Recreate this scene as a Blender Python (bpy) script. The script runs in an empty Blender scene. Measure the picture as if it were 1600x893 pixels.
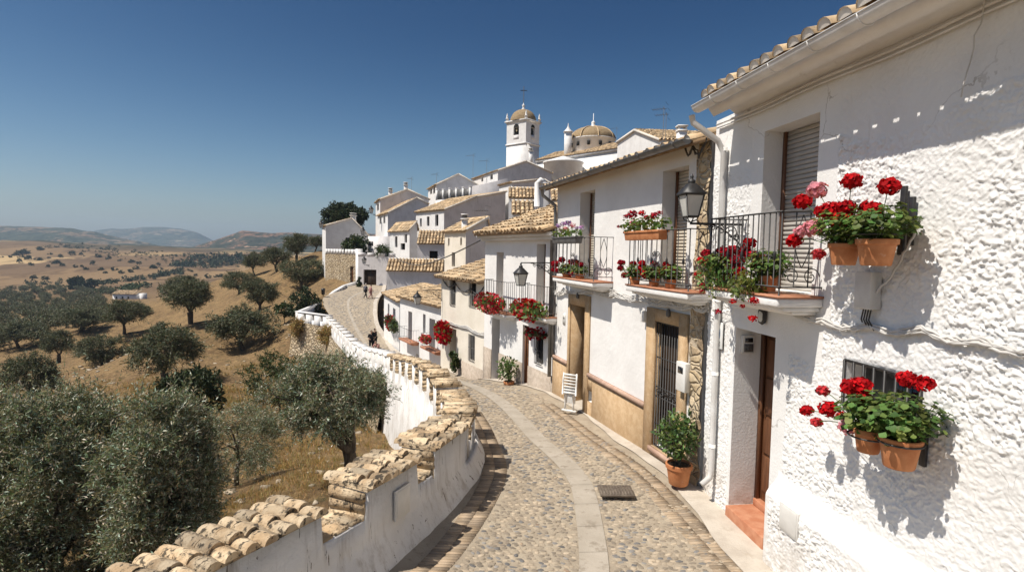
import bpy, math, random
import numpy as np
from mathutils import Vector, Matrix
RNG = np.random.default_rng(7)
random.seed(7)
SC = bpy.context.scene
COL = SC.collection
R = math.radians
# ------------------------------------------------------------------ camera model
FPX, CX, CY = 880.0, 800.0, 446.5
TILT = math.atan((446.5 - 391.6) / FPX)
ROLL = R(1.0)
_F = np.array([0, math.cos(TILT), -math.sin(TILT)])
_U0 = np.array([0, math.sin(TILT), math.cos(TILT)])
_R0 = np.array([1.0, 0, 0])
_R = _R0 * math.cos(ROLL) + _U0 * math.sin(ROLL)
_U = _U0 * math.cos(ROLL) - _R0 * math.sin(ROLL)
def ray(px, py):
    return _F + _R * ((px - CX) / FPX) + _U * ((CY - py) / FPX)
def at(px, py, Y):                       # point seen at a pixel, Y metres ahead
    d = ray(px, py); return d * (Y / d[1])
def zat(px, py, z):                      # point seen at a pixel on the level z
    d = ray(px, py); return d * (z / d[2])
def mpp(Y):                              # metres per photo pixel at depth Y
    return Y / FPX
# ------------------------------------------------------------------ noise
def _hash(ix, iy, iz, seed):
    h = (ix * 374761393 + iy * 668265263 + iz * 2147483647 + seed * 144665) & 0xffffffff
    h = ((h ^ (h >> 13)) * 1274126177) & 0xffffffff
    h = ((h ^ (h >> 16)) * 2246822519) & 0xffffffff
    return ((h ^ (h >> 15)) & 0xffff) / 65535.0
def vnoise(P, seed=0):
    P = np.asarray(P, float); i = np.floor(P).astype(np.int64); f = P - i
    f = f * f * (3 - 2 * f); out = 0
    for a in (0, 1):
        for b in (0, 1):
            for c in (0, 1):
                w = (f[:, 0] if a else 1 - f[:, 0]) * (f[:, 1] if b else 1 - f[:, 1]) * (f[:, 2] if c else 1 - f[:, 2])
                out = out + w * _hash(i[:, 0] + a, i[:, 1] + b, i[:, 2] + c, seed)
    return out * 2 - 1
def fbm(P, octv=4, seed=0, gain=.5):
    P = np.asarray(P, float); s = 0; a = 1; t = 0
    for k in range(octv):
        s = s + a * vnoise(P * (2.03 ** k) + k * 17.3, seed + k); t += a; a *= gain
    return s / t
# ------------------------------------------------------------------ mesh builder
def unit(v):
    v = np.asarray(v, float); return v / (np.linalg.norm(v) + 1e-12)
class MB:
    def __init__(s): s.V = []; s.F = []; s.n = 0
    def add(s, V, F, m=0):
        V = np.asarray(V, float).reshape(-1, 3); F = np.asarray(F, int)
        if F.ndim == 1: F = F.reshape(1, -1)
        s.V.append(V); s.F.append((F + s.n, m)); s.n += len(V); return s
    def quad(s, a, b, c, d, m=0): return s.add([a, b, c, d], [[0, 1, 2, 3]], m)
    def poly(s, pts, m=0): return s.add(pts, [list(range(len(pts)))], m)
    def hexa(s, p, m=0):                 # p: 4 bottom (ccw), 4 top
        return s.add(p, [[3, 2, 1, 0], [4, 5, 6, 7], [0, 1, 5, 4], [1, 2, 6, 5], [2, 3, 7, 6], [3, 0, 4, 7]], m)
    def box(s, c, sz, m=0, rot=0.0, ax=None):
        c = np.asarray(c, float); x, y, z = np.asarray(sz, float) / 2
        if ax is None:
            co, si = math.cos(rot), math.sin(rot); ax = (np.array([co, si, 0]), np.array([-si, co, 0]), np.array([0, 0, 1.0]))
        g = lambda a, b, d: c + ax[0] * a * x + ax[1] * b * y + ax[2] * d * z
        return s.hexa([g(-1, -1, -1), g(1, -1, -1), g(1, 1, -1), g(-1, 1, -1), g(-1, -1, 1), g(1, -1, 1), g(1, 1, 1), g(-1, 1, 1)], m)
    def tube(s, pts, r, n=6, m=0, caps=True):
        P = np.asarray(pts, float); k = len(P); r = np.broadcast_to(np.asarray(r, float), (k,))
        T = np.gradient(P, axis=0); T /= (np.linalg.norm(T, axis=1)[:, None] + 1e-12)
        up = np.array([0, 0, 1.0]) if abs(T[0, 2]) < .9 else np.array([1.0, 0, 0])
        N = np.zeros_like(P); b = unit(np.cross(T[0], up))
        for i in range(k):
            b = unit(b - T[i] * np.dot(b, T[i])); N[i] = b
        B = np.cross(T, N); a = np.arange(n) * 2 * np.pi / n
        V = P[:, None] + (N[:, None] * np.cos(a)[None, :, None] + B[:, None] * np.sin(a)[None, :, None]) * r[:, None, None]
        i = np.arange(k - 1)[:, None] * n; j = np.arange(n)[None]; j2 = (j + 1) % n
        F = np.stack([i + j, i + j2, i + n + j2, i + n + j], -1).reshape(-1, 4)
        base = s.n; s.add(V.reshape(-1, 3), F, m)
        if caps and n > 2:
            s.F.append((np.array([list(range(base, base + n))][::-1]), m)); s.F.append((np.array([list(range(base + (k - 1) * n, base + k * n))]), m))
        return s
    def lathe(s, prof, c, n=16, m=0, axis=None):
        c = np.asarray(c, float); k = len(prof); a = np.arange(n) * 2 * np.pi / n
        V = np.array([[[r * math.cos(t), r * math.sin(t), z] for t in a] for r, z in prof]).reshape(-1, 3) + c
        i = np.arange(k - 1)[:, None] * n; j = np.arange(n)[None]; j2 = (j + 1) % n
        return s.add(V, np.stack([i + j, i + j2, i + n + j2, i + n + j], -1).reshape(-1, 4), m)
    def build(s, name, mats, parent=None, smooth=False, loc=None, **props):
        if s.n == 0: s.add([[0, 0, 0], [.001, 0, 0], [0, .001, 0]], [[0, 1, 2]])
        V = np.concatenate(s.V); off = np.zeros(3)
        if parent is not None:
            p = parent
            while p is not None: off = off + np.array(p.location); p = p.parent
        elif loc is not None: off = np.asarray(loc, float)
        else:
            off = (V.min(0) + V.max(0)) / 2; off[2] = V[:, 2].min()
        V = V - off
        me = bpy.data.meshes.new(name); me.vertices.add(len(V)); me.vertices.foreach_set('co', V.ravel())
        nl = sum(f.size for f, _ in s.F); nf = sum(len(f) for f, _ in s.F)
        me.loops.add(nl); me.polygons.add(nf)
        me.loops.foreach_set('vertex_index', np.concatenate([f.ravel() for f, _ in s.F]).astype(np.int32))
        cnt = np.concatenate([np.full(len(f), f.shape[1]) for f, _ in s.F])
        me.polygons.foreach_set('loop_start', np.concatenate([[0], np.cumsum(cnt)[:-1]]).astype(np.int32))
        mats = mats if isinstance(mats, (list, tuple)) else [mats]
        for m in mats: me.materials.append(m)
        me.polygons.foreach_set('material_index', np.concatenate([np.full(len(f), m) for f, m in s.F]).astype(np.int32))
        if smooth: me.polygons.foreach_set('use_smooth', np.ones(nf, bool))
        me.update(calc_edges=True); me.validate(clean_customdata=False)
        o = bpy.data.objects.new(name, me); COL.objects.link(o)
        if parent is not None: o.parent = parent
        else: o.location = off
        for k, v in props.items():
            if v: o[{'cat': 'category'}.get(k, k)] = v
        return o
def bev(o, w=.006, seg=2):
    b = o.modifiers.new('bevel', 'BEVEL'); b.width = w; b.segments = seg; b.limit_method = 'ANGLE'; return o
def thing(name, label, cat, loc, group=None):
    o = bpy.data.objects.new(name, None); COL.objects.link(o); o.location = [float(v) for v in loc]
    o.empty_display_size = .2; o['label'] = label; o['category'] = cat
    if group: o['group'] = group
    return o
_kids = {}
def copy_tree(o, label=None, group=None, parent=None, loc=None, rz=None, sc=None):
    c = o.copy(); COL.objects.link(c)
    if parent is not None: c.parent = parent
    for ch in list(o.children): copy_tree(ch, parent=c)
    if label: c['label'] = label
    if group: c['group'] = group
    if loc is not None: c.location = [float(v) for v in loc]
    if rz is not None: c.rotation_euler = (0, 0, rz)
    if sc is not None: c.scale = sc if isinstance(sc, (tuple, list)) else (sc, sc, sc)
    return c
# ------------------------------------------------------------------ facade frame
class Facade:                            # vertical plane: o near end, d along, n outward
    def __init__(s, o, p):
        s.o = np.array([o[0], o[1], 0.0]); q = np.array([p[0], p[1], 0.0]); s.L = np.linalg.norm(q - s.o)
        s.d = (q - s.o) / s.L; s.n = np.array([-s.d[1], s.d[0], 0.0])
    def p(s, a, v, z): return s.o + s.d * a + s.n * v + np.array([0, 0, z])
    def P(s, A):
        A = np.asarray(A, float); return s.o + A[:, :1] * s.d + A[:, 1:2] * s.n + A[:, 2:3] * np.array([0, 0, 1.0])
    def hit(s, px, py, v=0.0):           # pixel -> (s, z) on the plane offset v
        r = ray(px, py); q = s.o + s.n * v; t = np.dot(q, s.n) / np.dot(r, s.n); w = r * t
        return float(np.dot(w - s.o, s.d)), float(w[2])
    def op(s, tl, tr, b, depth=.22, v=0.0):   # opening from top-left, top-right and a bottom pixel (far = left)
        a, z1 = s.hit(*tl, v); c, z2 = s.hit(*tr, v); _, z0 = s.hit(*b, v)
        return (min(a, c), max(a, c), z0, (z1 + z2) / 2, depth)
    def bx(s, mb, s0, s1, v0, v1, z0, z1, m=0):
        g = s.p
        return mb.hexa([g(s0, v1, z0), g(s1, v1, z0), g(s1, v0, z0), g(s0, v0, z0), g(s0, v1, z1), g(s1, v1, z1), g(s1, v0, z1), g(s0, v0, z1)], m)
def wall_grid(mb, F, s0, s1, z0, z1, ops=(), cell=.5, disp=None, m=0, v=0.0, scells=None):
    def brk(a, b, ex):
        e = sorted({a, b, *[x for x in ex if a < x < b]}); out = [a]
        for p, q in zip(e, e[1:]):
            k = max(1, int(math.ceil((q - p) / cell))); out += list(np.linspace(p, q, k + 1)[1:])
        return np.array(out)
    S = brk(s0, s1, [x for o in ops for x in o[:2]] + list(scells or [])); Z = brk(z0, z1, [x for o in ops for x in o[2:4]])
    SS, ZZ = np.meshgrid(S, Z, indexing='ij'); vv = np.full(SS.shape, v)
    if disp is not None: vv = vv + disp(SS.ravel(), ZZ.ravel()).reshape(SS.shape)
    V = F.P(np.stack([SS.ravel(), vv.ravel(), ZZ.ravel()], 1)); nz = len(Z)
    i, j = np.meshgrid(np.arange(len(S) - 1), np.arange(nz - 1), indexing='ij'); i = i.ravel(); j = j.ravel()
    keep = np.ones(len(i), bool); sm = (S[i] + S[i + 1]) / 2; zm = (Z[j] + Z[j + 1]) / 2
    for o in ops: keep &= ~((sm > o[0]) & (sm < o[1]) & (zm > o[2]) & (zm < o[3]))
    i = i[keep]; j = j[keep]; a = i * nz + j
    mb.add(V, np.stack([a + 1, a + nz + 1, a + nz, a], 1), m)
    for o in ops:
        a, b, c, d, dp = o[:5]; g = F.p
        mb.quad(g(a, v, c), g(a, v, d), g(a, v - dp, d), g(a, v - dp, c), m)
        mb.quad(g(b, v, d), g(b, v, c), g(b, v - dp, c), g(b, v - dp, d), m)
        mb.quad(g(a, v, d), g(b, v, d), g(b, v - dp, d), g(a, v - dp, d), m)
        mb.quad(g(a, v, c), g(a, v - dp, c), g(b, v - dp, c), g(b, v, c), m)
    return mb
# ------------------------------------------------------------------ roof tiles
def tile_roof(mb, O, A, U, pitch=.22, row=.33, seg=5, m=0, mu=1, jit=1.0, under=.03, endcap=None, seed=1):
    O = np.asarray(O, float); A = np.asarray(A, float); U = np.asarray(U, float)
    La, Lu = np.linalg.norm(A), np.linalg.norm(U); a, u = A / La, U / Lu; n = np.cross(a, u)
    if n[2] < 0: n = -n
    rg = np.random.default_rng(seed)
    mb.hexa([O - n * under, O + A - n * under, O + A + U - n * under, O + U - n * under, O, O + A, O + A + U, O + U], mu)
    nc = max(1, int(La / pitch)); nr = max(1, int(Lu / row)); pc = La / nc; rr = Lu / nr
    ci, ri = np.meshgrid(np.arange(nc), np.arange(nr), indexing='ij'); ci = ci.ravel(); ri = ri.ravel(); k = len(ci)
    r = pc * .37; th = np.linspace(0, np.pi, seg + 1)
    jx = rg.normal(0, .012 * jit, k); jz = rg.normal(0, .006 * jit, k); jr = rg.normal(0, .03 * jit, k); jl = rg.normal(0, .02 * jit, k)
    V = np.zeros((k, 2, seg + 1, 3))
    for e, (du, rad, lift) in enumerate(((-.04, 1.08, .030), (rr + .03, .86, .0))):
        off = (-np.cos(th)[None, :] * r * rad)
        hgt = (np.sin(th)[None, :] * r * rad * .95) + (lift + jz)[:, None]
        V[:, e] = (O + a * ((ci + .5) * pc + jx + (jr * rr if e else 0))[:, None, None].reshape(k, 1, 1) + u * ((ri * rr) + du + (jl if not e else 0))[:, None, None].reshape(k, 1, 1)) \
            + a * off[:, :, None] + n * hgt[:, :, None]
    w = 2 * (seg + 1); base = np.arange(k)[:, None] * w; q = np.arange(seg)[None]
    F = np.stack([base + q, base + seg + 1 + q, base + seg + 2 + q, base + q + 1], -1).reshape(-1, 4)
    mb.add(V.reshape(-1, 3), F, m)
    if endcap is not None:
        e = V[ri == 0, 0].reshape(-1, seg + 1, 3) + u * .012
        mb.add(e.reshape(-1, 3), np.arange(len(e) * (seg + 1)).reshape(-1, seg + 1)[:, ::-1], endcap)
    return mb
# ------------------------------------------------------------------ leaves
def rand_dirs(k, rg): 
    d = rg.normal(size=(k, 3)); return d / np.linalg.norm(d, axis=1)[:, None]
def leaf_quads(mb, C, D, L, W, rg, m=0, fold=.25):
    k = len(C); D = D / (np.linalg.norm(D, axis=1)[:, None] + 1e-9); X = np.cross(D, rand_dirs(k, rg)); X /= (np.linalg.norm(X, axis=1)[:, None] + 1e-9)
    N = np.cross(D, X); L = np.broadcast_to(L, (k,))[:, None]; W = np.broadcast_to(W, (k,))[:, None]
    V = np.stack([C, C + D * L * .45 + X * W * .5 + N * W * fold, C + D * L, C + D * L * .45 - X * W * .5 + N * W * fold], 1)
    return mb.add(V.reshape(-1, 3), np.arange(k * 4).reshape(-1, 4), m)
def round_leaves(mb, C, N, r, rg, m=0, n=7):
    k = len(C); N = N / np.linalg.norm(N, axis=1)[:, None]; X = np.cross(N, rand_dirs(k, rg)); X /= np.linalg.norm(X, axis=1)[:, None]; Y = np.cross(N, X)
    t = np.arange(n) * 2 * np.pi / n; rad = np.broadcast_to(r, (k,))[:, None] * (1 + .14 * rg.normal(size=(k, n)))
    V = C[:, None] + X[:, None] * (np.cos(t) * rad)[..., None] + Y[:, None] * (np.sin(t) * rad)[..., None] + N[:, None] * (.3 * rad * (.5 + .5 * np.cos(3 * t)))[..., None]
    c = C[:, None]; V = np.concatenate([c, V], 1); b = np.arange(k)[:, None] * (n + 1); q = np.arange(n)[None]
    F = np.stack([np.broadcast_to(b, (k, n)), b + 1 + q, b + 1 + (q + 1) % n], -1).reshape(-1, 3)
    return mb.add(V.reshape(-1, 3), F, m)
# ------------------------------------------------------------------ materials
class NT:
    def __init__(s, name):
        s.m = bpy.data.materials.new(name); s.m.use_nodes = True; s.t = s.m.node_tree; s.t.nodes.clear()
        s.out = s.n('ShaderNodeOutputMaterial')
    def n(s, typ, _o=None, **k):
        nd = s.t.nodes.new(typ)
        for a, v in k.items():
            if a.startswith('i_'):
                key = a[2:]; key = int(key) if key.isdigit() else key.replace('_', ' ')
                s.set(nd.inputs[key], v)
            else: setattr(nd, a, v)
        return nd if _o is None else nd.outputs[_o]
    def set(s, sock, v):
        if isinstance(v, bpy.types.NodeSocket): s.t.links.new(v, sock)
        elif isinstance(v, bpy.types.Node): s.t.links.new(v.outputs[0], sock)
        else:
            if isinstance(v, (tuple, list)) and len(v) == 3 and sock.type == 'RGBA': v = (*v, 1)
            sock.default_value = v
    def math(s, op, a, b=0.0, clamp=False): return s.n('ShaderNodeMath', 0, operation=op, use_clamp=clamp, i_0=a, i_1=b)
    def mix(s, f, a, b, mode='MIX'):
        nd = s.n('ShaderNodeMix', data_type='RGBA', blend_type=mode); s.set(nd.inputs[0], f); s.set(nd.inputs[6], a); s.set(nd.inputs[7], b); return nd.outputs[2]
    def noise(s, vec, scale, detail=4, rough=.55, dist=0.0): return s.n('ShaderNodeTexNoise', 0, i_Vector=vec, i_Scale=scale, i_Detail=detail, i_Roughness=rough, i_Distortion=dist)
    def ramp(s, f, a, b, c0=0.0, c1=1.0):
        return s.n('ShaderNodeMapRange', 0, i_Value=f, i_1=a, i_2=b, i_3=c0, i_4=c1, interpolation_type='SMOOTHSTEP')
    def map(s, vec, scale=(1, 1, 1)): return s.n('ShaderNodeMapping', 0, i_Vector=vec, i_Scale=scale)
    def pos(s): return s.n('ShaderNodeNewGeometry', 'Position')
    def island(s): return s.n('ShaderNodeNewGeometry', 'Random Per Island')
    def bump(s, h, st=.3, dist=.02, nrm=None):
        nd = s.n('ShaderNodeBump', i_Strength=st, i_Distance=dist, i_Height=h)
        if nrm is not None: s.set(nd.inputs['Normal'], nrm)
        return nd.outputs[0]
    def finish(s, col, rough=.8, nrm=None, metal=0.0, spec=.3, **k):
        b = s.n('ShaderNodeBsdfPrincipled', i_Base_Color=col, i_Roughness=rough, i_Metallic=metal)
        b.inputs['Specular IOR Level'].default_value = spec
        for a, v in k.items(): s.set(b.inputs[a.replace('_', ' ')], v)
        if nrm is not None: s.set(b.inputs['Normal'], nrm)
        s.t.links.new(b.outputs[0], s.out.inputs[0]); return s.m
def pm(name, c1, c2, scale=3.0, rough=.8, bump=.2, bscale=40.0, bdist=.01, island=0.0, spot=None, metal=0.0, spec=.3, lo=.35, hi=.65, stretch=(1, 1, 1)):
    t = NT(name); p = t.pos(); v = t.map(p, stretch)
    c = t.mix(t.ramp(t.noise(v, scale, 5), lo, hi), c1, c2)
    if spot: c = t.mix(t.ramp(t.noise(v, spot[1], 4, .65), spot[2], spot[2] + spot[3]), c, spot[0])
    if island: c = t.mix(1.0, c, t.n('ShaderNodeCombineColor', 0, i_0=t.ramp(t.island(), 0, 1, 1 - island, 1 + island), i_1=t.ramp(t.island(), 0, 1, 1 - island, 1 + island * .9), i_2=t.ramp(t.island(), 0, 1, 1 - island, 1 + island * .7)), 'MULTIPLY')
    nrm = t.bump(t.noise(p, bscale, 6, .6), bump, bdist) if bump else None
    return t.finish(c, rough, nrm, metal, spec)
def whitewash(name, base=(.80, .785, .76), alt=(.72, .70, .675), dirt=(.42, .38, .33), amount=.62, bump=.35, bscale=9.0, bd=.03, chips=False, grime=False):
    t = NT(name); p = t.pos(); st = t.map(p, (2.6, 2.6, .35))
    c = t.mix(t.ramp(t.noise(p, 1.1, 5), .35, .7), base, alt)
    c = t.mix(t.math('MULTIPLY', t.ramp(t.noise(st, 2.2, 6, .65), amount, amount + .2), .55), c, dirt)
    c = t.mix(t.math('MULTIPLY', t.ramp(t.noise(p, 26, 3, .7), .66, .78), .5), c, dirt)
    if chips:
        k = t.ramp(t.noise(st, 5.5, 6, .7, .6), .615, .65)
        c = t.mix(k, c, (.16, .13, .10))
    if grime:
        z = t.n('ShaderNodeSeparateXYZ', 2, i_0=p); g = t.math('MULTIPLY', t.ramp(z, -2.6, -3.6), t.ramp(t.noise(p, 3.2, 6, .7), .40, .62)); c = t.mix(t.math('MULTIPLY', g, .55), c, (.42, .35, .27))
        wv = t.n('ShaderNodeVectorMath', 0, operation='ADD', i_0=p, i_1=t.n('ShaderNodeVectorMath', 0, operation='SCALE', i_0=t.n('ShaderNodeTexNoise', 1, i_Vector=p, i_Scale=2.5, i_Detail=5.0), i_Scale=.6)); ed_ = t.n('ShaderNodeTexVoronoi', 0, feature='DISTANCE_TO_EDGE', i_Vector=wv, i_Scale=.75)
        c = t.mix(t.math('MULTIPLY', t.math('MULTIPLY', t.ramp(ed_, .006, .002), t.ramp(t.noise(p, .8, 3), .52, .60)), .6), c, (.33, .30, .27))
    h = t.math('ADD', t.noise(p, bscale, 6, .6), t.math('MULTIPLY', t.noise(p, bscale * 7, 4, .6), .25))
    return t.finish(c, .9, t.bump(h, bump, bd), spec=.15)
def leafmat(name, front, back, var=.35, trans=.25, rough=.55, spec=.3):
    t = NT(name); g = t.n('ShaderNodeNewGeometry'); r = g.outputs['Random Per Island']
    c = t.mix(g.outputs['Backfacing'], front, back)
    f = t.ramp(r, 0, 1, 1 - var, 1 + var); f2 = t.ramp(t.math('FRACT', t.math('MULTIPLY', r, 7.31)), 0, 1, 1 - var * .6, 1 + var * .6)
    c = t.mix(1.0, c, t.n('ShaderNodeCombineColor', 0, i_0=t.math('MULTIPLY', f, f2), i_1=f, i_2=f), 'MULTIPLY')
    b = t.n('ShaderNodeBsdfPrincipled', i_Base_Color=c, i_Roughness=rough); b.inputs['Specular IOR Level'].default_value = spec
    tr = t.n('ShaderNodeBsdfTranslucent', i_Color=t.mix(1.0, c, (1.0, 1.05, .6), 'MULTIPLY'))
    mx = t.n('ShaderNodeMixShader', i_0=trans, i_1=b, i_2=tr); t.t.links.new(mx.outputs[0], t.out.inputs[0]); return t.m
def rubble(name, scale=3.2, c1=(.47, .36, .22), c2=(.60, .50, .36), c3=(.33, .26, .18), joint=(.40, .33, .24), jw=.06, dist=.05, stretch=(1, 1, 1.35)):
    t = NT(name); p = t.pos(); w = t.n('ShaderNodeVectorMath', 0, operation='ADD', i_0=t.map(p, stretch), i_1=t.n('ShaderNodeVectorMath', 0, operation='SCALE', i_0=t.n('ShaderNodeTexNoise', 1, i_Vector=p, i_Scale=3.0), i_Scale=.22))
    vo = t.n('ShaderNodeTexVoronoi', i_Vector=w, i_Scale=scale); ed = t.n('ShaderNodeTexVoronoi', 0, feature='DISTANCE_TO_EDGE', i_Vector=w, i_Scale=scale)
    rnd = t.n('ShaderNodeSeparateColor', 0, i_0=vo.outputs['Color']); rnd2 = t.n('ShaderNodeSeparateColor', 1, i_0=vo.outputs['Color'])
    c = t.mix(rnd, c1, c2); c = t.mix(t.ramp(rnd2, .6, .9), c, c3)
    c = t.mix(t.math('MULTIPLY', t.ramp(t.noise(p, 9, 5, .65), .45, .7), .45), c, (.25, .20, .14))
    e = t.ramp(ed, jw * .3, jw); c = t.mix(e, joint, c)
    h = t.math('ADD', t.ramp(ed, 0, jw * 2.6), t.math('MULTIPLY', t.noise(p, 18, 5, .65), .5))
    return t.finish(c, .9, t.bump(h, .9, dist), spec=.15)
M = {}
M['white'] = whitewash('whitewash')
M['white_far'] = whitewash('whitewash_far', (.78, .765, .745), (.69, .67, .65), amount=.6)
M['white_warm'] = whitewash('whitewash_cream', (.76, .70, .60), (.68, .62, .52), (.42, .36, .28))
M['shade_grey_render'] = whitewash('weathered_shade_render', (.70, .665, .655), (.60, .57, .56), (.30, .27, .24), amount=.55)  # greyer stained wash; the shade on camera-facing walls is put into its colour
M['rough'] = whitewash('thrown_plaster', (.80, .79, .77), (.74, .725, .70), (.46, .41, .36), amount=.60, bump=.5, bscale=30, bd=.012, grime=True)
M['parapet'] = whitewash('parapet_whitewash', (.76, .74, .71), (.64, .61, .57), (.32, .26, .20), amount=.50, bump=.55, bscale=5, bd=.05, chips=True)
M['ochre'] = pm('ochre_stipple', (.50, .335, .185), (.58, .415, .25), 8, .95, .9, 90, .02, spot=((.30, .20, .11), 60, .58, .1))
M['grey_stipple'] = pm('grey_stipple', (.42, .35, .28), (.52, .44, .36), 8, .95, .9, 80, .02, spot=((.25, .2, .16), 60, .56, .1))
M['pink_trim'] = pm('pink_moulding', (.42, .27, .20), (.50, .345, .26), 6, .8, .25, 40)
M['tile'] = pm('roof_tile', (.40, .285, .17), (.55, .425, .28), 2.2, .9, .4, 30, .01, island=.40, spot=((.15, .115, .08), 4, .54, .18))
M['dome_tile'] = pm('dome_tile', (.24, .165, .09), (.36, .27, .16), 3, .9, .5, 20, .03, spot=((.10, .08, .055), 3, .55, .15))
M['tile_under'] = pm('roof_channel', (.20, .13, .075), (.30, .20, .115), 4, .95, .4, 30)
M['tile_cap'] = pm('roof_mortar', (.60, .54, .47), (.72, .67, .6), 6, .95, .4, 30)
M['coping'] = pm('coping_tile', (.40, .29, .18), (.58, .47, .33), 4.5, .95, 1.0, 26, .03, island=.36, spot=((.085, .07, .052), 13, .52, .10))
M['stone'] = rubble('rubble_stone', 2.5, joint=(.22, .17, .11), jw=.09, dist=.09)
M['stone_pier'] = rubble('pier_stone', 5.5, (.50, .38, .23), (.62, .50, .34), (.38, .28, .18), (.46, .38, .28), .07, .05)
M['iron'] = pm('black_iron', (.018, .017, .017), (.03, .028, .027), 10, .5, .2, 60, .003, spec=.5)
M['iron_grey'] = pm('weathered_iron', (.07, .068, .066), (.12, .115, .11), 10, .55, .2, 60, .003, spec=.5)
M['gutter_white'] = pm('white_gutter', (.72, .71, .69), (.62, .6, .57), 4, .5, .1, 20, spec=.4)
M['gutter_grey'] = pm('zinc_gutter', (.16, .16, .16), (.24, .235, .23), 4, .45, .15, 20, metal=.5, spec=.5)
M['wood'] = pm('brown_door_wood', (.105, .042, .018), (.16, .068, .03), 4, .5, .2, 30, stretch=(6, 6, .6), spec=.4)
M['wood_dark'] = pm('dark_door_wood', (.035, .022, .015), (.06, .038, .024), 4, .55, .2, 30, stretch=(6, 6, .6))
M['shutter'] = pm('roller_blind_slats', (.58, .52, .42), (.66, .60, .50), 3, .6, .05, 20)
M['shutter_grey'] = pm('grey_blind_slats', (.45, .42, .38), (.52, .49, .45), 3, .6, .05, 20)
M['glass_dark'] = NT('dark_window_glass').finish((.012, .014, .016), .08, spec=.6)
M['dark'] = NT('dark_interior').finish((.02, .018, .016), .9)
M['terracotta'] = pm('terracotta', (.44, .165, .065), (.54, .23, .10), 7, .8, .25, 50, .004, spot=((.62, .42, .30), 9, .6, .2))
M['terracotta_floor'] = pm('terracotta_floor_tile', (.42, .17, .09), (.50, .24, .14), 7, .6, .2, 50)
M['soil'] = pm('potting_soil', (.03, .02, .013), (.06, .04, .026), 30, .95, .8, 60)
M['plastic'] = pm('white_plastic', (.74, .73, .70), (.68, .66, .62), 5, .45, .05, 20, spec=.5)
M['box_grey'] = pm('grey_meter_box', (.60, .58, .54), (.68, .66, .62), 5, .55, .1, 20, spec=.4)
M['cable'] = pm('painted_cable', (.60, .58, .55), (.50, .48, .45), 9, .7, .1, 30)
M['cable_dark'] = pm('dark_cable', (.05, .048, .046), (.09, .085, .08), 9, .6, .1, 30)
M['concrete'] = pm('worn_concrete', (.35, .305, .245), (.42, .37, .305), 2.5, .9, .6, 60, .008, spot=((.26, .22, .17), 5, .50, .2))
M['pave'] = pm('cement_edge', (.43, .375, .31), (.53, .475, .40), 2.6, .9, .5, 25, .02, spot=((.40, .34, .27), 4, .55, .2))
M['brick_band'] = pm('paving_brick', (.29, .22, .15), (.37, .29, .21), 4, .9, .5, 40, .008, island=.25)
M['cobble'] = pm('river_cobble', (.28, .235, .18), (.36, .30, .23), 5, .75, .5, 30, .008, island=.34, spot=((.30, .19, .12), 2.0, .68, .05))
M['cobble_blue'] = pm('slate_cobble', (.155, .15, .145), (.22, .21, .20), 5, .6, .3, 30, .006, island=.3)
M['mortar'] = pm('cobble_mortar', (.31, .255, .19), (.38, .32, .24), 3, .95, .8, 45, .015, spot=((.26, .21, .155), 14, .55, .15))
M['manhole'] = pm('iron_manhole', (.15, .12, .095), (.22, .18, .14), 12, .6, .4, 60, metal=.4)
M['olive'] = leafmat('olive_leaf', (.155, .165, .085), (.36, .365, .27), .45, .24, .4, .5)
M['olive_far'] = leafmat('olive_leaf_far', (.088, .094, .047), (.15, .155, .095), .40, .15, .6)
M['olive_grove'] = leafmat('olive_grove_leaf', (.115, .12, .065), (.17, .17, .11), .40, .15, .6)
M['oak'] = leafmat('oak_leaf', (.032, .046, .018), (.05, .065, .03), .4, .15, .6)
M['shrub'] = leafmat('shrub_leaf', (.045, .07, .022), (.07, .09, .035), .4, .2, .55)
M['geranium'] = leafmat('geranium_leaf', (.095, .145, .034), (.16, .22, .07), .52, .3, .55)
M['citrus'] = leafmat('citrus_leaf', (.075, .125, .03), (.13, .19, .06), .45, .28, .4, .5)
M['lime'] = leafmat('trailing_leaf', (.17, .20, .045), (.2, .23, .08), .35, .35, .6)
M['red'] = leafmat('red_petal', (.50, .008, .012), (.40, .006, .012), .35, .3, .7, .1)
M['crimson'] = leafmat('crimson_petal', (.36, .01, .022), (.28, .008, .02), .4, .3, .7, .1)
M['pinkred'] = leafmat('coral_petal', (.62, .05, .06), (.55, .1, .1), .45, .3, .7, .1)
M['pink'] = leafmat('pink_petal', (.75, .30, .36), (.7, .33, .4), .25, .35, .7, .1)
M['mauve'] = leafmat('mauve_petal', (.42, .22, .5), (.55, .42, .6), .4, .3, .7, .1)
M['bark'] = pm('olive_bark', (.06, .046, .034), (.12, .095, .07), 5, .95, 1.0, 14, .05, stretch=(3, 3, .8))
M['bark_twig'] = pm('twig_bark', (.10, .085, .06), (.15, .125, .09), 9, .95, .3, 40)  # paler bark, used for the thin twigs only
M['straw'] = leafmat('dry_grass_blade', (.40, .28, .12), (.36, .25, .11), .4, .25, .7, .1)
M['lamp_glass'] = pm('frosted_lamp_glass', (.50, .50, .47), (.58, .57, .53), 6, .25, 0, spec=.5)
M['skin'] = NT('skin').finish((.45, .27, .19), .6)
M['black_cloth'] = NT('black_cloth').finish((.015, .015, .018), .9)
M['grey_cloth'] = NT('grey_cloth').finish((.10, .10, .115), .9)
M['pink_cloth'] = NT('pink_cloth').finish((.42, .22, .2), .9)
M['hair'] = NT('dark_hair').finish((.02, .013, .01), .7)
M['hair_light'] = NT('white_hair').finish((.5, .46, .4), .8)
M['sign_white'] = NT('sign_white').finish((.72, .72, .7), .4)
M['sign_blue'] = NT('sign_blue').finish((.05, .12, .24), .4)
M['sign_red'] = NT('sign_red').finish((.45, .06, .06), .5)
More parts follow.
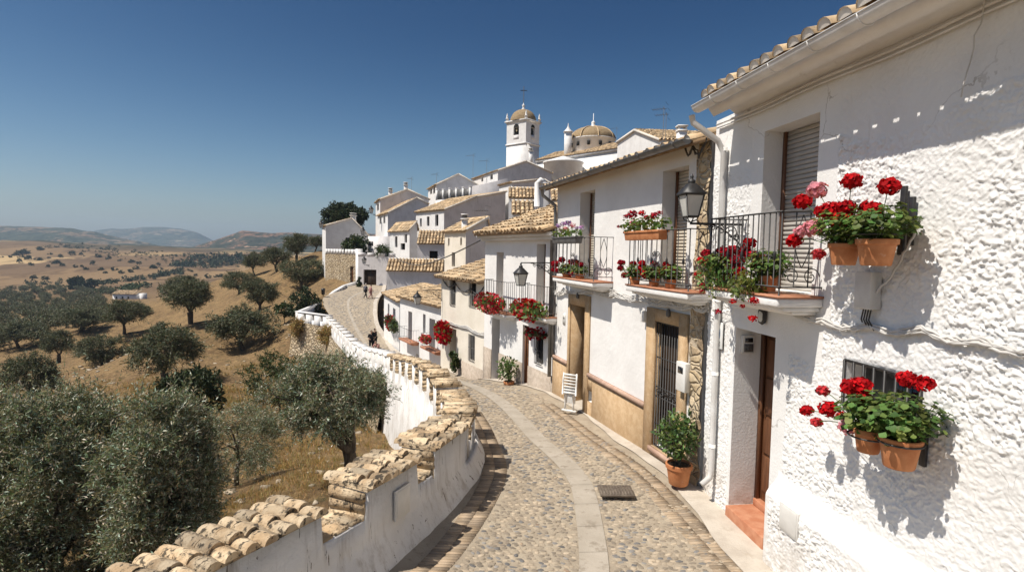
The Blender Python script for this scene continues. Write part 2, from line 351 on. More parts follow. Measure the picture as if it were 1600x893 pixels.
M['bronze'] = pm('bell_bronze', (.07, .055, .035), (.1, .08, .05), 8, .5, .1, metal=.7)
# ------------------------------------------------------------------ street frame: facades
def fac_dir(pt, vpx):
    r = ray(vpx, 390); d = np.array([r[0], r[1]]); return d / np.linalg.norm(d)
A = at(1112, 390, 8.3)[:2]; d1 = fac_dir(A, 681); F1 = Facade(A - d1 * 9.0, A); S1 = 9.0
A2 = A + d1 * .12
d2 = fac_dir(A2, 562); t2 = None
rB = ray(868, 450); tt = (A2[0] * rB[1] - A2[1] * rB[0]) / (d2[1] * rB[0] - d2[0] * rB[1]); B = A2 + d2 * tt
F2 = Facade(A2, B); S2 = F2.L
d3 = fac_dir(B, 400); rC = ray(757, 480); tt = (B[0] * rC[1] - B[1] * rC[0]) / (d3[1] * rC[0] - d3[0] * rC[1]); C_ = B + d3 * tt
F3 = Facade(B, C_); S3 = F3.L
F4 = Facade(at(758, 520, 23.0)[:2], at(689, 510, 27.4)[:2]); S4 = F4.L
F5 = Facade(at(691, 530, 33.0)[:2], at(625, 510, 40.0)[:2]); S5 = F5.L
F6 = Facade(at(624, 520, 42.0)[:2], at(600, 495, 50.0)[:2]); S6 = F6.L
# ------------------------------------------------------------------ road stations
def fz(F, px, py, v=0.0): return F.hit(px, py, v)[1]
_b1 = fz(F1, 1095, 757); _b2 = fz(F2, 870, 618); _b3 = fz(F3, 757, 593); _b4a = fz(F4, 753, 594); _b4b = fz(F4, 693, 578)
_b5a = fz(F5, 681, 577); _b5b = fz(F5, 625, 554); _b6 = fz(F6, 600, 526)
print('ground', [round(v, 2) for v in (_b1, _b2, _b3, _b4a, _b4b, _b5a, _b5b, _b6)], 'S', S1, S2, S3, S4, S5, S6)
def fx(F, Y):                            # x of a facade line at depth Y
    t = (Y - F.o[1]) / F.d[1]; return F.o[0] + F.d[0] * t
STN = [  # left xy, right xy, z
    ((-4.6, -1.0), (fx(F1, -1), -1), -3.6), ((-3.05, 2.8), (fx(F1, 2.8), 2.8), -3.6), ((-2.15, 4.6), (fx(F1, 4.6), 4.6), -3.6),
    (tuple(zat(640, 893, -3.6)[:2]), (fx(F1, 6.3), 6.3), -3.6), (tuple(zat(700, 828, -3.58)[:2]), (fx(F1, 7.4), 7.4), -3.58),
    (tuple(zat(752, 745, -3.56)[:2]), (fx(F2, 9.0), 9.0), -3.54), (tuple(zat(745, 690, -3.64)[:2]), (fx(F2, 11.), 11.), -3.62),
    ((-1.42, 14.2), tuple(B), _b2), ((-3.15, 19.8), tuple(C_), _b3), ((-4.2, 23), tuple(F4.o[:2]), _b4a - .02),
    ((-5.5, 27.), tuple(F4.p(S4, 0, 0)[:2]), _b4b), ((-8.2, 33.4), tuple(F5.o[:2]), _b5a), ((-10.1, 38.), tuple(F5.p(S5, 0, 0)[:2]), _b5b),
    ((-14.2, 47.6), tuple(F6.p(S6, 0, 0)[:2]), _b6), ((-17.5, 55.5), tuple(at(588, 505, 54)[:2]), _b6 + .6),
    (tuple(at(509, 467, 64)[:2]), tuple(at(586, 474, 61)[:2]), -5.85), (tuple(at(545, 452, 72)[:2]), tuple(at(599, 452, 72)[:2]), -5.2), (tuple(at(547, 450, 78)[:2]), tuple(at(600, 450, 78)[:2]), -4.9)]
_L = np.array([s[0] for s in STN]); _Rr = np.array([s[1] for s in STN]); _Z = np.array([s[2] for s in STN])
_cl = (_L + _Rr) / 2; _T = np.concatenate([[0], np.cumsum(np.linalg.norm(np.diff(_cl, axis=0), axis=1))])
def cr(T, V, t):                         # monotone-ish cubic (Catmull-Rom, non uniform)
    V = np.asarray(V, float); V = V if V.ndim > 1 else V[:, None]; t = np.clip(np.asarray(t, float), T[0], T[-1])
    m = np.gradient(V, T, axis=0); i = np.clip(np.searchsorted(T, t, 'right') - 1, 0, len(T) - 2); h = (T[i + 1] - T[i]); x = ((t - T[i]) / h)[:, None]; h = h[:, None]
    return (2 * x**3 - 3 * x**2 + 1) * V[i] + (x**3 - 2 * x**2 + x) * h * m[i] + (-2 * x**3 + 3 * x**2) * V[i + 1] + (x**3 - x**2) * h * m[i + 1]
def road(t, u):                          # t metres along, u 0..1 from left to right
    t = np.asarray(t, float); u = np.asarray(u, float)
    Lp, Rp, z = cr(_T, _L, t), cr(_T, _Rr, t), cr(_T, _Z, t)[:, 0]
    xy = Lp * (1 - u)[:, None] + Rp * u[:, None]; cz = -.05 * (1 - (2 * u - 1) ** 2)
    return np.column_stack([xy, z + cz])
def road_w(t): t = np.asarray(t, float); return np.linalg.norm(cr(_T, _L, t) - cr(_T, _Rr, t), axis=1)
def road_z(Y): return float(np.interp(Y, _cl[:, 1], _Z))
TEND = _T[-1]
def strip(mb, ts, u0, u1, nu, dz, m=0):
    ts = np.asarray(ts); us = np.linspace(0, 1, nu + 1); T_, U_ = np.meshgrid(ts, us, indexing='ij')
    a = u0(ts) if callable(u0) else np.full(len(ts), u0); b = u1(ts) if callable(u1) else np.full(len(ts), u1)
    UU = a[:, None] * (1 - U_) + b[:, None] * U_; V = road(T_.ravel(), UU.ravel()); V[:, 2] += dz
    i, j = np.meshgrid(np.arange(len(ts) - 1), np.arange(nu), indexing='ij'); k = (i * (nu + 1) + j).ravel()
    return mb.add(V, np.stack([k, k + 1, k + nu + 2, k + nu + 1], 1), m)
ts = np.linspace(0, TEND, 260)
t_near = _T[2]                                             # about 4.6 m ahead of the camera
tY = lambda Y: float(np.interp(Y, _cl[:, 1], _T))
cw = lambda t: .46 / road_w(t)                             # half concerns: drain strip .46 wide
uc = lambda t: np.interp(t, [0, tY(6), tY(8.5), tY(11), tY(15), tY(20), tY(30), TEND], [.50, .485, .485, .42, .40, .40, .42, .5])
bw = .40
# cobbled road: mortar sheet + real stones + brick edge bands, one sheet
mb = MB(); strip(mb, ts, -.06, 1.06, 16, 0.0, 0)
def stones(t0, t1, sp, su, seed):
    rg = np.random.default_rng(seed); out = []
    tt = np.arange(t0, t1, sp)
    for k, t in enumerate(tt):
        w = float(road_w([t])[0]); n = int(w / su)
        u = (np.arange(n) + .5 + rg.uniform(-.28, .28, n) + .5 * (k % 2)) / n
        c = float(uc(t)); hw = .20 / w; keep = (np.abs(u - c) > hw) & (u > bw / w + .01) & (u < 1 - bw / w - .01); u = u[keep]
        out.append(np.column_stack([t + rg.uniform(-.3, .3, len(u)) * sp, u]))
    TU = np.concatenate(out); k = len(TU); C = road(TU[:, 0], TU[:, 1]); E = road(TU[:, 0] + .05, TU[:, 1]); al = E - C; al /= np.linalg.norm(al, axis=1)[:, None]
    ac = np.cross(al, [0, 0, 1.0]); ac /= np.linalg.norm(ac, axis=1)[:, None]
    ry = rg.uniform(.30, .50, k) * sp * rg.choice([1, 1, 1.15], k); rx = rg.uniform(.34, .56, k) * su; ang = rg.normal(0, .25, k); n = 8
    th = np.arange(n) * 2 * np.pi / n; wob = 1 + .17 * rg.normal(size=(k, n)); tilt = rg.normal(0, .05, (k, 2)); hh = rg.uniform(.004, .012, k)
    rings = []
    for s_, hz in ((1.0, -.006), (.86, .7), (.5, 1.0)):
        x = np.cos(th) * rx[:, None] * s_ * wob; y = np.sin(th) * ry[:, None] * s_ * wob
        xr = x * np.cos(ang)[:, None] - y * np.sin(ang)[:, None]; yr = x * np.sin(ang)[:, None] + y * np.cos(ang)[:, None]
        z = (hz * hh[:, None] if hz > 0 else hz) + xr * tilt[:, :1] + yr * tilt[:, 1:]
        rings.append(C[:, None] + ac[:, None] * xr[..., None] + al[:, None] * yr[..., None] + np.array([0, 0, 1.0]) * z[..., None])
    V = np.concatenate(rings, 1); b = np.arange(k)[:, None] * (3 * n); q = np.arange(n)[None]; q2 = (q + 1) % n
    F = np.concatenate([np.stack([b + r * n + q, b + r * n + q2, b + (r + 1) * n + q2, b + (r + 1) * n + q], -1).reshape(-1, 4) for r in (0, 1)])
    top = (np.arange(k)[:, None] * (3 * n) + 2 * n + np.arange(n)[None]); blue = rg.random(k) < np.where(vnoise(C * 1.3, 5) > .02, .30, .08)
    return V.reshape(-1, 3), F, top, blue, k, n
for (ya, yb, sp, su, sd) in ((3.6, 13.5, .060, .088, 3), (13.5, 40, .085, .12, 4), (40, 72, .22, .3, 5)):
    V, F, top, blue, k, n = stones(tY(ya), tY(yb), sp, su, sd)
    base = mb.n; mb.add(V, F[:1], 1); mb.F.pop()
    fb = np.tile(np.repeat(blue, n), 2)
    mb.F.append((F[~fb] + base, 1)); mb.F.append((F[fb] + base, 2)); mb.F.append((top[~blue] + base, 1)); mb.F.append((top[blue] + base, 2))
def brick_band(side, y0, y1, w0=0.0):                      # thin bricks laid across each edge
    tt = np.arange(tY(y0), tY(y1), .062); rg = np.random.default_rng(11 + side); W = road_w(tt); g = .5 * .052
    for row in (0, 1):
        a = (w0 + row * .2 + .004) / W; b = (w0 + (row + 1) * .2 - .006) / W
        if side: a, b = 1 - a, 1 - b
        ta = tt + rg.normal(0, .004, len(tt)) + row * .02; z = rg.uniform(.004, .014, len(tt))
        q = [road(ta - g, a), road(ta + g, a), road(ta + g, b), road(ta - g, b)]
        P = np.stack([p + np.column_stack([0 * z, 0 * z, z - .03]) for p in q] + [p + np.column_stack([0 * z, 0 * z, z]) for p in q], 1)
        bb = np.arange(len(tt))[:, None, None] * 8; f = np.array([[4, 5, 6, 7], [0, 1, 5, 4], [1, 2, 6, 5], [2, 3, 7, 6], [3, 0, 4, 7]])
        if side: f = f[:, ::-1]
        mb.add(P.reshape(-1, 3), (bb + f[None]).reshape(-1, 4), 3)
brick_band(0, 2.8, 13); brick_band(1, 4.5, 13.5, .44)
mb.build('cobbled_street', [M['mortar'], M['cobble'], M['cobble_blue'], M['brick_band']], kind='structure')
mb = MB(); tj = np.concatenate([[t + .003, t + .617] for t in np.arange(tY(3), TEND - 2, .62)])
for a, b in zip(tj[::2], tj[1::2]): strip(mb, np.linspace(a, b, 3), lambda t: uc(t) - .175 / road_w(t), lambda t: uc(t) + .175 / road_w(t), 2, .012, 0)
strip(mb, ts[(ts > tY(3))], lambda t: uc(t) - .178 / road_w(t), lambda t: uc(t) + .178 / road_w(t), 2, .008, 1)
mb.build('drain_channel', [M['concrete'], M['mortar']], kind='structure')
mb = MB(); tn = np.linspace(tY(3), TEND, 300)
jit = lambda t: .02 * np.sin(t * 5) + .03 * np.sin(t * 1.7 + 1)
strip(mb, tn, lambda t: 1 - (np.interp(t, [0, tY(5), tY(7.5), tY(9), tY(12), TEND], [.75, .60, .40, .30, .16, .2]) + jit(t)) / road_w(t), lambda t: 1 + .3 / road_w(t), 4, .02)
mb.build('pavement', M['pave'], kind='structure')
# ------------------------------------------------------------------ terrain
TP = []   # control points
def tp(px, py, Y): TP.append(at(px, py, Y))
HILL_OLIVES = [  # base px, base py, crown half width px, height px, depth
    (383, 549, 52, 66, 61), (299, 498, 38, 60, 66), (195, 515, 31, 47, 85), (124, 518, 34, 36, 113), (30, 543, 33, 38, 105), (91, 565, 24, 47, 88),
    (155, 585, 36, 53, 78), (259, 602, 56, 92, 46), (47, 642, 44, 84, 49), (407, 489, 30, 48, 84), (474, 454, 34, 44, 96), (433, 424, 22, 36, 115),
    (398, 426, 17, 32, 122), (464, 407, 22, 40, 105), (374, 462, 27, 36, 108), (492, 392, 14, 22, 112), (255, 532, 17, 26, 100), (288, 462, 28, 30, 130), (8, 725, 46, 74, 36),
    (205, 560, 22, 30, 100)]
for b in HILL_OLIVES: tp(b[0], b[1], b[4])
for a in ((545, 748, 11.5), (590, 735, 13), (650, 722, 14.5), (620, 700, 18), (600, 668, 23), (560, 650, 27), (470, 730, 14), (440, 800, 10), (0, 893, 13), (200, 893, 10), (300, 690, 22), (60, 700, 30), (420, 610, 32), (443, 598, 44),
          (452, 535, 58), (505, 442, 82), (500, 398, 104), (490, 470, 75), (0, 480, 250), (100, 450, 380), (205, 470, 300), (300, 458, 330), (260, 442, 400), (100, 440, 440), (230, 438, 440), (0, 436, 450),
          (100, 425, 490), (0, 392, 760), (120, 398, 720), (240, 408, 640), (150, 415, 560), (40, 410, 600), (290, 422, 540), (235, 428, 500), (300, 433, 500), (360, 415, 640), (330, 424, 560), (330, 402, 800), (200, 386, 1000), (60, 378, 1050),
          (0, 374, 1150), (450, 400, 900), (200, 388, 1800), (400, 391, 1600), (300, 389, 2600), (160, 545, 105), (60, 520, 140), (130, 480, 215), (20, 500, 180), (220, 478, 240), (360, 442, 300), (400, 446, 240), (440, 400, 180)): tp(*a)
for st in STN:                                             # ground under the street sits at the foot of the retaining wall
    l, r, z = st; Y = l[1]
    drop = float(np.interp(Y, [0, 9, 11, 15, 20, 25, 40, 55, 62, 72], [1.4, 1.2, 1.6, 2.4, 2.9, 3.2, 5.0, 5.0, .9, .5]))
    TP.append(np.array([l[0] - .5, l[1], z - drop])); TP.append(np.array([r[0] + 1, r[1], z - .6])); TP.append(np.array([r[0] + 9, r[1], z + .5 + Y * .06]))
for p in ((-12, 2, -7.5), (-30, 3, -13), (-60, 10, -22), (-8, -8, -6), (5, -10, -3.8), (15, -10, -3), (-120, 0, -28), (0, 84, -2), (12, 100, 8), (18, 130, 13), (40, 70, 3), (70, 70, -2), (60, 150, 2), (140, 120, -15), (0, 200, -8), (200, 300, -30), (-400, 100, -32), (-600, 500, -28), (300, 900, -30), (900, 1800, -30), (-1500, 1500, -25), (200, -200, -20), (-300, -200, -30), (0, 2800, -30), (-2500, 3000, -20), (1500, 3000, -30), (-8, 92, -2.5), (-20, 100, -1.5)): TP.append(np.array(p, float))
TP = np.array(TP); _w = lambda xy: np.column_stack([np.arcsinh(xy[:, 0] / 25), np.arcsinh(xy[:, 1] / 25)])
_tu = _w(TP[:, :2]); _K = np.linalg.norm(_tu[:, None] - _tu[None], axis=2)
_coef = np.linalg.solve(np.block([[-_K - 0.0 * np.eye(len(TP)) + .012 * np.eye(len(TP)), np.ones((len(TP), 1))], [np.ones((1, len(TP))), np.zeros((1, 1))]]), np.concatenate([TP[:, 2], [0]]))
def terrain(xy):
    xy = np.atleast_2d(np.asarray(xy, float)); u = _w(xy); out = np.empty(len(xy))
    for i in range(0, len(xy), 20000):
        k = np.linalg.norm(u[i:i + 20000, None] - _tu[None], axis=2); out[i:i + 20000] = -k @ _coef[:-1] + _coef[-1]
    dist = np.hypot(xy[:, 0], xy[:, 1])
    P = np.column_stack([xy, 0 * dist])
    out += fbm(P / 2.2, 3, 21) * .10 * np.clip(dist / 12, .3, 1) + fbm(P / 14, 3, 22) * .35 * np.clip((dist - 20) / 40, 0, 1) + fbm(P / 90, 4, 23) * 5 * np.clip((dist - 250) / 300, 0, 1) + fbm(P / np.array([120, 60, 1]) + 9, 4, 24) * 11 * np.clip((dist - 480) / 250, 0, 1) * np.clip((1500 - dist) / 500, 0, 1)
    return out
def tz(x, y): return float(terrain([[x, y]])[0])
gu = np.arcsinh(np.linspace(0, 1, 1) / 25)
ux = np.linspace(math.asinh(-2600 / 25), math.asinh(1500 / 25), 330); uy = np.linspace(math.asinh(-220 / 25), math.asinh(3200 / 25), 330)
X = np.sinh(ux) * 25; Y = np.sinh(uy) * 25; XX, YY = np.meshgrid(X, Y, indexing='ij'); XY = np.column_stack([XX.ravel(), YY.ravel()])
Zt = terrain(XY)
from mathutils.geometry import intersect_point_line
# keep the ground below the street and the houses
rt = np.linspace(0, TEND, 400); rc = road(rt, np.full(400, .5)); rw = road_w(rt) / 2
near = (XY[:, 1] > -12) & (XY[:, 1] < 90) & (np.abs(XY[:, 0]) < 60); idx = np.where(near)[0]
dd = np.linalg.norm(XY[idx][:, None] - rc[None, :, :2], axis=2); kk = dd.argmin(1); dm = dd.min(1)
lim = rc[kk, 2] - .45 + np.clip(dm - rw[kk] - .5, 0, 99) * 2.0
side = XY[idx, 0] > rc[kk, 0]
Zt[idx] = np.where((dm < rw[kk] + 1.2) | (side & (dm < 14)), np.minimum(Zt[idx], np.where(side & (dm > rw[kk]), rc[kk, 2] - .4, lim)), Zt[idx])
mb = MB(); nY = len(Y); i, j = np.meshgrid(np.arange(len(X) - 1), np.arange(nY - 1), indexing='ij'); k = (i * nY + j).ravel()
mb.add(np.column_stack([XY, Zt]), np.stack([k, k + nY, k + nY + 1, k + 1], 1))
t = NT('dry_hillside'); p = t.pos(); sx = t.n('ShaderNodeSeparateXYZ', i_0=p)
c = t.mix(t.ramp(t.noise(p, .35, 6, .6), .35, .68), (.25, .165, .082), (.155, .10, .054))
c = t.mix(t.ramp(t.noise(p, 2.4, 6, .7), .45, .72), c, (.37, .25, .12))
c = t.mix(t.math('MULTIPLY', t.ramp(t.noise(p, 7.5, 5, .75), .52, .64), .85), c, (.10, .07, .04))
c = t.mix(t.math('MULTIPLY', t.ramp(t.noise(p, 1.1, 6, .7), .54, .66), .75), c, (.075, .068, .034))
# far country: golden fields, red-brown scrub, dark thickets
far = t.ramp(sx.outputs[1], 230, 420); fld = t.n('ShaderNodeTexVoronoi', i_Vector=t.map(p, (1, .45, 0)), i_Scale=.0075); fr = t.n('ShaderNodeSeparateColor', i_0=fld.outputs['Color'])
fc = t.mix(t.ramp(fr.outputs[0], .25, .6), (.27, .18, .095), (.165, .108, .062)); fc = t.mix(t.ramp(fr.outputs[1], .78, .8), fc, (.44, .31, .16))
fc = t.mix(t.ramp(t.noise(t.map(p, (1, .5, 1)), .022, 8, .70), .48, .58), fc, (.125, .08, .046))
fc = t.mix(t.ramp(t.noise(t.map(p, (1, .6, 1)), .05, 6, .7, 1.0), .64, .70), fc, (.045, .048, .026))
fc = t.mix(t.math('MULTIPLY', t.ramp(sx.outputs[1], 820, 1100), t.ramp(t.noise(t.map(p, (.5, 1.3, 1)), .011, 6, .6), .42, .52)), fc, (.04, .045, .026))
c = t.mix(far, c, fc)
h = t.math('ADD', t.noise(p, 2.2, 7, .7), t.math('MULTIPLY', t.noise(p, 14, 5, .7), .4))
terr = mb.build('hillside_terrain', t.finish(c, .95, t.bump(h, .9, .25), spec=.1), smooth=True, kind='structure')
# ------------------------------------------------------------------ far hills
def hill(name, ridge, Y0, Yr, zb, m, seed, amp=.05, back=1.25, fwd=None):
    ridge = np.array(ridge, float); nx, ny = 220, 90; px = np.linspace(ridge[0, 0], ridge[-1, 0], nx); py = np.interp(px, ridge[:, 0], ridge[:, 1])
    P = np.array([at(a, b, Yr) for a, b in zip(px, py)]); V = []
    for j in range(ny):
        f = j / (ny - 1) * back; prof = np.where(f <= 1, f, 1) if True else f
        w = f if f <= 1 else 1 - ((f - 1) / (back - 1)) ** 2
        s = (3 * w * w - 2 * w ** 3) if fwd is None else np.interp(w, *fwd)
        Yj = Y0 + (Yr - Y0) * f; q = P.copy(); q[:, :2] *= (Yj / Yr); q[:, 2] = zb + (P[:, 2] - zb) * s
        V.append(q)
    V = np.array(V); fl = V.reshape(-1, 3); hh = (P[:, 2].max() - zb); w = np.repeat(np.clip(np.minimum(np.arange(ny) / (ny - 1) * back, 1), 0, 1), nx)
    edge = np.repeat(np.sin(np.clip(np.arange(ny) / (ny - 1) * back, 0, 1) * np.pi), nx)
    fl[:, 2] += fbm(fl / (hh * 1.1), 5, seed) * hh * amp * 5 * edge + fbm(fl / (hh * .25), 4, seed + 9) * hh * amp * (.35 + 1.6 * edge)
    j, i = np.meshgrid(np.arange(ny - 1), np.arange(nx - 1), indexing='ij'); k = (j * nx + i).ravel()
    m_ = MB(); m_.add(fl, np.stack([k, k + 1, k + nx + 1, k + nx], 1)); return m_.build(name, m, smooth=True, kind='structure')
def hillmat(name, sc, c1, c2, c3, c4):
    t = NT(name); p = t.pos(); v = t.map(p, (1, .5, 2.4))
    c = t.mix(t.ramp(t.noise(v, sc, 8, .72), .47, .58), c1, c2); c = t.mix(t.ramp(t.noise(v, sc * 4.5, 6, .75, .5), .50, .58), c, c3)
    c = t.mix(t.ramp(t.noise(t.map(p, (.6, .3, 5)), sc * 2, 5, .6), .60, .68), c, c4)
    return t.finish(c, .95, spec=.05)
hm1 = hillmat('scrub_hill', .010, (.055, .062, .04), (.20, .135, .085), (.025, .032, .02), (.30, .22, .15))
hm2 = hillmat('far_mountain_scrub', .006, (.06, .07, .05), (.15, .12, .085), (.03, .04, .03), (.30, .24, .17))
hm3 = hillmat('mesa_scrub', .014, (.045, .05, .034), (.22, .125, .08), (.025, .03, .02), (.36, .22, .14))
hill('hills', [(-420, 378), (-250, 362), (-100, 356), (0, 353), (60, 355), (110, 357), (140, 362), (170, 368), (200, 374), (232, 381), (262, 389)], 1500, 2300, -25, hm1, 31, .045)
hill('far_mountain', [(90, 385), (135, 366), (150, 360), (175, 357), (200, 358), (222, 355), (255, 355), (285, 358), (305, 362), (320, 369), (333, 376), (348, 388)], 2900, 4000, -30, hm2, 33, .03)
hill('mesa', [(278, 391), (300, 386), (320, 380), (345, 372), (362, 366), (378, 360), (400, 362), (425, 364), (450, 363), (500, 366), (560, 364), (700, 372), (900, 380), (1100, 388)], 1050, 1650, -25, hm3, 35, .05, fwd=([0, .3, .62, .8, .9, 1], [0, .12, .45, .72, .93, 1]))
# ------------------------------------------------------------------ whitewashed parapet
IN = np.array([(-4.5, .2), (-3.3, 2.6), (-2.42, 4.4), (-1.86, 5.4), (-1.52, 6.05), (-1.19, 6.8), (-.93, 7.5), (-.72, 8.2), (-.60, 8.9), (-.60, 9.6), (-.76, 10.5), (-1.08, 12.0), (-1.60, 14.2), (-2.4, 17), (-3.28, 19.8), (-4.38, 23), (-5.75, 27), (-8.35, 33.6), (-10.25, 38), (-14.45, 47.8), (-17.3, 53.8)])
_ti = np.concatenate([[0], np.cumsum(np.linalg.norm(np.diff(IN, axis=0), axis=1))])
TOPZ = ([0, 6, 9, 10.4, 14.2, 17, 19.7, 23, 26.8, 33.4, 37.8, 47.6, 54], [-2.56, -2.57, -2.62, -2.78, -3.10, -3.45, -3.85, -4.4, -4.95, -5.95, -6.35, -6.6, -6.55])
merl = []        # (y0, y1, kind)
for a, b in ((1.0, 2.4), (2.75, 5.42), (5.98, 6.92), (7.32, 8.62)): merl.append((a, b, 'tile'))
y = 8.85
for q in ((8.84, 9.35), (9.6, 10.2)): merl.append((*q, 'slab'))
y = 10.55
while y < 24: merl.append((y, y + .66, 'slab')); y += 1.66
y_far0 = y
while y < 53: merl.append((y, y + .95, 'cap')); y += 1.95
def top_at(Y):
    z = float(np.interp(Y, *TOPZ)); 
    for a, b, _k in merl:
        if a <= Y <= b: return z - .06, True
    return z - (.40 if Y < 9 else .66), False
br = sorted({v + e for a, b, _k in merl for v in (a, b) for e in (-.012, .012)} | set(np.arange(.3, 12, .07)) | set(np.arange(12, 53.8, .25)))
br = [b for b in br if .3 <= b <= 53.7]
def inner(Y):
    t = np.interp(Y, IN[:, 1], _ti); p = cr(_ti, IN, [t])[0]; q = cr(_ti, IN, [min(t + .05, _ti[-1])])[0] - cr(_ti, IN, [max(t - .05, 0)])[0]; q /= np.linalg.norm(q); return p, q
rings = []
for Yk in br:
    p, d = inner(Yk); n = np.array([-d[1], d[0]]); z1, mer = top_at(Yk); zr = road_z(Yk); th = .50
    wob = .02 * fbm(np.array([[Yk * .8, 0, 0]]), 3, 41)[0]; tb = float(np.interp(Yk, [8, 12, 20, 24], [.45, .3, .2, .2]))
    zo = zr - float(np.interp(Yk, [0, 9, 11, 15, 20, 24, 25, 54], [1.8, 2.0, 2.4, 3.4, 3.6, 3.4, 1.15, .95]))
    zl = float(np.interp(Yk, *TOPZ)) - .62
    ring = [(-.22, zr - .15), (-.16 - wob, zr + .04), (-.07, zr + .22), (-.012 + wob, zr + .32), (0.0, zl), (.01, z1), (th * .33, z1 + .004), (th * .66, z1 + .004), (th, z1), (th + .004, zl), (th + .02, (zl + zr) / 2 - .3), (th + .05, zr - .3), (th + .05 + .5 * tb, (zr + zo) / 2 - .2), (th + .05 + tb, zo - .3)]
    rings.append([[p[0] + n[0] * o, p[1] + n[1] * o, z] for o, z in ring])
rings = np.array(rings); k, w = rings.shape[:2]; V = rings.reshape(-1, 3)
nd = fbm(V * 1.7, 3, 43)[:, None] * .03 + fbm(V * 7, 2, 44)[:, None] * .008; V = V + nd * np.array([1, .3, .5])
mb = MB(); i, j = np.meshgrid(np.arange(k - 1), np.arange(w - 1), indexing='ij'); q = (i * w + j).ravel()
mb.add(V, np.stack([q, q + w, q + w + 1, q + 1], 1)); mb.add(rings[0], [list(range(w))]); mb.add(rings[-1], [list(range(w))[::-1]])
p0, _ = inner(6); para = thing('parapet_wall', 'whitewashed crenellated parapet wall curving along the left of the cobbled street', 'wall', (p0[0], p0[1], -3.6))
mb.build('wall_body', M['parapet'], para)
rg = np.random.default_rng(5)
def coping_tile(mb, c, along, across, L, r, zc, rg, seg=7):
    th = np.linspace(0, np.pi, seg + 1); pts = []
    for e, (o, rad, lift) in enumerate(((-.5, .95, .0), (-.2, 1.0, .004), (.2, 1.02, .004), (.5, 1.0, .0))):
        for a in th: pts.append(c + across * (o * L) + along * (-math.cos(a) * r * rad) + np.array([0, 0, zc + math.sin(a) * r * rad * .9 + lift]))
    V = np.array(pts); V += (fbm(V * 14 + rg.random(3) * 50, 3, 3) * .007)[:, None] * np.array([.6, .6, 1]); w = seg + 1
    F = [[a * w + b, a * w + b + 1, (a + 1) * w + b + 1, (a + 1) * w + b] for a in range(3) for b in range(seg)]
    mb.add(V, F); mb.add(V[:w], [list(range(w))[::-1]]); mb.add(V[-w:], [list(range(w))])
for a, b, kind in merl:
    mb = MB(); z1 = float(np.interp((a + b) / 2, *TOPZ))
    if kind == 'tile':
        L = b - a; pitch = .172; n = max(2, int(round((np.interp(b, IN[:, 1], _ti) - np.interp(a, IN[:, 1], _ti)) / pitch)))
        for i in range(n):
            Yk = a + (b - a) * (i + .5) / n; p, d = inner(Yk); nn = np.array([-d[1], d[0], 0]); dd_ = np.array([d[0], d[1], 0])
            zt = float(np.interp(Yk, *TOPZ)) - .055
            for row, off in enumerate((.04, .27, .49)):
                ac = unit(nn + np.array([0, 0, -.12]) + rg.normal(0, .035, 3)); L_ = .265 + rg.uniform(-.03, .03)
                coping_tile(mb, np.array([p[0], p[1], 0]) + nn * (off + rg.normal(0, .012)) + dd_ * rg.normal(0, .008), dd_, ac, L_, .080 + rg.normal(0, .004), zt + rg.normal(0, .006) + (.012, .030, .012)[row], rg)
        n = max(3, int((b - a) / .1)); bed = []
        for i in range(n + 1):
            Yk = a + (b - a) * i / n; p, d = inner(Yk); nn = np.array([-d[1], d[0], 0]); zt = float(np.interp(Yk, *TOPZ)) - .08; q0 = np.array([p[0], p[1], zt]); bed.append([q0 - nn * .02, q0 - nn * .03 + (0, 0, .05), q0 + nn * .25 + (0, 0, .07), q0 + nn * .54 + (0, 0, .045), q0 + nn * .53])
        bed = np.array(bed); bed[:, 1:4] += rg.normal(0, .010, bed[:, 1:4].shape); kk_ = np.arange(n)[:, None] * 5; jj = np.arange(4)[None]; mb.add(bed.reshape(-1, 3), np.stack([kk_ + jj, kk_ + 5 + jj, kk_ + 6 + jj, kk_ + jj + 1], -1).reshape(-1, 4)); mb.add(bed[0], [list(range(5))]); mb.add(bed[-1], [list(range(5))[::-1]])
    elif kind == 'slab':
        for lay in range(2):
            for i in range(2):
                Yk = a + (b - a) * (i + .5) / 2; p, d = inner(Yk); nn = np.array([-d[1], d[0], 0]); dd_ = np.array([d[0], d[1], 0]); zt = float(np.interp(Yk, *TOPZ)) - .06
                c = np.array([p[0], p[1], zt + lay * .052 + .024]) + nn * (.25 + rg.normal(0, .02)); s0 = len(mb.V)
                mb.box(c, ((b - a) * .5 + .02 - .02 * lay + rg.normal(0, .02), .56 - .05 * lay + rg.normal(0, .025), .05), 0, ax=(dd_, nn, unit(np.array([rg.normal(0, .05), rg.normal(0, .05), 1]))))
                mb.V[-1] = mb.V[-1] + rg.normal(0, .009, mb.V[-1].shape)
    else:
        Yk = (a + b) / 2; p, d = inner(Yk); nn = np.array([-d[1], d[0], 0]); dd_ = np.array([d[0], d[1], 0])
        mb.box(np.array([p[0], p[1], z1 - .04]) + nn * .25, (b - a + .1, .60, .07), 0, ax=(dd_, nn, np.array([0, 0, 1.0])))
    if kind == 'slab' or a in (5.98, 7.32):
        p, d = inner(a); nn = np.array([-d[1], d[0], 0]); dd_ = np.array([d[0], d[1], 0]); me_ = MB(); nb_ = 5
        for i in range(nb_ if kind == 'slab' else 3): me_.box(np.array([p[0], p[1], z1 - .08 - .115 * (i + .5)]) + nn * .25 - dd_ * .015, (.05, .49 + rg.normal(0, .012), .107), 0, ax=(dd_, nn, unit(np.array([rg.normal(0, .03), 0, 1])))); me_.V[-1] += rg.normal(0, .006, me_.V[-1].shape)
        me_.build('merlon_end', M['coping'], para)
    mb.build('merlon_coping', M['parapet'] if kind == 'cap' else M['coping'], para)
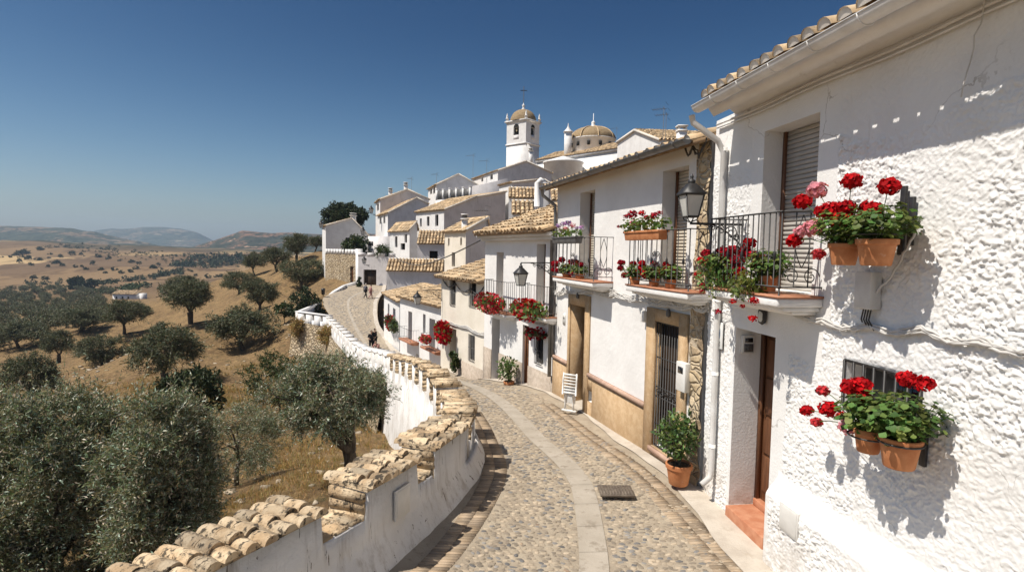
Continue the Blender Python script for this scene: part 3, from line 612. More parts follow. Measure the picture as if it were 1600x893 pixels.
# gap sills: broken brick in the crenels
for (a, b) in ((5.42, 5.98), (6.92, 7.32)):
    mb = MB()
    for i in range(3):
        for r_ in range(2):
            Yk = a + (b - a) * (i + .5) / 3; p, d = inner(Yk); nn = np.array([-d[1], d[0], 0]); dd_ = np.array([d[0], d[1], 0]); z1 = top_at((a + b) / 2)[0]
            mb.box(np.array([p[0], p[1], z1 + .012]) + nn * (.14 + .24 * r_), ((b - a) / 3 - .01, .22, .05), 0, ax=(dd_, nn, unit(np.array([rg.normal(0, .06), rg.normal(0, .06), 1])))); mb.V[-1] += rg.normal(0, .006, mb.V[-1].shape)
    mb.build('crenel_sill', M['coping'], para)
# access panel on the street side
p, d = inner(6.55); nn = np.array([-d[1], d[0], 0]); dd_ = np.array([d[0], d[1], 0]); mb = MB()
c = np.array([p[0], p[1], -3.0]) - nn * .03
mb.box(c, (.30, .03, .36), 0, ax=(dd_, nn, np.array([0, 0, 1.0]))); mb.box(c - nn * .012, (.25, .02, .31), 0, ax=(dd_, nn, np.array([0, 0, 1.0])))
bev(mb.build('meter_hatch', M['box_grey'], para), .004)
# ------------------------------------------------------------------ rubble retaining wall with the bastion and the white far parapet
pa = np.array([*inner(24.2)[0]]); E = [tuple(inner(Yk)[0]) for Yk in (24.3, 27, 30, 33.6, 38, 43, 47.8, 53.6)]
corner = at(516, 500, 54.2)[:2]; cb = at(467, 486, 57)[:2]; cc = at(503, 472, 63.5)[:2]
def sweep_wall(mb, pts, zt, zb, out0, out1, ncell, m=0, bumpy=.05):
    pts = np.array(pts, float); tt = np.concatenate([[0], np.cumsum(np.linalg.norm(np.diff(pts, axis=0), axis=1))]); n = int(tt[-1] / ncell) + 1; t = np.linspace(0, tt[-1], n)
    P = np.column_stack([np.interp(t, tt, pts[:, k]) for k in (0, 1)]); D = np.gradient(P, axis=0); D /= np.linalg.norm(D, axis=1)[:, None]; N = np.column_stack([-D[:, 1], D[:, 0]])
    Zt_ = np.interp(t, tt, zt); Zb_ = np.interp(t, tt, zb); rows = 14; V = []
    for r_ in range(rows):
        f = r_ / (rows - 1); o = out0 + (out1 - out0) * f; V.append(np.column_stack([P + N * o, Zt_ * (1 - f) + Zb_ * f]))
    V = np.array(V); sh = V.shape; V = V.reshape(-1, 3); V[:, :2] += (fbm(V * 2.2, 3, 51) * bumpy)[:, None] * np.tile(N, (rows, 1)); j, i = np.meshgrid(np.arange(rows - 1), np.arange(n - 1), indexing='ij'); k = (j * n + i).ravel()
    mb.add(V, np.stack([k, k + 1, k + n + 1, k + n], 1), m); return V.reshape(sh)
mb = MB(); zr_ = [road_z(Yk) for Yk in (24.3, 27, 30, 33.6, 38, 43, 47.8, 53.6)]
pts = E + [tuple(cb)]; zt = [z - .12 for z in zr_] + [zr_[-1] - .05]; zb = [z - 6 for z in zr_] + [zr_[-1] - 6]
# foot of the bastion: turn the corner outwards
top = sweep_wall(mb, pts, zt, zb, .62, 1.6, .4)
e2 = unit(np.array([*(cc - cb), 0]))
sweep_wall(mb, [tuple(cb), tuple(cc)], [zr_[-1] - .05, -6.4], [zr_[-1] - 6, -9], .62, 1.4, .5)
mb.build('stone_retaining_wall', M['stone'], smooth=False, label='rubble stone retaining wall under the white parapet at the street bend', cat='wall')
mb = MB(); z_t = float(np.interp(54, *TOPZ))
def white_run(mb, a, b, za, zb_, h=1.0, th=.4, slots=0):
    a = np.array(a); b = np.array(b); d = unit(np.array([*(b - a), 0])); n = np.array([-d[1], d[0], 0]); L = np.linalg.norm(b - a); g = lambda s, v, z: np.array([*a, 0]) + d * s + n * v + np.array([0, 0, z])
    zz = lambda s: za + (zb_ - za) * s / L
    k = max(1, slots)
    for i in range(k):
        s0, s1 = L * i / k, L * (i + 1) / k; sm = s1 - (.32 * L / k if slots else 0)
        mb.hexa([g(s0, 0, zz(s0) - h - .5), g(sm, 0, zz(sm) - h - .5), g(sm, th, zz(sm) - h - .5), g(s0, th, zz(s0) - h - .5), g(s0, 0, zz(s0)), g(sm, 0, zz(sm)), g(sm, th, zz(sm)), g(s0, th, zz(s0))])
        if slots: mb.hexa([g(sm, 0, zz(sm) - h - .5), g(s1, 0, zz(s1) - h - .5), g(s1, th, zz(s1) - h - .5), g(sm, th, zz(sm) - h - .5), g(sm, 0, zz(sm) - h * .62), g(s1, 0, zz(s1) - h * .62), g(s1, th, zz(s1) - h * .62), g(sm, th, zz(sm) - h * .62)])
    if slots: mb.hexa([g(-.05, -.06, zz(0) + .002), g(L, -.06, zz(L) + .002), g(L, th + .06, zz(L) + .002), g(-.05, th + .06, zz(0) + .002), g(-.05, -.06, zz(0) + .09), g(L, -.06, zz(L) + .09), g(L, th + .06, zz(L) + .09), g(-.05, th + .06, zz(0) + .09)])
e_ = np.array(E[-1]); white_run(mb, e_ + (0, .2), cb, z_t, z_t, 1.0, .4, 4)
white_run(mb, cb, cc, z_t, at(503, 472, 63.5)[2], 1.1, .35, 0)
c1 = at(511, 469, 65)[:2]; c2 = at(524, 456, 70)[:2]; c3 = at(541, 446, 74)[:2]; c4 = at(558, 440, 77)[:2]
for a, b, za, zb_ in ((c1, c2, at(511, 469, 65)[2], at(524, 456, 70)[2]), (c2, c3, at(524, 456, 70)[2], at(541, 446, 74)[2])): white_run(mb, a, b, za, zb_, 1.0, .35, 4)
white_run(mb, c3, c4, at(541, 446, 74)[2] + .1, at(558, 440, 77)[2], 1.0, .35, 0)
mb.build('bastion_parapet', M['white_far'], label='far white slotted parapet rounding the bend up to the dark gate', cat='wall')
# manhole cover
c = zat(962, 771, -3.57); mb = MB(); tq = tY(c[1]); q = road([tq, tq + .1], [.5, .5]); al = unit(q[1] - q[0]); ac = np.cross(al, [0, 0, 1.0]); c = c + np.array([0, 0, .045])
mb.box(c, (.50, .34, .03), 0, ax=(ac, al, np.array([0, 0, 1.0])))
mh = bev(mb.build('manhole_cover', M['manhole'], label='rectangular ribbed iron manhole cover set in the cobbles', cat='manhole cover'), .004)
mb = MB()
for i in range(11): mb.box(c + ac * (-.22 + .044 * i) + np.array([0, 0, .018]), (.018, .29, .012), 0, ax=(ac, al, np.array([0, 0, 1.0])))
mb.build('rib', M['manhole'], mh)
# ------------------------------------------------------------------ openings and fittings
def fit(F, o, kind, parent, v=0.0, m=None):
    a, b, z0, z1, dp = o[:5]; w = b - a; h = z1 - z0; q = v - dp
    if kind == 'shutter':
        mb = MB(); n = int(h / .055)
        for i in range(n):
            za = z0 + h * i / n; zb = z0 + h * (i + 1) / n - .008; F.bx(mb, a + .05, b - .05, q, q + .022, za, zb)
        F.bx(mb, a, b, q - .03, q - .004, z0, z1)
        s = mb.build('roller_shutter', m or M['shutter'], parent); mb = MB()
        for e in ((a, a + .05), (b - .05, b)): F.bx(mb, *e, q - .02, q + .05, z0, z1)
        mb.build('shutter_frame', M['wood'], s)
    elif kind == 'door':
        mb = MB(); F.bx(mb, a, b, q - .06, q - .004, z0, z1)
        k = max(2, int(w / .16)); rows = 4
        for i in range(2):
            for j in range(rows):
                sa = a + .09 + (w - .18) * i / 2 + .015; sb = a + .09 + (w - .18) * (i + 1) / 2 - .015; za = z0 + .12 + (h - .24) * j / rows + .02; zb = z0 + .12 + (h - .24) * (j + 1) / rows - .02
                F.bx(mb, sa, sb, q - .003, q + .018, za, zb)
        d = mb.build('door', m or M['wood'], parent); bev(d, .006); mb = MB()
        for e in ((a, a + .06, z0, z1), (b - .06, b, z0, z1), (a + .06, b - .06, z1 - .06, z1)): F.bx(mb, e[0], e[1], q, q + .05, e[2], e[3])
        mb.build('door_frame', m or M['wood'], d); mb = MB(); mb.tube([F.p(a + .12, q + .02, z0 + 1.0), F.p(a + .12, q + .07, z0 + 1.0), F.p(a + .22, q + .07, z0 + 1.0)], .012, 6); mb.build('handle', M['bronze'], d)
    elif kind in ('window', 'pane'):
        mb = MB(); F.bx(mb, a, b, q - .05, q - .01, z0, z1); wd = mb.build('window', M['glass_dark'], parent)
        mb = MB(); t = min(.06, w * .12)
        for e in ((a, a + t, z0, z1), (b - t, b, z0, z1), (a + t, b - t, z1 - t, z1), (a + t, b - t, z0, z0 + t), ((a + b) / 2 - t * .4, (a + b) / 2 + t * .4, z0 + t, z1 - t)): F.bx(mb, e[0], e[1], q - .008, q + .03, e[2], e[3])
        mb.build('window_frame', m or M['wood_dark'], wd)
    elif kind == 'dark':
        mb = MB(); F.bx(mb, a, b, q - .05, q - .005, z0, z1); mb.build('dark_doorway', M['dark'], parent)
def bars(F, s0, s1, z0, z1, v, n, r=.008, rails=(0, .5, 1), box=0.0):
    mb = MB()
    for i in range(n + 1):
        s = s0 + (s1 - s0) * i / n; mb.tube([F.p(s, v, z0), F.p(s, v, z1)], r, 5)
    for f in rails:
        z = z0 + (z1 - z0) * f; F.bx(mb, s0, s1, v - .006, v + .006, z - .012, z + .012)
    if box:
        for s in (s0, s1):
            for f in rails: z = z0 + (z1 - z0) * f; F.bx(mb, s - .008, s + .008, v - box, v, z - .01, z + .01)
    return mb
def scroll(mb, c, e1, e2, r, turns=1.4, flip=1, tr=.007, start=0.0):
    t = np.linspace(0, turns * 2 * np.pi, int(16 * turns) + 2); rr = r * (1 - t / t[-1] * .8)
    mb.tube([c + e1 * math.cos(a + start) * k + e2 * math.sin(a + start) * k * flip for a, k in zip(t, rr)], tr, 4)
def balcony(F, parent, s0, s1, z0, prot, h, nb, scrolls=True, slabm=None, gap=.0, iron=None, ns=5, bellied=False):
    sm = slabm or M['white']; mb = MB(); F.bx(mb, s0 - .04, s1 + .04, 0, prot + .04, z0 - .12, z0 - .025); F.bx(mb, s0 - .0, s1 + .0, 0, prot - .06, z0 - .17, z0 - .121); F.bx(mb, s0 + .05, s1 - .05, 0, prot - .18, z0 - .21, z0 - .171)
    sl = bev(mb.build('balcony', sm, parent), .02)
    mb = MB(); F.bx(mb, s0 - .05, s1 + .05, .0, prot + .05, z0 - .0245, z0); mb.build('floor_tile', M['terracotta_floor'], sl)
    mb = MB(); zt = z0 + h; zb = z0 + .09
    for i in range(nb + 1):
        s = s0 + (s1 - s0) * i / nb; mb.tube([F.p(s, prot, z0 if i in (0, nb) else zb), F.p(s, prot, zt)], .010 if i in (0, nb) else .0075, 5)
        if i % 3 == 1 and ns > 3: mb.lathe([(.008, 0), (.018, .03), (.02, .05), (.018, .07), (.008, .1)], F.p(s, prot, z0 + h * .42), 6)
    for z in (zb, zt): F.bx(mb, s0 - .012, s1 + .012, prot - .014, prot + .014, z - .008, z + .008)
    for s in (s0, s1):
        for z in (zb, zt): F.bx(mb, s - .012, s + .012, 0, prot, z - .0075, z + .0075)
        if scrolls and s == s0:
            for i in range(1, 3): mb.tube([F.p(s, prot * i / 3, zb + (0 if i % 2 else .0)), F.p(s, prot * i / 3, zt)], .007, 5)
            for q, fl in ((.27, 1), (.73, -1)): scroll(mb, F.p(s, prot * q, zb + .11), -F.n * fl, np.array([0, 0, 1.0]), .10, 1.3, 1, .006)
            for q, fl in ((.3, 1), (.7, -1)):
                tt = np.linspace(0, 1, 12); mb.tube([F.p(s, prot * (.5 + (q - .5) * math.sin(x * math.pi) * (1 - x * .3)), zb + .2 + (h - .32) * x) for x in tt], .006, 4)
        else:
            for i in range(1, ns): mb.tube([F.p(s, prot * i / ns, zb), F.p(s, prot * i / ns, zt)], .0075, 5)
    if scrolls:
        mid = (s0 + s1) / 2
        for e in (-1, 1):
            for f in (-1, 1): scroll(mb, F.p(mid + e * .055, prot + .012, z0 + h * .5 + f * .07), F.d * e, np.array([0, 0, 1.0]) * f, .055, 1.2, 1, .007)
    mb.build('railing', iron or M['iron'], sl); return sl
def cable_run(name, label, F, pts, v=.05, n=3, sag=.05, spread=.03, r=.010, m='cable', seed=1, loops=0):
    rg = np.random.default_rng(seed); W = [F.hit(px, py, v) for px, py in pts]; mb = MB()
    for k in range(n):
        P = []
        for (a, z), (b, z2) in zip(W, W[1:]):
            for f in np.linspace(0, 1, 9)[:-1]: P.append([a + (b - a) * f, v + rg.normal(0, .006), z + (z2 - z) * f - sag * math.sin(f * math.pi) * (1 + k * .5 * rg.random()) + (k - n / 2) * spread + rg.normal(0, .006)])
        P.append([W[-1][0], v, W[-1][1]]); mb.tube(F.P(np.array(P)), r * (1 + .3 * rg.random()), 5)
    return mb.build(name, M[m], label=label, cat='cable', smooth=True)
def gutter(F, parent, s0, s1, v, z, r, m, brk=.9, name='gutter', slope=0.0):
    mb = MB(); th = np.linspace(np.pi, 2 * np.pi, 9); S = np.linspace(s0, s1, 12); V = []
    for rr in (r, r - .008):
        for s in S: V += [F.p(s, v + math.cos(t) * rr, z + math.sin(t) * rr + slope * (s - s0)) for t in th]
    k = 9; N = len(S) * k
    for off in (0, N): pass
    Fc = []
    for i in range(len(S) - 1):
        for j in range(k - 1): Fc += [[i * k + j, i * k + j + 1, (i + 1) * k + j + 1, (i + 1) * k + j], [N + i * k + j + 1, N + i * k + j, N + (i + 1) * k + j, N + (i + 1) * k + j + 1]]
    mb.add(np.array(V), Fc)
    for s in (s0, s1): mb.add([F.p(s, v + math.cos(t) * r, z + math.sin(t) * r + slope * (s - s0)) for t in th], [list(range(9))])
    mb.tube([F.p(s0, v + r, z), F.p(s1, v + r, z + slope * (s1 - s0))], .010, 5)
    g = mb.build(name, m, parent, smooth=False)
    for s in np.arange(s0 + .3, s1, brk): mb = MB(); mb.tube([F.p(s, v + math.cos(t) * (r + .004), z + math.sin(t) * (r + .004) + slope * (s - s0)) for t in th], .009, 4); mb.build('gutter_bracket', m, g)
    return g
def wall_lantern(name, label, F, s, z, v, size, post=True, arm_v0=0.0, group=None):
    """four sided street lantern on a scrolled wall bracket; post: stands on the arm, else hangs from it"""
    L = thing(name, label, 'lantern', F.p(s, arm_v0, z), group); c = F.p(s, v, z); H = size; w0, w1 = .155 * H / .7, .255 * H / .7; e1, e2 = F.d, F.n; up = np.array([0, 0, 1.0])
    zb = .13 * H if post else -.80 * H; zt = zb + .42 * H
    mb = MB(); g = lambda a, b, zz, ww: c + e1 * a * ww / 2 + e2 * b * ww / 2 + up * zz
    cs = [(-1, -1), (1, -1), (1, 1), (-1, 1)]
    for a, b in cs: mb.tube([g(a, b, zb, w0), g(a, b, zt, w1)], .011 * H / .7, 4)
    for zz, ww in ((zb, w0), (zt, w1)):
        for k in range(4): mb.tube([g(*cs[k], zz, ww), g(*cs[(k + 1) % 4], zz, ww)], .012 * H / .7, 4)
    fr = mb.build('lantern_frame', M['iron'], L); mb = MB()
    for k in range(4): mb.quad(g(*cs[k], zb, w0 * .96), g(*cs[(k + 1) % 4], zb, w0 * .96), g(*cs[(k + 1) % 4], zt, w1 * .96), g(*cs[k], zt, w1 * .96))
    mb.build('lamp_glass', M['lamp_glass'], fr); mb = MB()
    V = [g(*q, zt, w1 * 1.16) for q in cs] + [g(*q, zt + .03 * H, w1 * 1.16) for q in cs] + [g(*q, zt + .22 * H, w1 * .36) for q in cs]
    mb.add(V, [[3, 2, 1, 0], [0, 1, 5, 4], [1, 2, 6, 5], [2, 3, 7, 6], [3, 0, 4, 7], [4, 5, 9, 8], [5, 6, 10, 9], [6, 7, 11, 10], [7, 4, 8, 11], [8, 9, 10, 11]])
    r = H / .7; mb.lathe([(.045 * r, 0), (.05 * r, .02 * r), (.05 * r, .05 * r), (.03 * r, .06 * r), (.018 * r, .075 * r), (.028 * r, .095 * r), (.018 * r, .115 * r), (.004, .14 * r)], c + up * (zt + .21 * H), 8)
    mb.build('lantern_cap', M['iron'], L); mb = MB()
    arm = v - arm_v0; zz0 = 0.0 if post else 0.02 * H
    F.bx(mb, s - .014, s + .014, arm_v0, v, z + zz0 - .014, z + zz0 + .014)
    mb.tube([F.p(s, arm_v0 + .012, z - .42 * arm), F.p(s, arm_v0 + .012, z + .1)], .014, 5)
    tt = np.linspace(0, 1, 12); mb.tube([F.p(s, arm_v0 + arm * .70 * x, z - arm * .40 * (1 - x) ** 1.8) for x in tt], .010, 5)
    for q, rr in ((.22, .13), (.42, .085), (.58, .055), (.12, .06)): scroll(mb, F.p(s, arm_v0 + arm * q, z - arm * rr * 1.15 - (arm * .16 if q == .12 else 0)), e2, up, arm * rr, 1.5, 1, .008 * max(.7, H / .7))
    if post:
        for a, b in cs: mb.tube([g(a, b, zb, w0), g(a, b, zb - .06 * H, w0 * .8), c + up * .015], .008, 4)
    else: mb.tube([c + up * zz0, c + up * (zt + .3 * H)], .008, 4)
    mb.build('bracket', M['iron'], L); return L
def house(name, label, F, s0, s1, zb, ze, D, slope, ops, wm, oh=.3, group=None, roof=True, cat='house', ztop_far=None, endw=(True, True), tp_=.22, cell=.6, disp=None, fits=(), seed=1, v=0.0, capm=None):
    H = thing(name, label, cat, F.p((s0 + s1) / 2, -.5, zb + .6), group)
    mb = MB(); wall_grid(mb, F, s0, s1, zb, ze, ops, cell, disp, 0, v); zr = ze + slope * (D / 2); g = F.p
    for s, fl in ((s0, 1), (s1, -1)):
        mb.poly([g(s, v, zb), g(s, v, ze), g(s, -D / 2, zr), g(s, -D, ze), g(s, -D, zb)][::fl])
    mb.quad(g(s0, -D, zb), g(s1, -D, zb), g(s1, -D, ze), g(s0, -D, ze)); mb.build('wall', wm, H)
    if roof:
        mb = MB(); e = .06; z_e = ze - oh * slope + .05
        O = g(s0 - e, v + oh, z_e); U = g(s0 - e, -D / 2, zr + .05) - O; Aa = g(s1 + e, v + oh, z_e) - O
        tile_roof(mb, O, Aa, U, tp_, .34, seed=seed, endcap=2 if capm else None, under=.07)
        O2 = g(s1 + e, -D - oh, z_e); tile_roof(mb, O2, -Aa, g(s1 + e, -D / 2, zr + .05) - O2, tp_, .34, seed=seed + 5, under=.07)
        mb.tube([g(s0 - e, -D / 2, zr + .07), g(s1 + e, -D / 2, zr + .07)], .09, 6, 0); mb.build('roof', [M['tile'], M['tile_under'], M['tile_cap']], H)
    for o, k in zip(ops, fits): 
        if k: fit(F, o, *(k if isinstance(k, tuple) else (k,)), parent=H)
    return H
# ================================================================== HOUSE 1: rough thrown plaster
zt1 = F1.hit(1300, 107)[1]; print('zt1', zt1, F1.hit(1090, 167, .5), F1.hit(1390, 0, .5))
b1 = F1.op((1195, 206), (1282, 174), (1282, 462), .30)
dr1 = F1.op((1150, 511), (1212, 527), (1137, 787), .42)
w1 = F1.op((1324, 557), (1440, 606), (1330, 634), .22)
OPS1 = [b1, dr1, w1]; pl_s = F1.hit(1214, 770)[0]; print('ops1', OPS1, pl_s)
def sm_mask(S, Z):                       # flat surround bands -> no lumps
    m = np.ones_like(S)
    def rect(a, b, c, d, soft=.03):
        dx = np.maximum(np.maximum(a - S, S - b), np.maximum(c - Z, Z - d)); return np.clip(dx / soft, 0, 1)
    m = np.minimum(m, rect(b1[0] - .19, b1[1] + .22, b1[2] - .6, zt1 + 1)) if False else m
    m = np.minimum(m, rect(b1[0] - .30, b1[0], b1[2] - .3, 9)); m = np.minimum(m, rect(b1[0] - .21, b1[1] + .22, b1[2] - .7, 9))
    m = np.minimum(m, rect(dr1[0] - .25, dr1[1] + .06, dr1[2] - .5, dr1[3] + .25)); m = np.minimum(m, rect(w1[0] - .03, w1[1] + .03, w1[2] - .03, w1[3] + .03, .02))
    return m
def rough_disp(S, Z):
    P = np.column_stack([S, Z, np.zeros_like(S)]); w = np.column_stack([fbm(P * 9, 2, 61), fbm(P * 9 + 31, 2, 62), np.zeros_like(S)]) * .035
    Q = P + w; st = lambda x, a, b: (lambda t: t * t * (3 - 2 * t))(np.clip((x - a) / (b - a), 0, 1))
    lf = fbm(P * 2.7 + 3, 2, 73); lf2 = fbm(P * 4.1 + 8, 2, 74); n1 = fbm(Q * 17, 3, 63); n2 = fbm(Q * 33 + 5, 3, 64); n3 = fbm(Q * 58 + 9, 2, 65)
    h = st(n1 + .3 * lf, -.02, .20) * .009 + st(n2 + .22 * lf2, .0, .16) * .010 + st(n3 - .2 * lf, .0, .22) * .007 + n3 * .004
    pt = st(fbm(P * 1.1, 3, 67), -.22, .18); h = h * (.42 + .58 * pt); big = fbm(P * .9, 3, 68) * .03
    zpl = F1_PL + .0; t = np.clip((F1_PL + .26 - Z) / .28, 0, 1) * np.clip((pl_s + .02 - S) / .06, 0, 1)     # plinth swelling near the street
    sm = 1 - .75 * np.exp(-((Z - F1_PL - .10) / .15) ** 2) * (S < pl_s)
    up = np.where(Z > zt1 - .75 + .1 * np.sin(S * 3), .25, 1.0)
    return (h * up * sm) * sm_mask(S, Z) + big * sm_mask(S, Z) * .6 + .17 * (3 * t * t - 2 * t ** 3)
F1_PL = F1.hit(1217, 768)[1]
H1 = thing('rough_white_house', 'rough thrown-plaster white house nearest on the right, with long white gutter', 'house', F1.p(7, -.5, -3.6))
mb = MB(); near_cell = .0095; s_vis = F1.hit(1600, 300)[0] - .5; print('s_vis', s_vis)
wall_grid(mb, F1, s_vis, S1, -3.75, zt1, OPS1, near_cell, rough_disp)
sb = 0.2; wall_grid(mb, F1, sb, s_vis, -3.75, zt1, [], .25, lambda S, Z: rough_disp(S, Z) * (S < s_vis - .01) + rough_disp(S, Z) * (S >= s_vis - .01))
g = F1.p; D1 = 6.0; zr1 = zt1 + .32 * D1 / 2
for s, fl in ((sb, 1), (S1, -1)): mb.poly([g(s, 0, -3.75), g(s, 0, zt1), g(s, -D1 / 2, zr1), g(s, -D1, zt1), g(s, -D1, -3.75)][::fl])
mb.quad(g(sb, -D1, -3.75), g(S1, -D1, -3.75), g(S1, -D1, zt1), g(sb, -D1, zt1)); mb.build('wall', M['rough'], H1)
zg = F1.hit(1240, 84, .60)[1] - .03; sg = F1.hit(1090, 160, .56)[0]
mb = MB()                                # coved white soffit
prof = [(.0, zt1 - .04), (.04, zt1 - .03), (.16, zt1 + .06), (.34, zg - .08), (.42, zg + .02), (.42, zg + .10), (0, zg + .16)]
for a, b in ((sb, sg - .03),):
    V = [g(s, v, z) for s in (a, b) for v, z in prof]; n = len(prof); mb.add(V, [[i, i + 1, n + i + 1, n + i] for i in range(n - 1)]); mb.add(V[n:], [list(range(n))])
    mb.add(V[:n], [list(range(n))[::-1]])
mb.build('soffit_cornice', M['white'], H1)
mb = MB(); O = g(sb, .50, zg + .13); U = g(sb, -D1 / 2, zr1 + .42) - O; tile_roof(mb, O, g(sg, .50, zg + .13) - O, U, .235, .36, seg=7, endcap=2, seed=3, jit=.8)
O2 = g(sg, -D1 - .3, zt1 + .0); tile_roof(mb, O2, g(sb, 0, 0) - g(sg, 0, 0), g(sg, -D1 / 2, zr1 + .42) - O2, .235, .36, seed=4); mb.build('roof', [M['tile'], M['tile_under'], M['tile_cap']], H1)
gutter(F1, H1, sb, sg, .56, zg + .05, .085, M['gutter_white'], .62)
mb = MB(); sp_ = F1.hit(1128, 330, .07)[0]; zdb = F1.hit(1100, 745, .1)[1]
mb.tube([g(sp_ + .05, .54, zg - .02), g(sp_ + .04, .52, zg - .12), g(sp_ + .01, .16, zg - .36), g(sp_, .075, zg - .52), g(sp_, .075, zdb + .16), g(sp_, .09, zdb + .06), g(sp_ - .02, .22, zdb - .03)], .042, 10)
for z in np.linspace(zdb + .5, zt1 - .5, 5): mb.tube([g(sp_, .075, z), g(sp_, .075, z + .05)], .048, 10)
mb.build('downpipe', M['gutter_white'], H1, smooth=False)
mb = MB()
for dz, r in ((-.09, .016), (-.135, .012)): mb.tube([g(s, .03 + r, zt1 + dz + .012 * math.sin(s * 3)) for s in np.linspace(sb, S1 - .1, 40)], r, 6)
mb.build('conduit', M['gutter_white'], H1, smooth=True)
fit(F1, b1, 'shutter', H1, m=M['shutter_grey'])
fit(F1, (dr1[0], dr1[1], dr1[2] + .10, dr1[3], dr1[4]), 'door', H1)
mb = MB(); F1.bx(mb, dr1[0] + .004, dr1[1] - .004, -.46, .05, dr1[2] - .35, dr1[2] + .005); F1.bx(mb, dr1[0] + .02, dr1[1] - .02, -.46, -.34, dr1[2] + .006, dr1[2] + .10); bev(mb.build('doorstep', M['terracotta_floor'], H1), .01)
mb = MB(); F1.bx(mb, w1[0], w1[1], -.26, -.21, w1[2], w1[3]); wd = mb.build('window', M['glass_dark'], H1)
bars(F1, w1[0] - .01, w1[1] + .01, w1[2] - .01, w1[3] + .02, .02, 7, .014, (0, 1), box=.1).build('window_grille', M['iron'], wd)
# balcony with flat railing
s_r = F1.hit(1223, 330, .48)[0]; s_l = F1.hit(1113, 342, .48)[0]; zb1 = F1.hit(1217, 462, .48)[1]; hr = F1.hit(1223, 330, .48)[1] - zb1; print('balc1', s_r, s_l, zb1, hr)
balcony(F1, H1, s_r, s_l, zb1, .48, hr, 14)
mb = MB(); a, z = F1.hit(1336, 424, .13); b, z2 = F1.hit(1358, 484, .13); F1.bx(mb, min(a, b), max(a, b), .01, .13, z2, z); mbx = bev(mb.build('meter_box', M['box_grey'], H1), .012); mb = MB()
for k in range(4): mb.tube([g(a - .06 - .03 * k, .07, z2), g(a - .05 - .03 * k, .08, z2 - .1), g(a - .04 - .05 * k, .06, z2 - .13 - .02 * k)], .007, 6)
mb.build('conduit_tail', M['cable_dark'], mbx, smooth=True)
a, z = F1.hit(1218, 782, .2); b, z2 = F1.hit(1244, 846, .2); mb = MB(); F1.bx(mb, min(a, b), max(a, b), .14, .195, z2, z); F1.bx(mb, min(a, b) + .02, max(a, b) - .02, .1952, .20, z2 + .02, z - .02); bev(mb.build('hatch_panel', M['box_grey'], H1), .005)
mb = MB(); a, z = F1.hit(1190, 492, .06); mb.lathe([(.004, 0), (.045, .03), (.052, .08), (.052, .16), (.045, .2), (.004, .23)], F1.p(a, .05, z - .12), 10); lm = mb.build('porch_light', M['iron'], H1); mb = MB(); mb.lathe([(.02, 0), (.034, .03), (.034, .1), (.02, .13)], F1.p(a - .012, .078, z - .08), 8); mb.build('light_glass', M['lamp_glass'], lm, smooth=True)
mb = MB(); sj = dr1[1] - .004; gj = Facade(F1.p(sj, -.42, 0)[:2], F1.p(sj, 0, 0)[:2]); a0, z0_ = F1.hit(1173, 528, 0); mb = MB(); sj = dr1[1]
mb.box(F1.p(sj - .03, -.16, F1.hit(1165, 542)[1]), (.06, .17, .24), 0, ax=(F1.d, F1.n, np.array([0, 0, 1.0]))); ic = bev(mb.build('intercom', M['box_grey'], H1), .008); mb = MB()
zc = F1.hit(1165, 542)[1]; mb.box(F1.p(sj - .064, -.16, zc + .06), (.008, .11, .06), 0, ax=(F1.d, F1.n, np.array([0, 0, 1.0]))); mb.build('display', M['glass_dark'], ic); mb = MB(); mb.box(F1.p(sj - .062, -.16, zc - .045), (.006, .13, .11), 0, ax=(F1.d, F1.n, np.array([0, 0, 1.0])))
for i in range(3):
    for j in range(2): mb.box(F1.p(sj - .064, -.20 + .04 * i, zc - .02 - .045 * j), (.01, .022, .022), 0, ax=(F1.d, F1.n, np.array([0, 0, 1.0])))
mb.build('keypad_panel', M['iron_grey'], ic)
a, z = F1.hit(1122, 502, .03); b, z2 = F1.hit(1127, 545, .03); sc_ = (a + b) / 2; mb = MB(); F1.bx(mb, sc_ - .10, sc_ + .10, .03, .045, z2, z); pq = bev(mb.build('house_plaque', M['sign_white'], H1), .004)
mb = MB(); F1.bx(mb, sc_ - .105, sc_ + .105, .026, .029, z2 - .008, z + .008); mb.build('plaque_border', M['iron'], pq); mb = MB()
th = np.linspace(0, 2 * np.pi, 16)[:-1]; zc = (z + z2) / 2
mb.add([F1.p(sc_ + .045 * math.cos(t), .047, zc + .03 + .11 * math.sin(t)) for t in th], [list(range(15))[::-1]]); mb.build('plaque_emblem', M['sign_blue'], pq); mb = MB()
mb.add([F1.p(sc_ + .03 * math.cos(t), .049, zc + .06 + .03 * math.sin(t)) for t in th], [list(range(15))[::-1]])
mb.build('plaque_symbol', M['sign_white'], pq); mb = MB()
for i in range(4): F1.bx(mb, sc_ - .05, sc_ - .05 + (.08 if i % 2 else .1), .0455, .048, z2 + .03 + .022 * i, z2 + .038 + .022 * i)
mb.build('plaque_text', M['iron'], pq)
cable_run('wall_cable', 'white painted cable bundle sagging across the rough plaster below the meter box', F1, [(1225, 478), (1285, 500), (1355, 508), (1440, 512), (1530, 530), (1640, 546)], .05, 4, .03, .018, .011, seed=2)
cable_run('hanging_wire', 'thin white wire hanging straight down the shaded top of the rough wall', F1, [(1541, -5), (1502, 152)], .06, 1, 0, 0, .004, seed=3)
cable_run('drooping_cable', 'pale cable running from the upper flower pots down to the grey meter box', F1, [(1437, 346), (1400, 420), (1345, 482)], .06, 1, .02, 0, .010, seed=4)
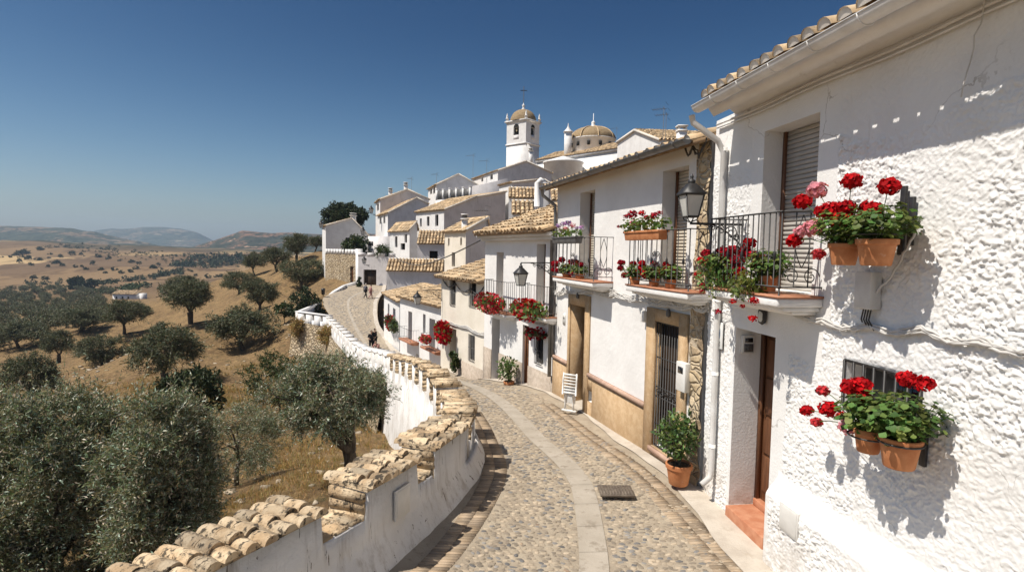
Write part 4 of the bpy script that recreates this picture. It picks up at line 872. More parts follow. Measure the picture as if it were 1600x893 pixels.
# ================================================================== HOUSE 2: ochre dado
ze2 = F2.hit(1105, 218)[1]; ze2b = F2.hit(872, 296)[1]; print('ze2', ze2, ze2b)
b2r = F2.op((1036, 268), (1077, 257), (1076, 452), .30); b2l = F2.op((907, 302), (930, 295), (929, 436), .30)
gd = F2.op((1027, 500), (1065, 511), (1018, 692), .12); d2o = F2.op((893, 474), (917, 480), (888, 638), .40)
vt = F2.op((919, 608), (927, 611), (920, 626), .15)
pier_s = F2.hit(1086, 480)[0]; print('S', pier_s, b2r, b2l, gd, d2o)
H2 = house('ochre_dado_house', 'white house with ochre stippled dado and stone pier beside the rough plaster house', F2, 0, S2, -4.3, ze2, 6, .34, [b2r, b2l, gd, d2o, vt], M['white'], .34, fits=['shutter', 'shutter', None, None, 'window'], seed=21, capm=1)
dado = lambda s: np.interp(s, [0, F2.hit(1010, 632)[0], F2.hit(918, 583)[0], S2], [F2.hit(1010, 632)[1]] * 2 + [F2.hit(918, 583)[1], F2.hit(862, 553)[1]])
mb = MB(); gs0, gs1 = F2.hit(1076, 560)[0], F2.hit(1012, 560)[0]; gz = F2.hit(1040, 484)[1]; ds0, ds1 = F2.hit(922, 540)[0], F2.hit(889, 540)[0]; dz = F2.hit(905, 459)[1]
def slab(a, b, z1a, z1b, t=.035): mb.hexa([F2.p(a, t, -4.3), F2.p(b, t, -4.3), F2.p(b, .002, -4.3), F2.p(a, .002, -4.3), F2.p(a, t, z1a), F2.p(b, t, z1b), F2.p(b, .002, z1b), F2.p(a, .002, z1a)])
slab(pier_s + .002, gs0, dado(0), dado(0)); slab(gs1, vt[1] if False else ds0, dado(gs1), dado(ds0)) if False else None
for a, b in ((gs1, vt[0]), (vt[1], ds0), (ds1, S2)):
    slab(a, b, dado(a), dado(b))
F2.bx(mb, vt[0], vt[1], .002, .035, -4.3, vt[2]); F2.bx(mb, vt[0], vt[1], .002, .035, vt[3], float(dado(vt[0])))
for (a, b, z1, o) in ((gs0, gs1, gz, gd), (ds0, ds1, dz, d2o)):
    F2.bx(mb, a, o[0], .002, .05, -4.3, z1); F2.bx(mb, o[1], b, .002, .05, -4.3, z1); F2.bx(mb, o[0], o[1], .002, .05, o[3], z1)
    for e, q in ((o[0], 1), (o[1], -1)): F2.bx(mb, min(e, e + q * .012), max(e, e + q * .012), -o[4], .001, o[2] - .2, o[3] - .002)
    F2.bx(mb, o[0], o[1], .002, .05, -4.3, o[2] - .001)
mb.build('dado_render', M['ochre'], H2)
for a, b in ((gs1 + .01, ds0 - .01), (ds1 + .01, S2)):
    mb = MB(); za, zb_ = float(dado(a)), float(dado(b)); mb.hexa([F2.p(a, .075, za - .04), F2.p(b, .075, zb_ - .04), F2.p(b, .002, zb_ - .04), F2.p(a, .002, za - .04), F2.p(a, .065, za + .04), F2.p(b, .065, zb_ + .04), F2.p(b, .002, zb_ + .04), F2.p(a, .002, za + .04)]); mb.build('dado_moulding', M['pink_trim'], H2)
mb = MB(); F2.bx(mb, gs0, gd[1] + .02, .051, .10, gd[2] - .10, gd[2] - .01); mb.build('door_sill', M['pink_trim'], H2)
mb = MB(); F2.bx(mb, gd[0], gd[1], -.2, -.13, gd[2], gd[3]); dd = mb.build('door', M['wood_dark'], H2)
mb = bars(F2, gd[0] + .02, gd[1] - .02, gd[2] + .02, gd[3] - .02, .0, 9, .009, (0, .18, .40, .48, .72, 1))
for i in range(5): scroll(mb, F2.p(gd[0] + .12 + i * (gd[1] - gd[0] - .24) / 4, .01, gd[2] + .44 * (gd[3] - gd[2])), F2.d, np.array([0, 0, 1.0]), .065, 1.4, 1, .007)
mb.build('security_grille', M['iron'], dd)
fit(F2, d2o, 'door', H2, m=M['wood_dark'])
mb = MB(); F2.bx(mb, d2o[0], d2o[1], -.38, .14, d2o[2] - .16, d2o[2] - .002); F2.bx(mb, d2o[0], d2o[1], .141, .34, d2o[2] - .5, d2o[2] - .17); F2.bx(mb, d2o[0], d2o[1], -.39, -.2, d2o[2], d2o[2] + .12); bev(mb.build('doorstep', M['terracotta_floor'], H2), .01)
for (tl, tr, zpx, pr) in (((985, 358), (1079, 357), (1079, 456), .42), ((868, 371), (929, 370), (929, 440), .42)):
    a, zt_ = F2.hit(*tr, pr); b, _ = F2.hit(*tl, pr); _, z0 = F2.hit(*zpx, pr); balcony(F2, H2, a, b, z0, pr, zt_ - z0, 12 if tl[0] > 900 else 9, scrolls=True, ns=4)
# eave: zinc gutter with tile ends
gutter(F2, H2, -.02, S2 + .1, .42, ze2 - .05, .07, M['gutter_grey'], 1.1)
mb = MB(); mb.tube([F2.p(S2 + .02, .42, ze2 - .12), F2.p(S2 + .02, .40, ze2 - .25), F2.p(S2 - .03, .08, ze2 - .5), F2.p(S2 - .03, .06, ze2 - .7), F2.p(S2 - .03, .06, dado(S2) - .0)], .042, 8); mb.build('downpipe', M['gutter_grey'], H2, smooth=True)
# rubble pier between the two houses
mb = MB(); F2.bx(mb, .02, pier_s, .01, .06, -4.2, ze2 - .02); V = mb.V.pop(); mb.F.pop(); mb.n = 0
wall_grid(mb, F2, -.05, pier_s, -4.0, ze2 - .02, [], .06, lambda S, Z: .03 + .05 * np.clip(1 - 1.6 * np.abs(vnoise(np.column_stack([S * 5, Z * 4.2, 0 * S]), 71)), -.3, 1)); mb.build('stone_pier', M['stone_pier'], H2)
for (px, py, w_, h_, nm, m) in ((1005, 494, .12, .20, 'junction_box', 'box_grey'), (1069, 588, .26, .46, 'meter_box', 'plastic')):
    a, z = F2.hit(px, py, .08); mb = MB(); F2.bx(mb, a - w_ / 2, a + w_ / 2, .052 if px > 1050 else .003, .15 if px > 1050 else .1, z - h_ / 2, z + h_ / 2); o = bev(mb.build(nm, M[m], H2), .01)
    if nm == 'meter_box': mb = MB(); F2.bx(mb, a - .07, a + .07, .1505, .156, z + .06, z + .16); mb.build('meter_window', M['glass_dark'], o)
for px, py in ((1046, 489), (904, 462)):
    a, z = F2.hit(px, py, .06); mb = MB(); mb.lathe([(.004, 0), (.035, .02), (.04, .06), (.03, .13), (.004, .15)], F2.p(a, .08, z - .07), 8); mb.build('porch_light', M['iron_grey'], H2)
for px, py, w_, h_, m in ((881, 498, .16, .28, 'box_grey'), (867, 470, .12, .24, 'sign_red'), (866, 496, .10, .2, 'iron_grey')):
    a, z = F2.hit(px, py, .02); mb = MB(); F2.bx(mb, a - w_ / 2, a + w_ / 2, .004, .02, z - h_ / 2, z + h_ / 2); pq = mb.build('wall_notice', M['sign_white'], H2); mb = MB(); F2.bx(mb, a - w_ * .38, a + w_ * .38, .0205, .024, z, z + h_ * .4)
    for i in range(3): F2.bx(mb, a - w_ * .36, a + w_ * .3, .0205, .023, z - h_ * (.12 + .11 * i), z - h_ * (.07 + .11 * i))
    mb.build('notice_print', M[m], pq)
mb = MB(); mb.tube([F2.p(1.3, -1.2, ze2 + .2), F2.p(1.3, -1.2, ze2 + 1.1)], .01); 
cable_run('cable_bundle', 'tangled bundle of painted cables along the white wall under the balconies', F2, [(1108, 478), (1082, 474), (1046, 472), (1000, 463), (960, 456), (925, 452), (880, 452), (866, 455)], .07, 7, .04, .020, .010, seed=6)
cable_run('eave_cable', 'dark looped cable hanging under the eave beside the stone pier', F2, [(1104, 215), (1082, 226), (1070, 222)], .14, 3, .14, .03, .010, 'cable_dark', seed=7)
# ================================================================== HOUSE 3
ze3 = F3.hit(812, 358)[1]; print('ze3', ze3, F3.hit(869, 346)[1], F3.hit(757, 366)[1])
o3a = F3.op((776, 394), (787, 394), (776, 470), .35); o3b = F3.op((839, 381), (853, 381), (839, 478), .3)
o3c = F3.op((817, 506), (827, 510), (810, 604), .12); o3d = F3.op((769, 495), (781, 500), (768, 596), .4); o3e = F3.op((838, 524), (849, 528), (838, 566), .08)
H3 = house('white_balcony_house', 'white two storey house with two iron balconies and red cascading flowers', F3, 0, S3, -5.2, ze3, 5.5, .36, [o3a, o3b, o3c, o3d, o3e], M['white'], .42, fits=['shutter', 'shutter', 'door', 'dark', 'window'], seed=31)
mb = MB(); F3.bx(mb, -.0, S3 + .05, .0, .16, ze3 - .34, ze3 - .24); F3.bx(mb, 0, S3 + .1, .0, .30, ze3 - .239, ze3 - .13); mb.build('cornice', M['white'], H3)
zd3 = F3.hit(840, 577)[1]; mb = MB()
for a, b in ((.0, o3c[0]), (o3c[1], o3d[0]), (o3d[1], S3)):
    F3.bx(mb, a, b, .003, .03, -5.2, zd3)
mb.build('dado_render', M['grey_stipple'], H3)
for (tl, tr, zpx) in (((757, 436), (792, 441), (792, 491)), ((812, 442), (855, 448), (855, 496))):
    a, zt_ = F3.hit(*tr, .32); b, _ = F3.hit(*tl, .32); _, z0 = F3.hit(*zpx, .32); balcony(F3, H3, a, b, z0, .32, zt_ - z0, 9, scrolls=False, iron=M['iron_grey'])
bars(F3, o3e[0], o3e[1], o3e[2], o3e[3], .05, 5, .01).build('window_grille', M['iron'], H3)
mb = MB(); F3.bx(mb, o3c[0] - .02, o3c[1] + .02, -.1, .25, o3c[2] - .3, o3c[2] - .002); mb.build('doorstep', M['terracotta_floor'], H3); mb = MB(); F3.bx(mb, o3d[0], o3d[1], -.38, .1, o3d[2] - .3, o3d[2] + .002); mb.build('doorstep', M['terracotta_floor'], H3)
cable_run('cable_bundle', 'grey cables looping along the white wall below the red cascading flowers', F3, [(864, 455), (850, 505), (810, 492), (785, 487), (757, 482)], .06, 3, .05, .03, .012, 'cable', seed=8)
mb = MB(); mb.tube([F3.p(.06, .10, ze3 - .2), F3.p(.06, .10, zd3 + .0)], .05, 8); mb.build('downpipe', M['gutter_grey'], H3, smooth=True)
# ================================================================== HOUSE 4 (cream)
ze4 = F4.hit(722, 434)[1]; o4 = [F4.op((704, 436), (712, 437), (703, 476), .14), F4.op((734, 440), (744, 441), (733, 478), .14), F4.op((733, 521), (742, 525), (730, 560), .12), F4.op((703, 511), (713, 515), (702, 576), .5)]
H4 = house('cream_house', 'cream plastered house with shallow tiled roof between the white balcony houses', F4, 0, S4, -6.6, ze4, 5.0, .30, o4, M['white_warm'], .35, fits=['window', 'window', 'window', 'dark'], seed=41, tp_=.24)
mb = MB(); F4.bx(mb, 0, o4[3][0], .003, .03, -6.6, F4.hit(728, 566)[1]); mb.build('dado_render', M['grey_stipple'], H4)
for o in o4[:3]: bars(F4, o[0], o[1], o[2], o[3], .03, 4, .012).build('window_grille', M['iron_grey'], H4)
cable_run('cable_bundle', 'slack cables draped under the tiled eave of the cream house', F4, [(757, 446), (736, 450), (712, 442), (692, 436)], .08, 2, .22, .06, .016, 'cable_dark', seed=9)
cable_run('wall_cable', 'grey cable bundle slanting down the middle of the cream house wall', F4, [(757, 521), (730, 510), (693, 498)], .06, 4, .06, .04, .02, 'cable', seed=10)
# ================================================================== HOUSES 5 and 6
ze5 = F5.hit(660, 471)[1]; o5 = [F5.op((638, 486), (644, 487), (637, 535), .5), F5.op((671, 497), (680, 499), (669, 545), .5), F5.op((650, 552), (654, 553), (650, 560), .2), F5.op((661, 490), (665, 491), (660, 520), .2)]
H5 = house('low_white_house', 'low white house with two small balconies and patchy tiled roof', F5, 0, S5, -8.6, ze5, 6.5, .22, o5, M['white'], .3, fits=['dark', 'dark', 'dark', 'window'], seed=51, tp_=.28)
for (l, r, b) in (((625, 513), (643, 521), (642, 535)), ((659, 525), (681, 532), (681, 550))):
    a, zt_ = F5.hit(*r, .5); b_, _ = F5.hit(*l, .5); _, z0 = F5.hit(*b, .5); bl = balcony(F5, H5, a, b_, z0, .55, max(.8, zt_ - z0), 8, scrolls=False, slabm=M['terracotta_floor'], ns=3)
ze6 = F6.hit(612, 464)[1]; o6 = [F6.op((606, 474), (608.5, 475), (606, 496), .3), F6.op((614, 481), (618, 482), (614, 500), .3)]
H6 = house('small_white_house', 'small white house at the bend with flowers cascading from its window', F6, 0, S6, -9.2, ze6, 7, .22, o6, M['white'], .25, fits=['window', 'window'], seed=61, tp_=.3)
# ------------------------------------------------------------------ houses up the hill
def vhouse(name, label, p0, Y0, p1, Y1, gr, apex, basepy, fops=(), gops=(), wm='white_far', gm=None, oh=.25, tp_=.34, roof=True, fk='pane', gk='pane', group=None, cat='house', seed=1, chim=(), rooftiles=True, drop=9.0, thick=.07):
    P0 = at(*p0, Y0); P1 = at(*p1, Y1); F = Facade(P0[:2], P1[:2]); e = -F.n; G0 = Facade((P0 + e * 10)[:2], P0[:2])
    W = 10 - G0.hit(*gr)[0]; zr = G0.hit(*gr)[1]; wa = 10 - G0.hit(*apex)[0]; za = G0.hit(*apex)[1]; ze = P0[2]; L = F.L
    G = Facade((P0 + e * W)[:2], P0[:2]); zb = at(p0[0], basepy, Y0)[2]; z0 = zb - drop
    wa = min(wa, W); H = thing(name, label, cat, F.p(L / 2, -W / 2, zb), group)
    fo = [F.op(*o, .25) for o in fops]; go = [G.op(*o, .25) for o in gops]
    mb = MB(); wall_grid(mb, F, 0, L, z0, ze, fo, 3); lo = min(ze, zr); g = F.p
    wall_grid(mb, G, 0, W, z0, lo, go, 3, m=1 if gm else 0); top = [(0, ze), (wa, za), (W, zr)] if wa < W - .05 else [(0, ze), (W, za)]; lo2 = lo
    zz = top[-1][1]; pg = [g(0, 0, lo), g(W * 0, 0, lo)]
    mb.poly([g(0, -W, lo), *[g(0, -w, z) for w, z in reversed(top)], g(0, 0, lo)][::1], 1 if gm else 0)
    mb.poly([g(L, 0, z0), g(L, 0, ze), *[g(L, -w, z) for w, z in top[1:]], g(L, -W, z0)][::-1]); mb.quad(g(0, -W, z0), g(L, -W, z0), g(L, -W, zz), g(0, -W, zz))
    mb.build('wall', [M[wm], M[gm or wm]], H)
    if roof:
        mb = MB(); ov = .12; sl = (za - ze) / max(wa, .01); O = g(-ov, oh, ze - oh * sl + .04); U = g(-ov, -wa - .02, za + .05) - O; A_ = g(L + ov, oh, ze - oh * sl + .04) - O
        tile_roof(mb, O, A_, U, tp_, tp_ * 1.5, seg=4, seed=seed, under=thick)
        if wa < W - .05:
            sr = (za - zr) / (W - wa); O = g(L + ov, -W - oh, zr - oh * sr + .04); tile_roof(mb, O, -A_, g(L + ov, -wa + .02, za + .05) - O, tp_, tp_ * 1.5, seg=4, seed=seed + 1, under=thick)
            mb.tube([g(-ov, -wa, za + .07), g(L + ov, -wa, za + .07)], .1, 6)
        mb.build('roof', [M['tile'], M['tile_under']], H); mb = MB()
        for (w1_, z1_), (w2_, z2_) in zip(top, top[1:]):
            mb.hexa([g(-ov - .03, -w1_, z1_ - .10), g(.02, -w1_, z1_ - .10), g(.02, -w2_, z2_ - .10), g(-ov - .03, -w2_, z2_ - .10), g(-ov - .03, -w1_, z1_ + .13), g(.02, -w1_, z1_ + .13), g(.02, -w2_, z2_ + .13), g(-ov - .03, -w2_, z2_ + .13)])
        mb.build('roof_verge', M['tile_cap'], H)
    for o in fo: fit(F, o, fk, H)
    for o in go: fit(G, o, gk, H)
    for (px, ptop, pbot, wpx) in chim:
        Yc = Y0 + L * .25; c = at(px, pbot, Yc); t_ = at(px, ptop, Yc); ww = wpx * mpp(Yc); mb = MB(); h = t_[2] - c[2]
        mb.box((c[0], c[1], c[2] + h / 2 - .4), (ww, ww, h + .8)); mb.box((c[0], c[1], c[2] + h + .04), (ww * 1.35, ww * 1.35, .09)); mb.box((c[0], c[1], c[2] + h + .25), (ww * .8, ww * .8, .2), 1); mb.box((c[0], c[1], c[2] + h + .4), (ww * 1.2, ww * 1.2, .1)); mb.build('chimney', [M['white_far'], M['iron_grey']], H)
    return H, F, G
def r3(x0, y0, x1, y1): return ((x0, y0), (x1, y0), (x0, y1))
V = {}
V['L'] = vhouse('end_white_house', 'pale gabled house above the stone bastion with round tree behind it', (509, 352), 92, (503.5, 353), 101, (580, 372), (550, 341), 393, gops=[r3(540, 369, 547, 378)], gm='white_far', chim=[(552, 337, 344, 7)], seed=71)[0]
V['a'] = vhouse('upper_left_house', 'tall shaded-grey gabled house at the left end of the upper village skyline', (594, 311), 92, (587, 313), 100, (670, 311), (637, 296), 345, fops=[r3(589, 318, 592, 330)], gm='shade_grey_render', chim=[(634, 289, 297, 5), (610, 298, 303, 5)], seed=72)[0]
V['b'] = vhouse('long_grey_gable_house', 'house with blank shaded grey side wall under a rising light roof edge, two slim windows', (606, 332), 84, (590, 335), 92, (668, 318), (652, 309), 366, fops=[r3(593, 338, 596, 350), r3(599, 336, 602, 349)], gm='shade_grey_render', seed=73)[0]
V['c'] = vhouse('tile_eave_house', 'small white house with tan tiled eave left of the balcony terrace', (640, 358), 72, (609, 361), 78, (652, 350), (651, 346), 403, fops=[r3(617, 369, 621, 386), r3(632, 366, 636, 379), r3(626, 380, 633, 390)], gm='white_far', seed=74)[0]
V['d'] = vhouse('three_window_house', 'white house with three dark shuttered windows and long shaded grey side wall', (694, 327), 70, (650, 331), 76, (790, 300), (745, 307), 364, fops=[r3(656, 341, 659, 354), r3(667, 338, 671, 353), r3(680, 335, 685, 353)], gm='shade_grey_render', seed=75)[0]
V['f'] = vhouse('apex_gable_house', 'shaded-grey gabled house with peaked roof above the terrace balustrade', (682, 288), 96, (669, 291), 104, (748, 290), (717, 272), 325, fops=[r3(672, 294, 675, 304), r3(677, 291, 680, 303)], gm='shade_grey_render', seed=77)[0]
V['g'] = vhouse('skyline_grey_house', 'large cracked shaded grey gable just below and left of the bell tower', (778, 266), 92, (738, 277), 104, (862, 270), (823, 252), 330, fops=[r3(766, 272, 770, 281), r3(752, 277, 755, 284)], gm='shade_grey_render', seed=78, chim=[(829, 236, 256, 6)])[0]
# terrace with balustrade
P0 = at(735, 293, 84); P1 = at(681, 300, 89); F = Facade(P0[:2], P1[:2]); T = thing('terrace_house', 'white roof terrace with dark balustrade panels between square posts', 'house', F.p(F.L / 2, -3, P0[2] - 3))
mb = MB(); zt_ = F.hit(735, 309)[1]; zt2 = F.hit(682, 318)[1]; L = F.L; W = 7.5; z0 = zt_ - 5; g = F.p
mb.hexa([g(0, 0, z0), g(L, 0, z0), g(L, -W, z0), g(0, -W, z0), g(0, 0, zt_), g(L, 0, zt_), g(L, -W, zt_), g(0, -W, zt_)]); mb.build('wall', M['white_far'], T)
zr_ = P0[2]
for i in range(6): mb = MB(); s = .15 + (L - .3) * i / 5; F.bx(mb, s - .16, s + .16, -.3, .02, zt_, zr_ + .1); F.bx(mb, s - .2, s + .2, -.34, .06, zr_ + .1, zr_ + .2); mb.build('terrace_post', M['white_far'], T)
for i in range(5): mb = MB(); s = .15 + (L - .3) * i / 5; F.bx(mb, s + .16, s + (L - .3) / 5 - .16, -.16, -.1, zt_ + .1, zr_ - .1); mb.build('balustrade_panel', M['iron_grey'], T)
mb = MB(); G = Facade(F.p(0, -10, 0)[:2], F.o[:2]); a_, b_ = G.hit(793, 279)[0], 10.0; zA = P0[2] + .1; zB = G.hit(793, 279)[1]
q = G.p; mb.hexa([q(a_, 0, z0 - 4), q(b_, 0, z0 - 4), q(b_, -.3, z0 - 4), q(a_, -.3, z0 - 4), q(a_, 0, zB), q(b_, 0, zA), q(b_, -.3, zA), q(a_, -.3, zB)]); mb.build('side_wall', M['shade_grey_render'], T)
# beige house, tiled lean-to walls
hB = vhouse('beige_house', 'beige house with two small upper windows and a pinkish shaded side', (728, 359), 44, (695, 361), 48, (764, 350), (763, 340), 420, fops=[r3(700, 372, 702.5, 384), r3(719, 371, 722, 383), r3(706, 394, 711, 416)], wm='white_warm', gm='shade_grey_render', chim=[(726, 343, 358, 9)], seed=80, tp_=.28)[0]
def lean_to(name, label, tl, tr, bl, br, wb, Y, mat, ops=(), ov=.18, run=1.5, seed=1, tp_=.32):
    a = at(*bl, Y); b = at(*br, Y); F = Facade(b[:2], a[:2]); T = thing(name, label, 'house', F.p(F.L / 2, -.6, at(bl[0], wb, Y)[2])); L = F.L; zb = at(bl[0], wb, Y)[2] - 1.5; ze = (a[2] + b[2]) / 2; fo = [F.op(*o, .2) for o in ops]; g = F.p
    rz = at((tl[0] + tr[0]) / 2, (tl[1] + tr[1]) / 2, Y + run)[2] - ze
    mb = MB(); wall_grid(mb, F, 0, L, zb, ze, fo, 4)
    for s, fl in ((0, 1), (L, -1)): mb.poly([g(s, 0, zb), g(s, 0, ze), g(s, -run, ze + rz), g(s, -run, zb)][::fl])
    mb.quad(g(0, -run, zb), g(L, -run, zb), g(L, -run, ze + rz), g(0, -run, ze + rz)); mb.build('wall', M[mat], T)
    mb = MB(); O = g(-.05, ov, ze - ov * rz / run + .05); tile_roof(mb, O, g(L + .05, ov, ze - ov * rz / run + .05) - O, g(-.05, -run, ze + rz + .06) - O, tp_, .45, seg=5, seed=seed, jit=.6); mb.tube([g(-.05, -run, ze + rz + .05), g(L + .05, -run, ze + rz + .05)], .1, 6, 2); mb.build('roof', [M['tile'], M['tile_under'], M['tile_cap']], T)
    for o in fo: fit(F, o, 'dark', T)
    return T
lean_to('tiled_garden_wall', 'long wall capped with a steep row of roof tiles behind the low white house', (604, 405), (700, 406), (604, 422), (692, 422), 455, 54, 'shade_grey_render', seed=81, run=1.2)
lean_to('lean_to_shed', 'mauve shaded lean-to with steep tiled roof and one dark opening', (651, 361), (694, 361), (652, 380), (695, 379), 408, 62, 'shade_grey_render', [r3(671, 392, 684, 407)], seed=82, run=1.6)
lean_to('upper_tiled_shed', 'small shed with striped tile roof below the large grey gable', (795, 293), (838, 295), (795, 307), (838, 309), 330, 56, 'white_far', seed=83, run=1.5)
lean_to('middle_tiled_shed', 'small tile roofed annex just above the roof of the balcony house', (792, 314), (834, 315), (800, 335), (834, 331), 352, 44, 'white_far', seed=84, run=1.6)
lean_to('right_tiled_shed', 'narrow tiled roof strip right of the white round topped chimney stack', (862, 296), (880, 298), (862, 311), (882, 313), 330, 52, 'white_far', seed=85, run=1.5)
# chimney stack with a rounded white top
Yc = 40; c = at(848, 352, Yc); CS = thing('chimney_stack', 'thick white chimney stack with rounded corner behind the balcony house roof', 'chimney', c); mb = MB(); h = at(848, 288, Yc)[2] - c[2]; ww = 17 * mpp(Yc)
mb.box((c[0], c[1], c[2] + h / 2 - .5), (ww, ww * .7, h + 1)); bev(mb.build('stack', M['white_far'], CS), .03); mb = MB()
mb.box((c[0], c[1], c[2] + h + .05), (ww * 1.25, ww * .95, .1)); mb.tube([(c[0] - ww * .55, c[1] - .2, c[2] + h * .45), (c[0] - ww * .55, c[1] - .2, c[2] + h + .05), (c[0] - ww * .3, c[1] - .2, c[2] + h + .25), (c[0] + ww * .05, c[1] - .1, c[2] + h + .1)], .22, 10); mb.build('flue_bend', M['white_far'], CS, smooth=True)
# gate wall with dark door
a = at(560, 398, 77); b = at(660, 398, 75.5); F = Facade(b[:2], a[:2]); GW = thing('gate_wall', 'shaded grey rendered wall with tall dark double gate at the end of the street', 'wall', F.p(F.L / 2, -.3, -5)); od = F.op((568, 421), (588, 421), (568, 452), .3)
mb = MB(); zt_ = (F.hit(562, 400)[1]); wall_grid(mb, F, 0, F.L, -8, zt_, [od], 4); g = F.p
mb.quad(g(0, -.5, -8), g(F.L, -.5, -8), g(F.L, -.5, zt_), g(0, -.5, zt_)); mb.quad(g(0, 0, zt_), g(F.L, 0, zt_), g(F.L, -.5, zt_), g(0, -.5, zt_)); mb.build('wall', M['shade_grey_render'], GW)
mb = MB()
for px in (564, 579, 596, 612, 628): s = F.hit(px, 395)[0]; F.bx(mb, s - .45, s + .45, -.45, .02, zt_ + .002, zt_ + .5)
for k in range(len(mb.V)):
    m1 = MB(); m1.V = [mb.V[k]]; m1.F = [(f - 8 * k, mm) for f, mm in mb.F[k:k + 1]]; m1.n = 8; m1.build('merlon', M['shade_grey_render'], GW)
mb = MB(); F.bx(mb, od[0], od[1], -.36, -.3, od[2], od[3]); gd_ = mb.build('gate', M['wood_dark'], GW); mb = MB(); F.bx(mb, (od[0] + od[1]) / 2 - .03, (od[0] + od[1]) / 2 + .03, -.299, -.28, od[2], od[3]); mb.build('gate_stile', M['iron'], gd_)
# stone bastion wall below the end house, slotted white top
a = at(558, 400, 78); b = at(508, 398, 88); F = Facade(a[:2], b[:2]); BW = thing('stone_terrace_wall', 'tall honey coloured rubble wall with white slotted parapet and narrow brown door', 'wall', F.p(F.L / 2, -.4, -6)); zt_ = F.hit(556, 398)[1]; zt2 = F.hit(508, 397)[1]; ob = F.op((547, 416), (552, 416), (547, 441), .3)
mb = MB(); wall_grid(mb, F, 0, F.L, -11, zt_, [ob], 2.0); g = F.p; mb.quad(g(F.L, 0, -11), g(F.L, -3, -11), g(F.L, -3, zt_), g(F.L, 0, zt_)); mb.quad(g(0, 0, zt_), g(F.L, 0, zt_), g(F.L, -.6, zt_), g(0, -.6, zt_)); mb.build('stone_face', M['stone'], BW); fit(F, ob, 'door', BW)
for i in range(11): mb = MB(); s = F.L * (i + .5) / 11; F.bx(mb, s - .28, s + .28, -.4, .03, zt_ + .002, zt_ + .75); mb.build('merlon', M['white_far'], BW)
mb = MB(); F.bx(mb, -.5, .42, -.6, .05, -9, zt_ + .85); mb.build('corner_pillar', M['white_far'], BW)
mb = MB(); a = at(575, 370, 84); b = at(606, 368, 82); F = Facade(b[:2], a[:2]); F.bx(mb, 0, F.L, -4, 0, a[2] - 5, a[2] + .1); o_ = mb.build('garden_wall_block', M['shade_grey_render'], label='plain grey wall block with small dark plaque beside the round bush', cat='wall')
mb = MB(); s, z = F.hit(579, 380); F.bx(mb, s - .5, s + .5, .005, .05, z - .3, z + .3); mb.build('plaque', M['iron_grey'], o_)
# filler houses on the slope seen between the others
V['h'] = vhouse('mid_slope_house', 'white house strip between the long grey wall and the church roof', (800, 285), 76, (780, 288), 80, (880, 300), (850, 280), 330, gm='shade_grey_render', seed=86)[0]
V['i'] = vhouse('peaked_white_gable', 'bright white peaked gable on the skyline right of the tiled dome', (1030, 214), 62, (1028, 216), 70, (1090, 235), (1050, 214), 260, gm='white_far', seed=87)[0] if False else None
def gable_front(name, label, l, r, apex, Y, depth, basepy, mat, seed, rot=0):
    a = at(*l, Y); b = at(*r, Y + rot); F = Facade(b[:2], a[:2]); H = thing(name, label, 'house', F.p(F.L / 2, -depth / 2, at(l[0], basepy, Y)[2])); z0 = at(l[0], basepy, Y)[2] - 18; s, za = F.hit(*apex); L = F.L; g = F.p
    pts = [(0, z0), (L, z0), (L, a[2]), (s, za), (0, b[2])]; mb = MB(); mb.poly([g(x, 0, z) for x, z in pts]); mb.poly([g(x, -depth, z) for x, z in pts][::-1])
    for (x, z), (x2, z2) in zip(pts[1:3], pts[2:4]): pass
    for x, z in ((0, b[2]), (L, a[2])): mb.quad(g(x, 0, z0), g(x, 0, z), g(x, -depth, z), g(x, -depth, z0))
    mb.build('wall', M[mat], H); mb = MB()
    O = g(L + .2, .15, a[2] - .02); tile_roof(mb, O, g(L + .2, -depth, a[2] - .02) - O, g(s, .15, za + .06) - O, .34, .5, seg=4, seed=seed); O = g(-.2, -depth, b[2] - .02); tile_roof(mb, O, g(-.2, .15, b[2] - .02) - O, g(s, -depth, za + .06) - O, .34, .5, seg=4, seed=seed + 1); mb.build('roof', [M['tile'], M['tile_under']], H); mb = MB()
    for x, z in ((0, b[2]), (L, a[2])): mb.hexa([g(x, .0, z - .16), g(x, .2, z - .16), g(s, .2, za - .16), g(s, .0, za - .16), g(x, 0, z + .1), g(x, .2, z + .1), g(s, .2, za + .1), g(s, 0, za + .1)])
    mb.build('roof_verge', M['tile_cap'], H); return H
gable_front('peaked_white_gable', 'bright white peaked gable on the skyline right of the tiled dome', (965, 222), (1032, 218), (993, 203), 66, 8, 245, 'white_far', 88, -14)
# ------------------------------------------------------------------ church
YT = 112.0
CH = thing('church', 'white church with square bell tower, tiled dome and long tan nave roof', 'church', at(840, 262, YT + 4))
pc = at(821, 250, YT); pl = at(791, 250, YT + 3.2); pr = at(842, 250, YT + 3.2)   # near corner, left and right corners
ct = (pl[:2] + pr[:2]) / 2; X1 = pl[:2] - pc[:2]; X2 = pr[:2] - pc[:2]
n1 = np.linalg.norm(X1); n2 = np.linalg.norm(X2); FT1 = Facade(pc[:2], pl[:2]); FT2 = Facade(pr[:2], pc[:2]); zc_ = lambda py: at(821, py, YT)[2]
z_b, z_m, z_t, z_c = zc_(262), zc_(223), zc_(186), zc_(184)
def prism(mb, z0, z1, ex, m=0):
    c4 = [pc[:2], pr[:2], pr[:2] + X1, pl[:2]]; ctr = pc[:2] + (X1 + X2) / 2; P = []
    for z in (z0, z1): P += [[*(ctr + (q - ctr) * ex), z] for q in c4]
    mb.hexa(P, m); return ctr
mb = MB(); ctr = prism(mb, z_b - 8, z_m, 1.0); bell = []
for F in (FT1, FT2):
    L = F.L; bell.append((L * .36, L * .64, z_m + .9, z_t - 1.3, .5)); wall_grid(mb, F, 0, L, z_m, z_t, [bell[-1]], 5)
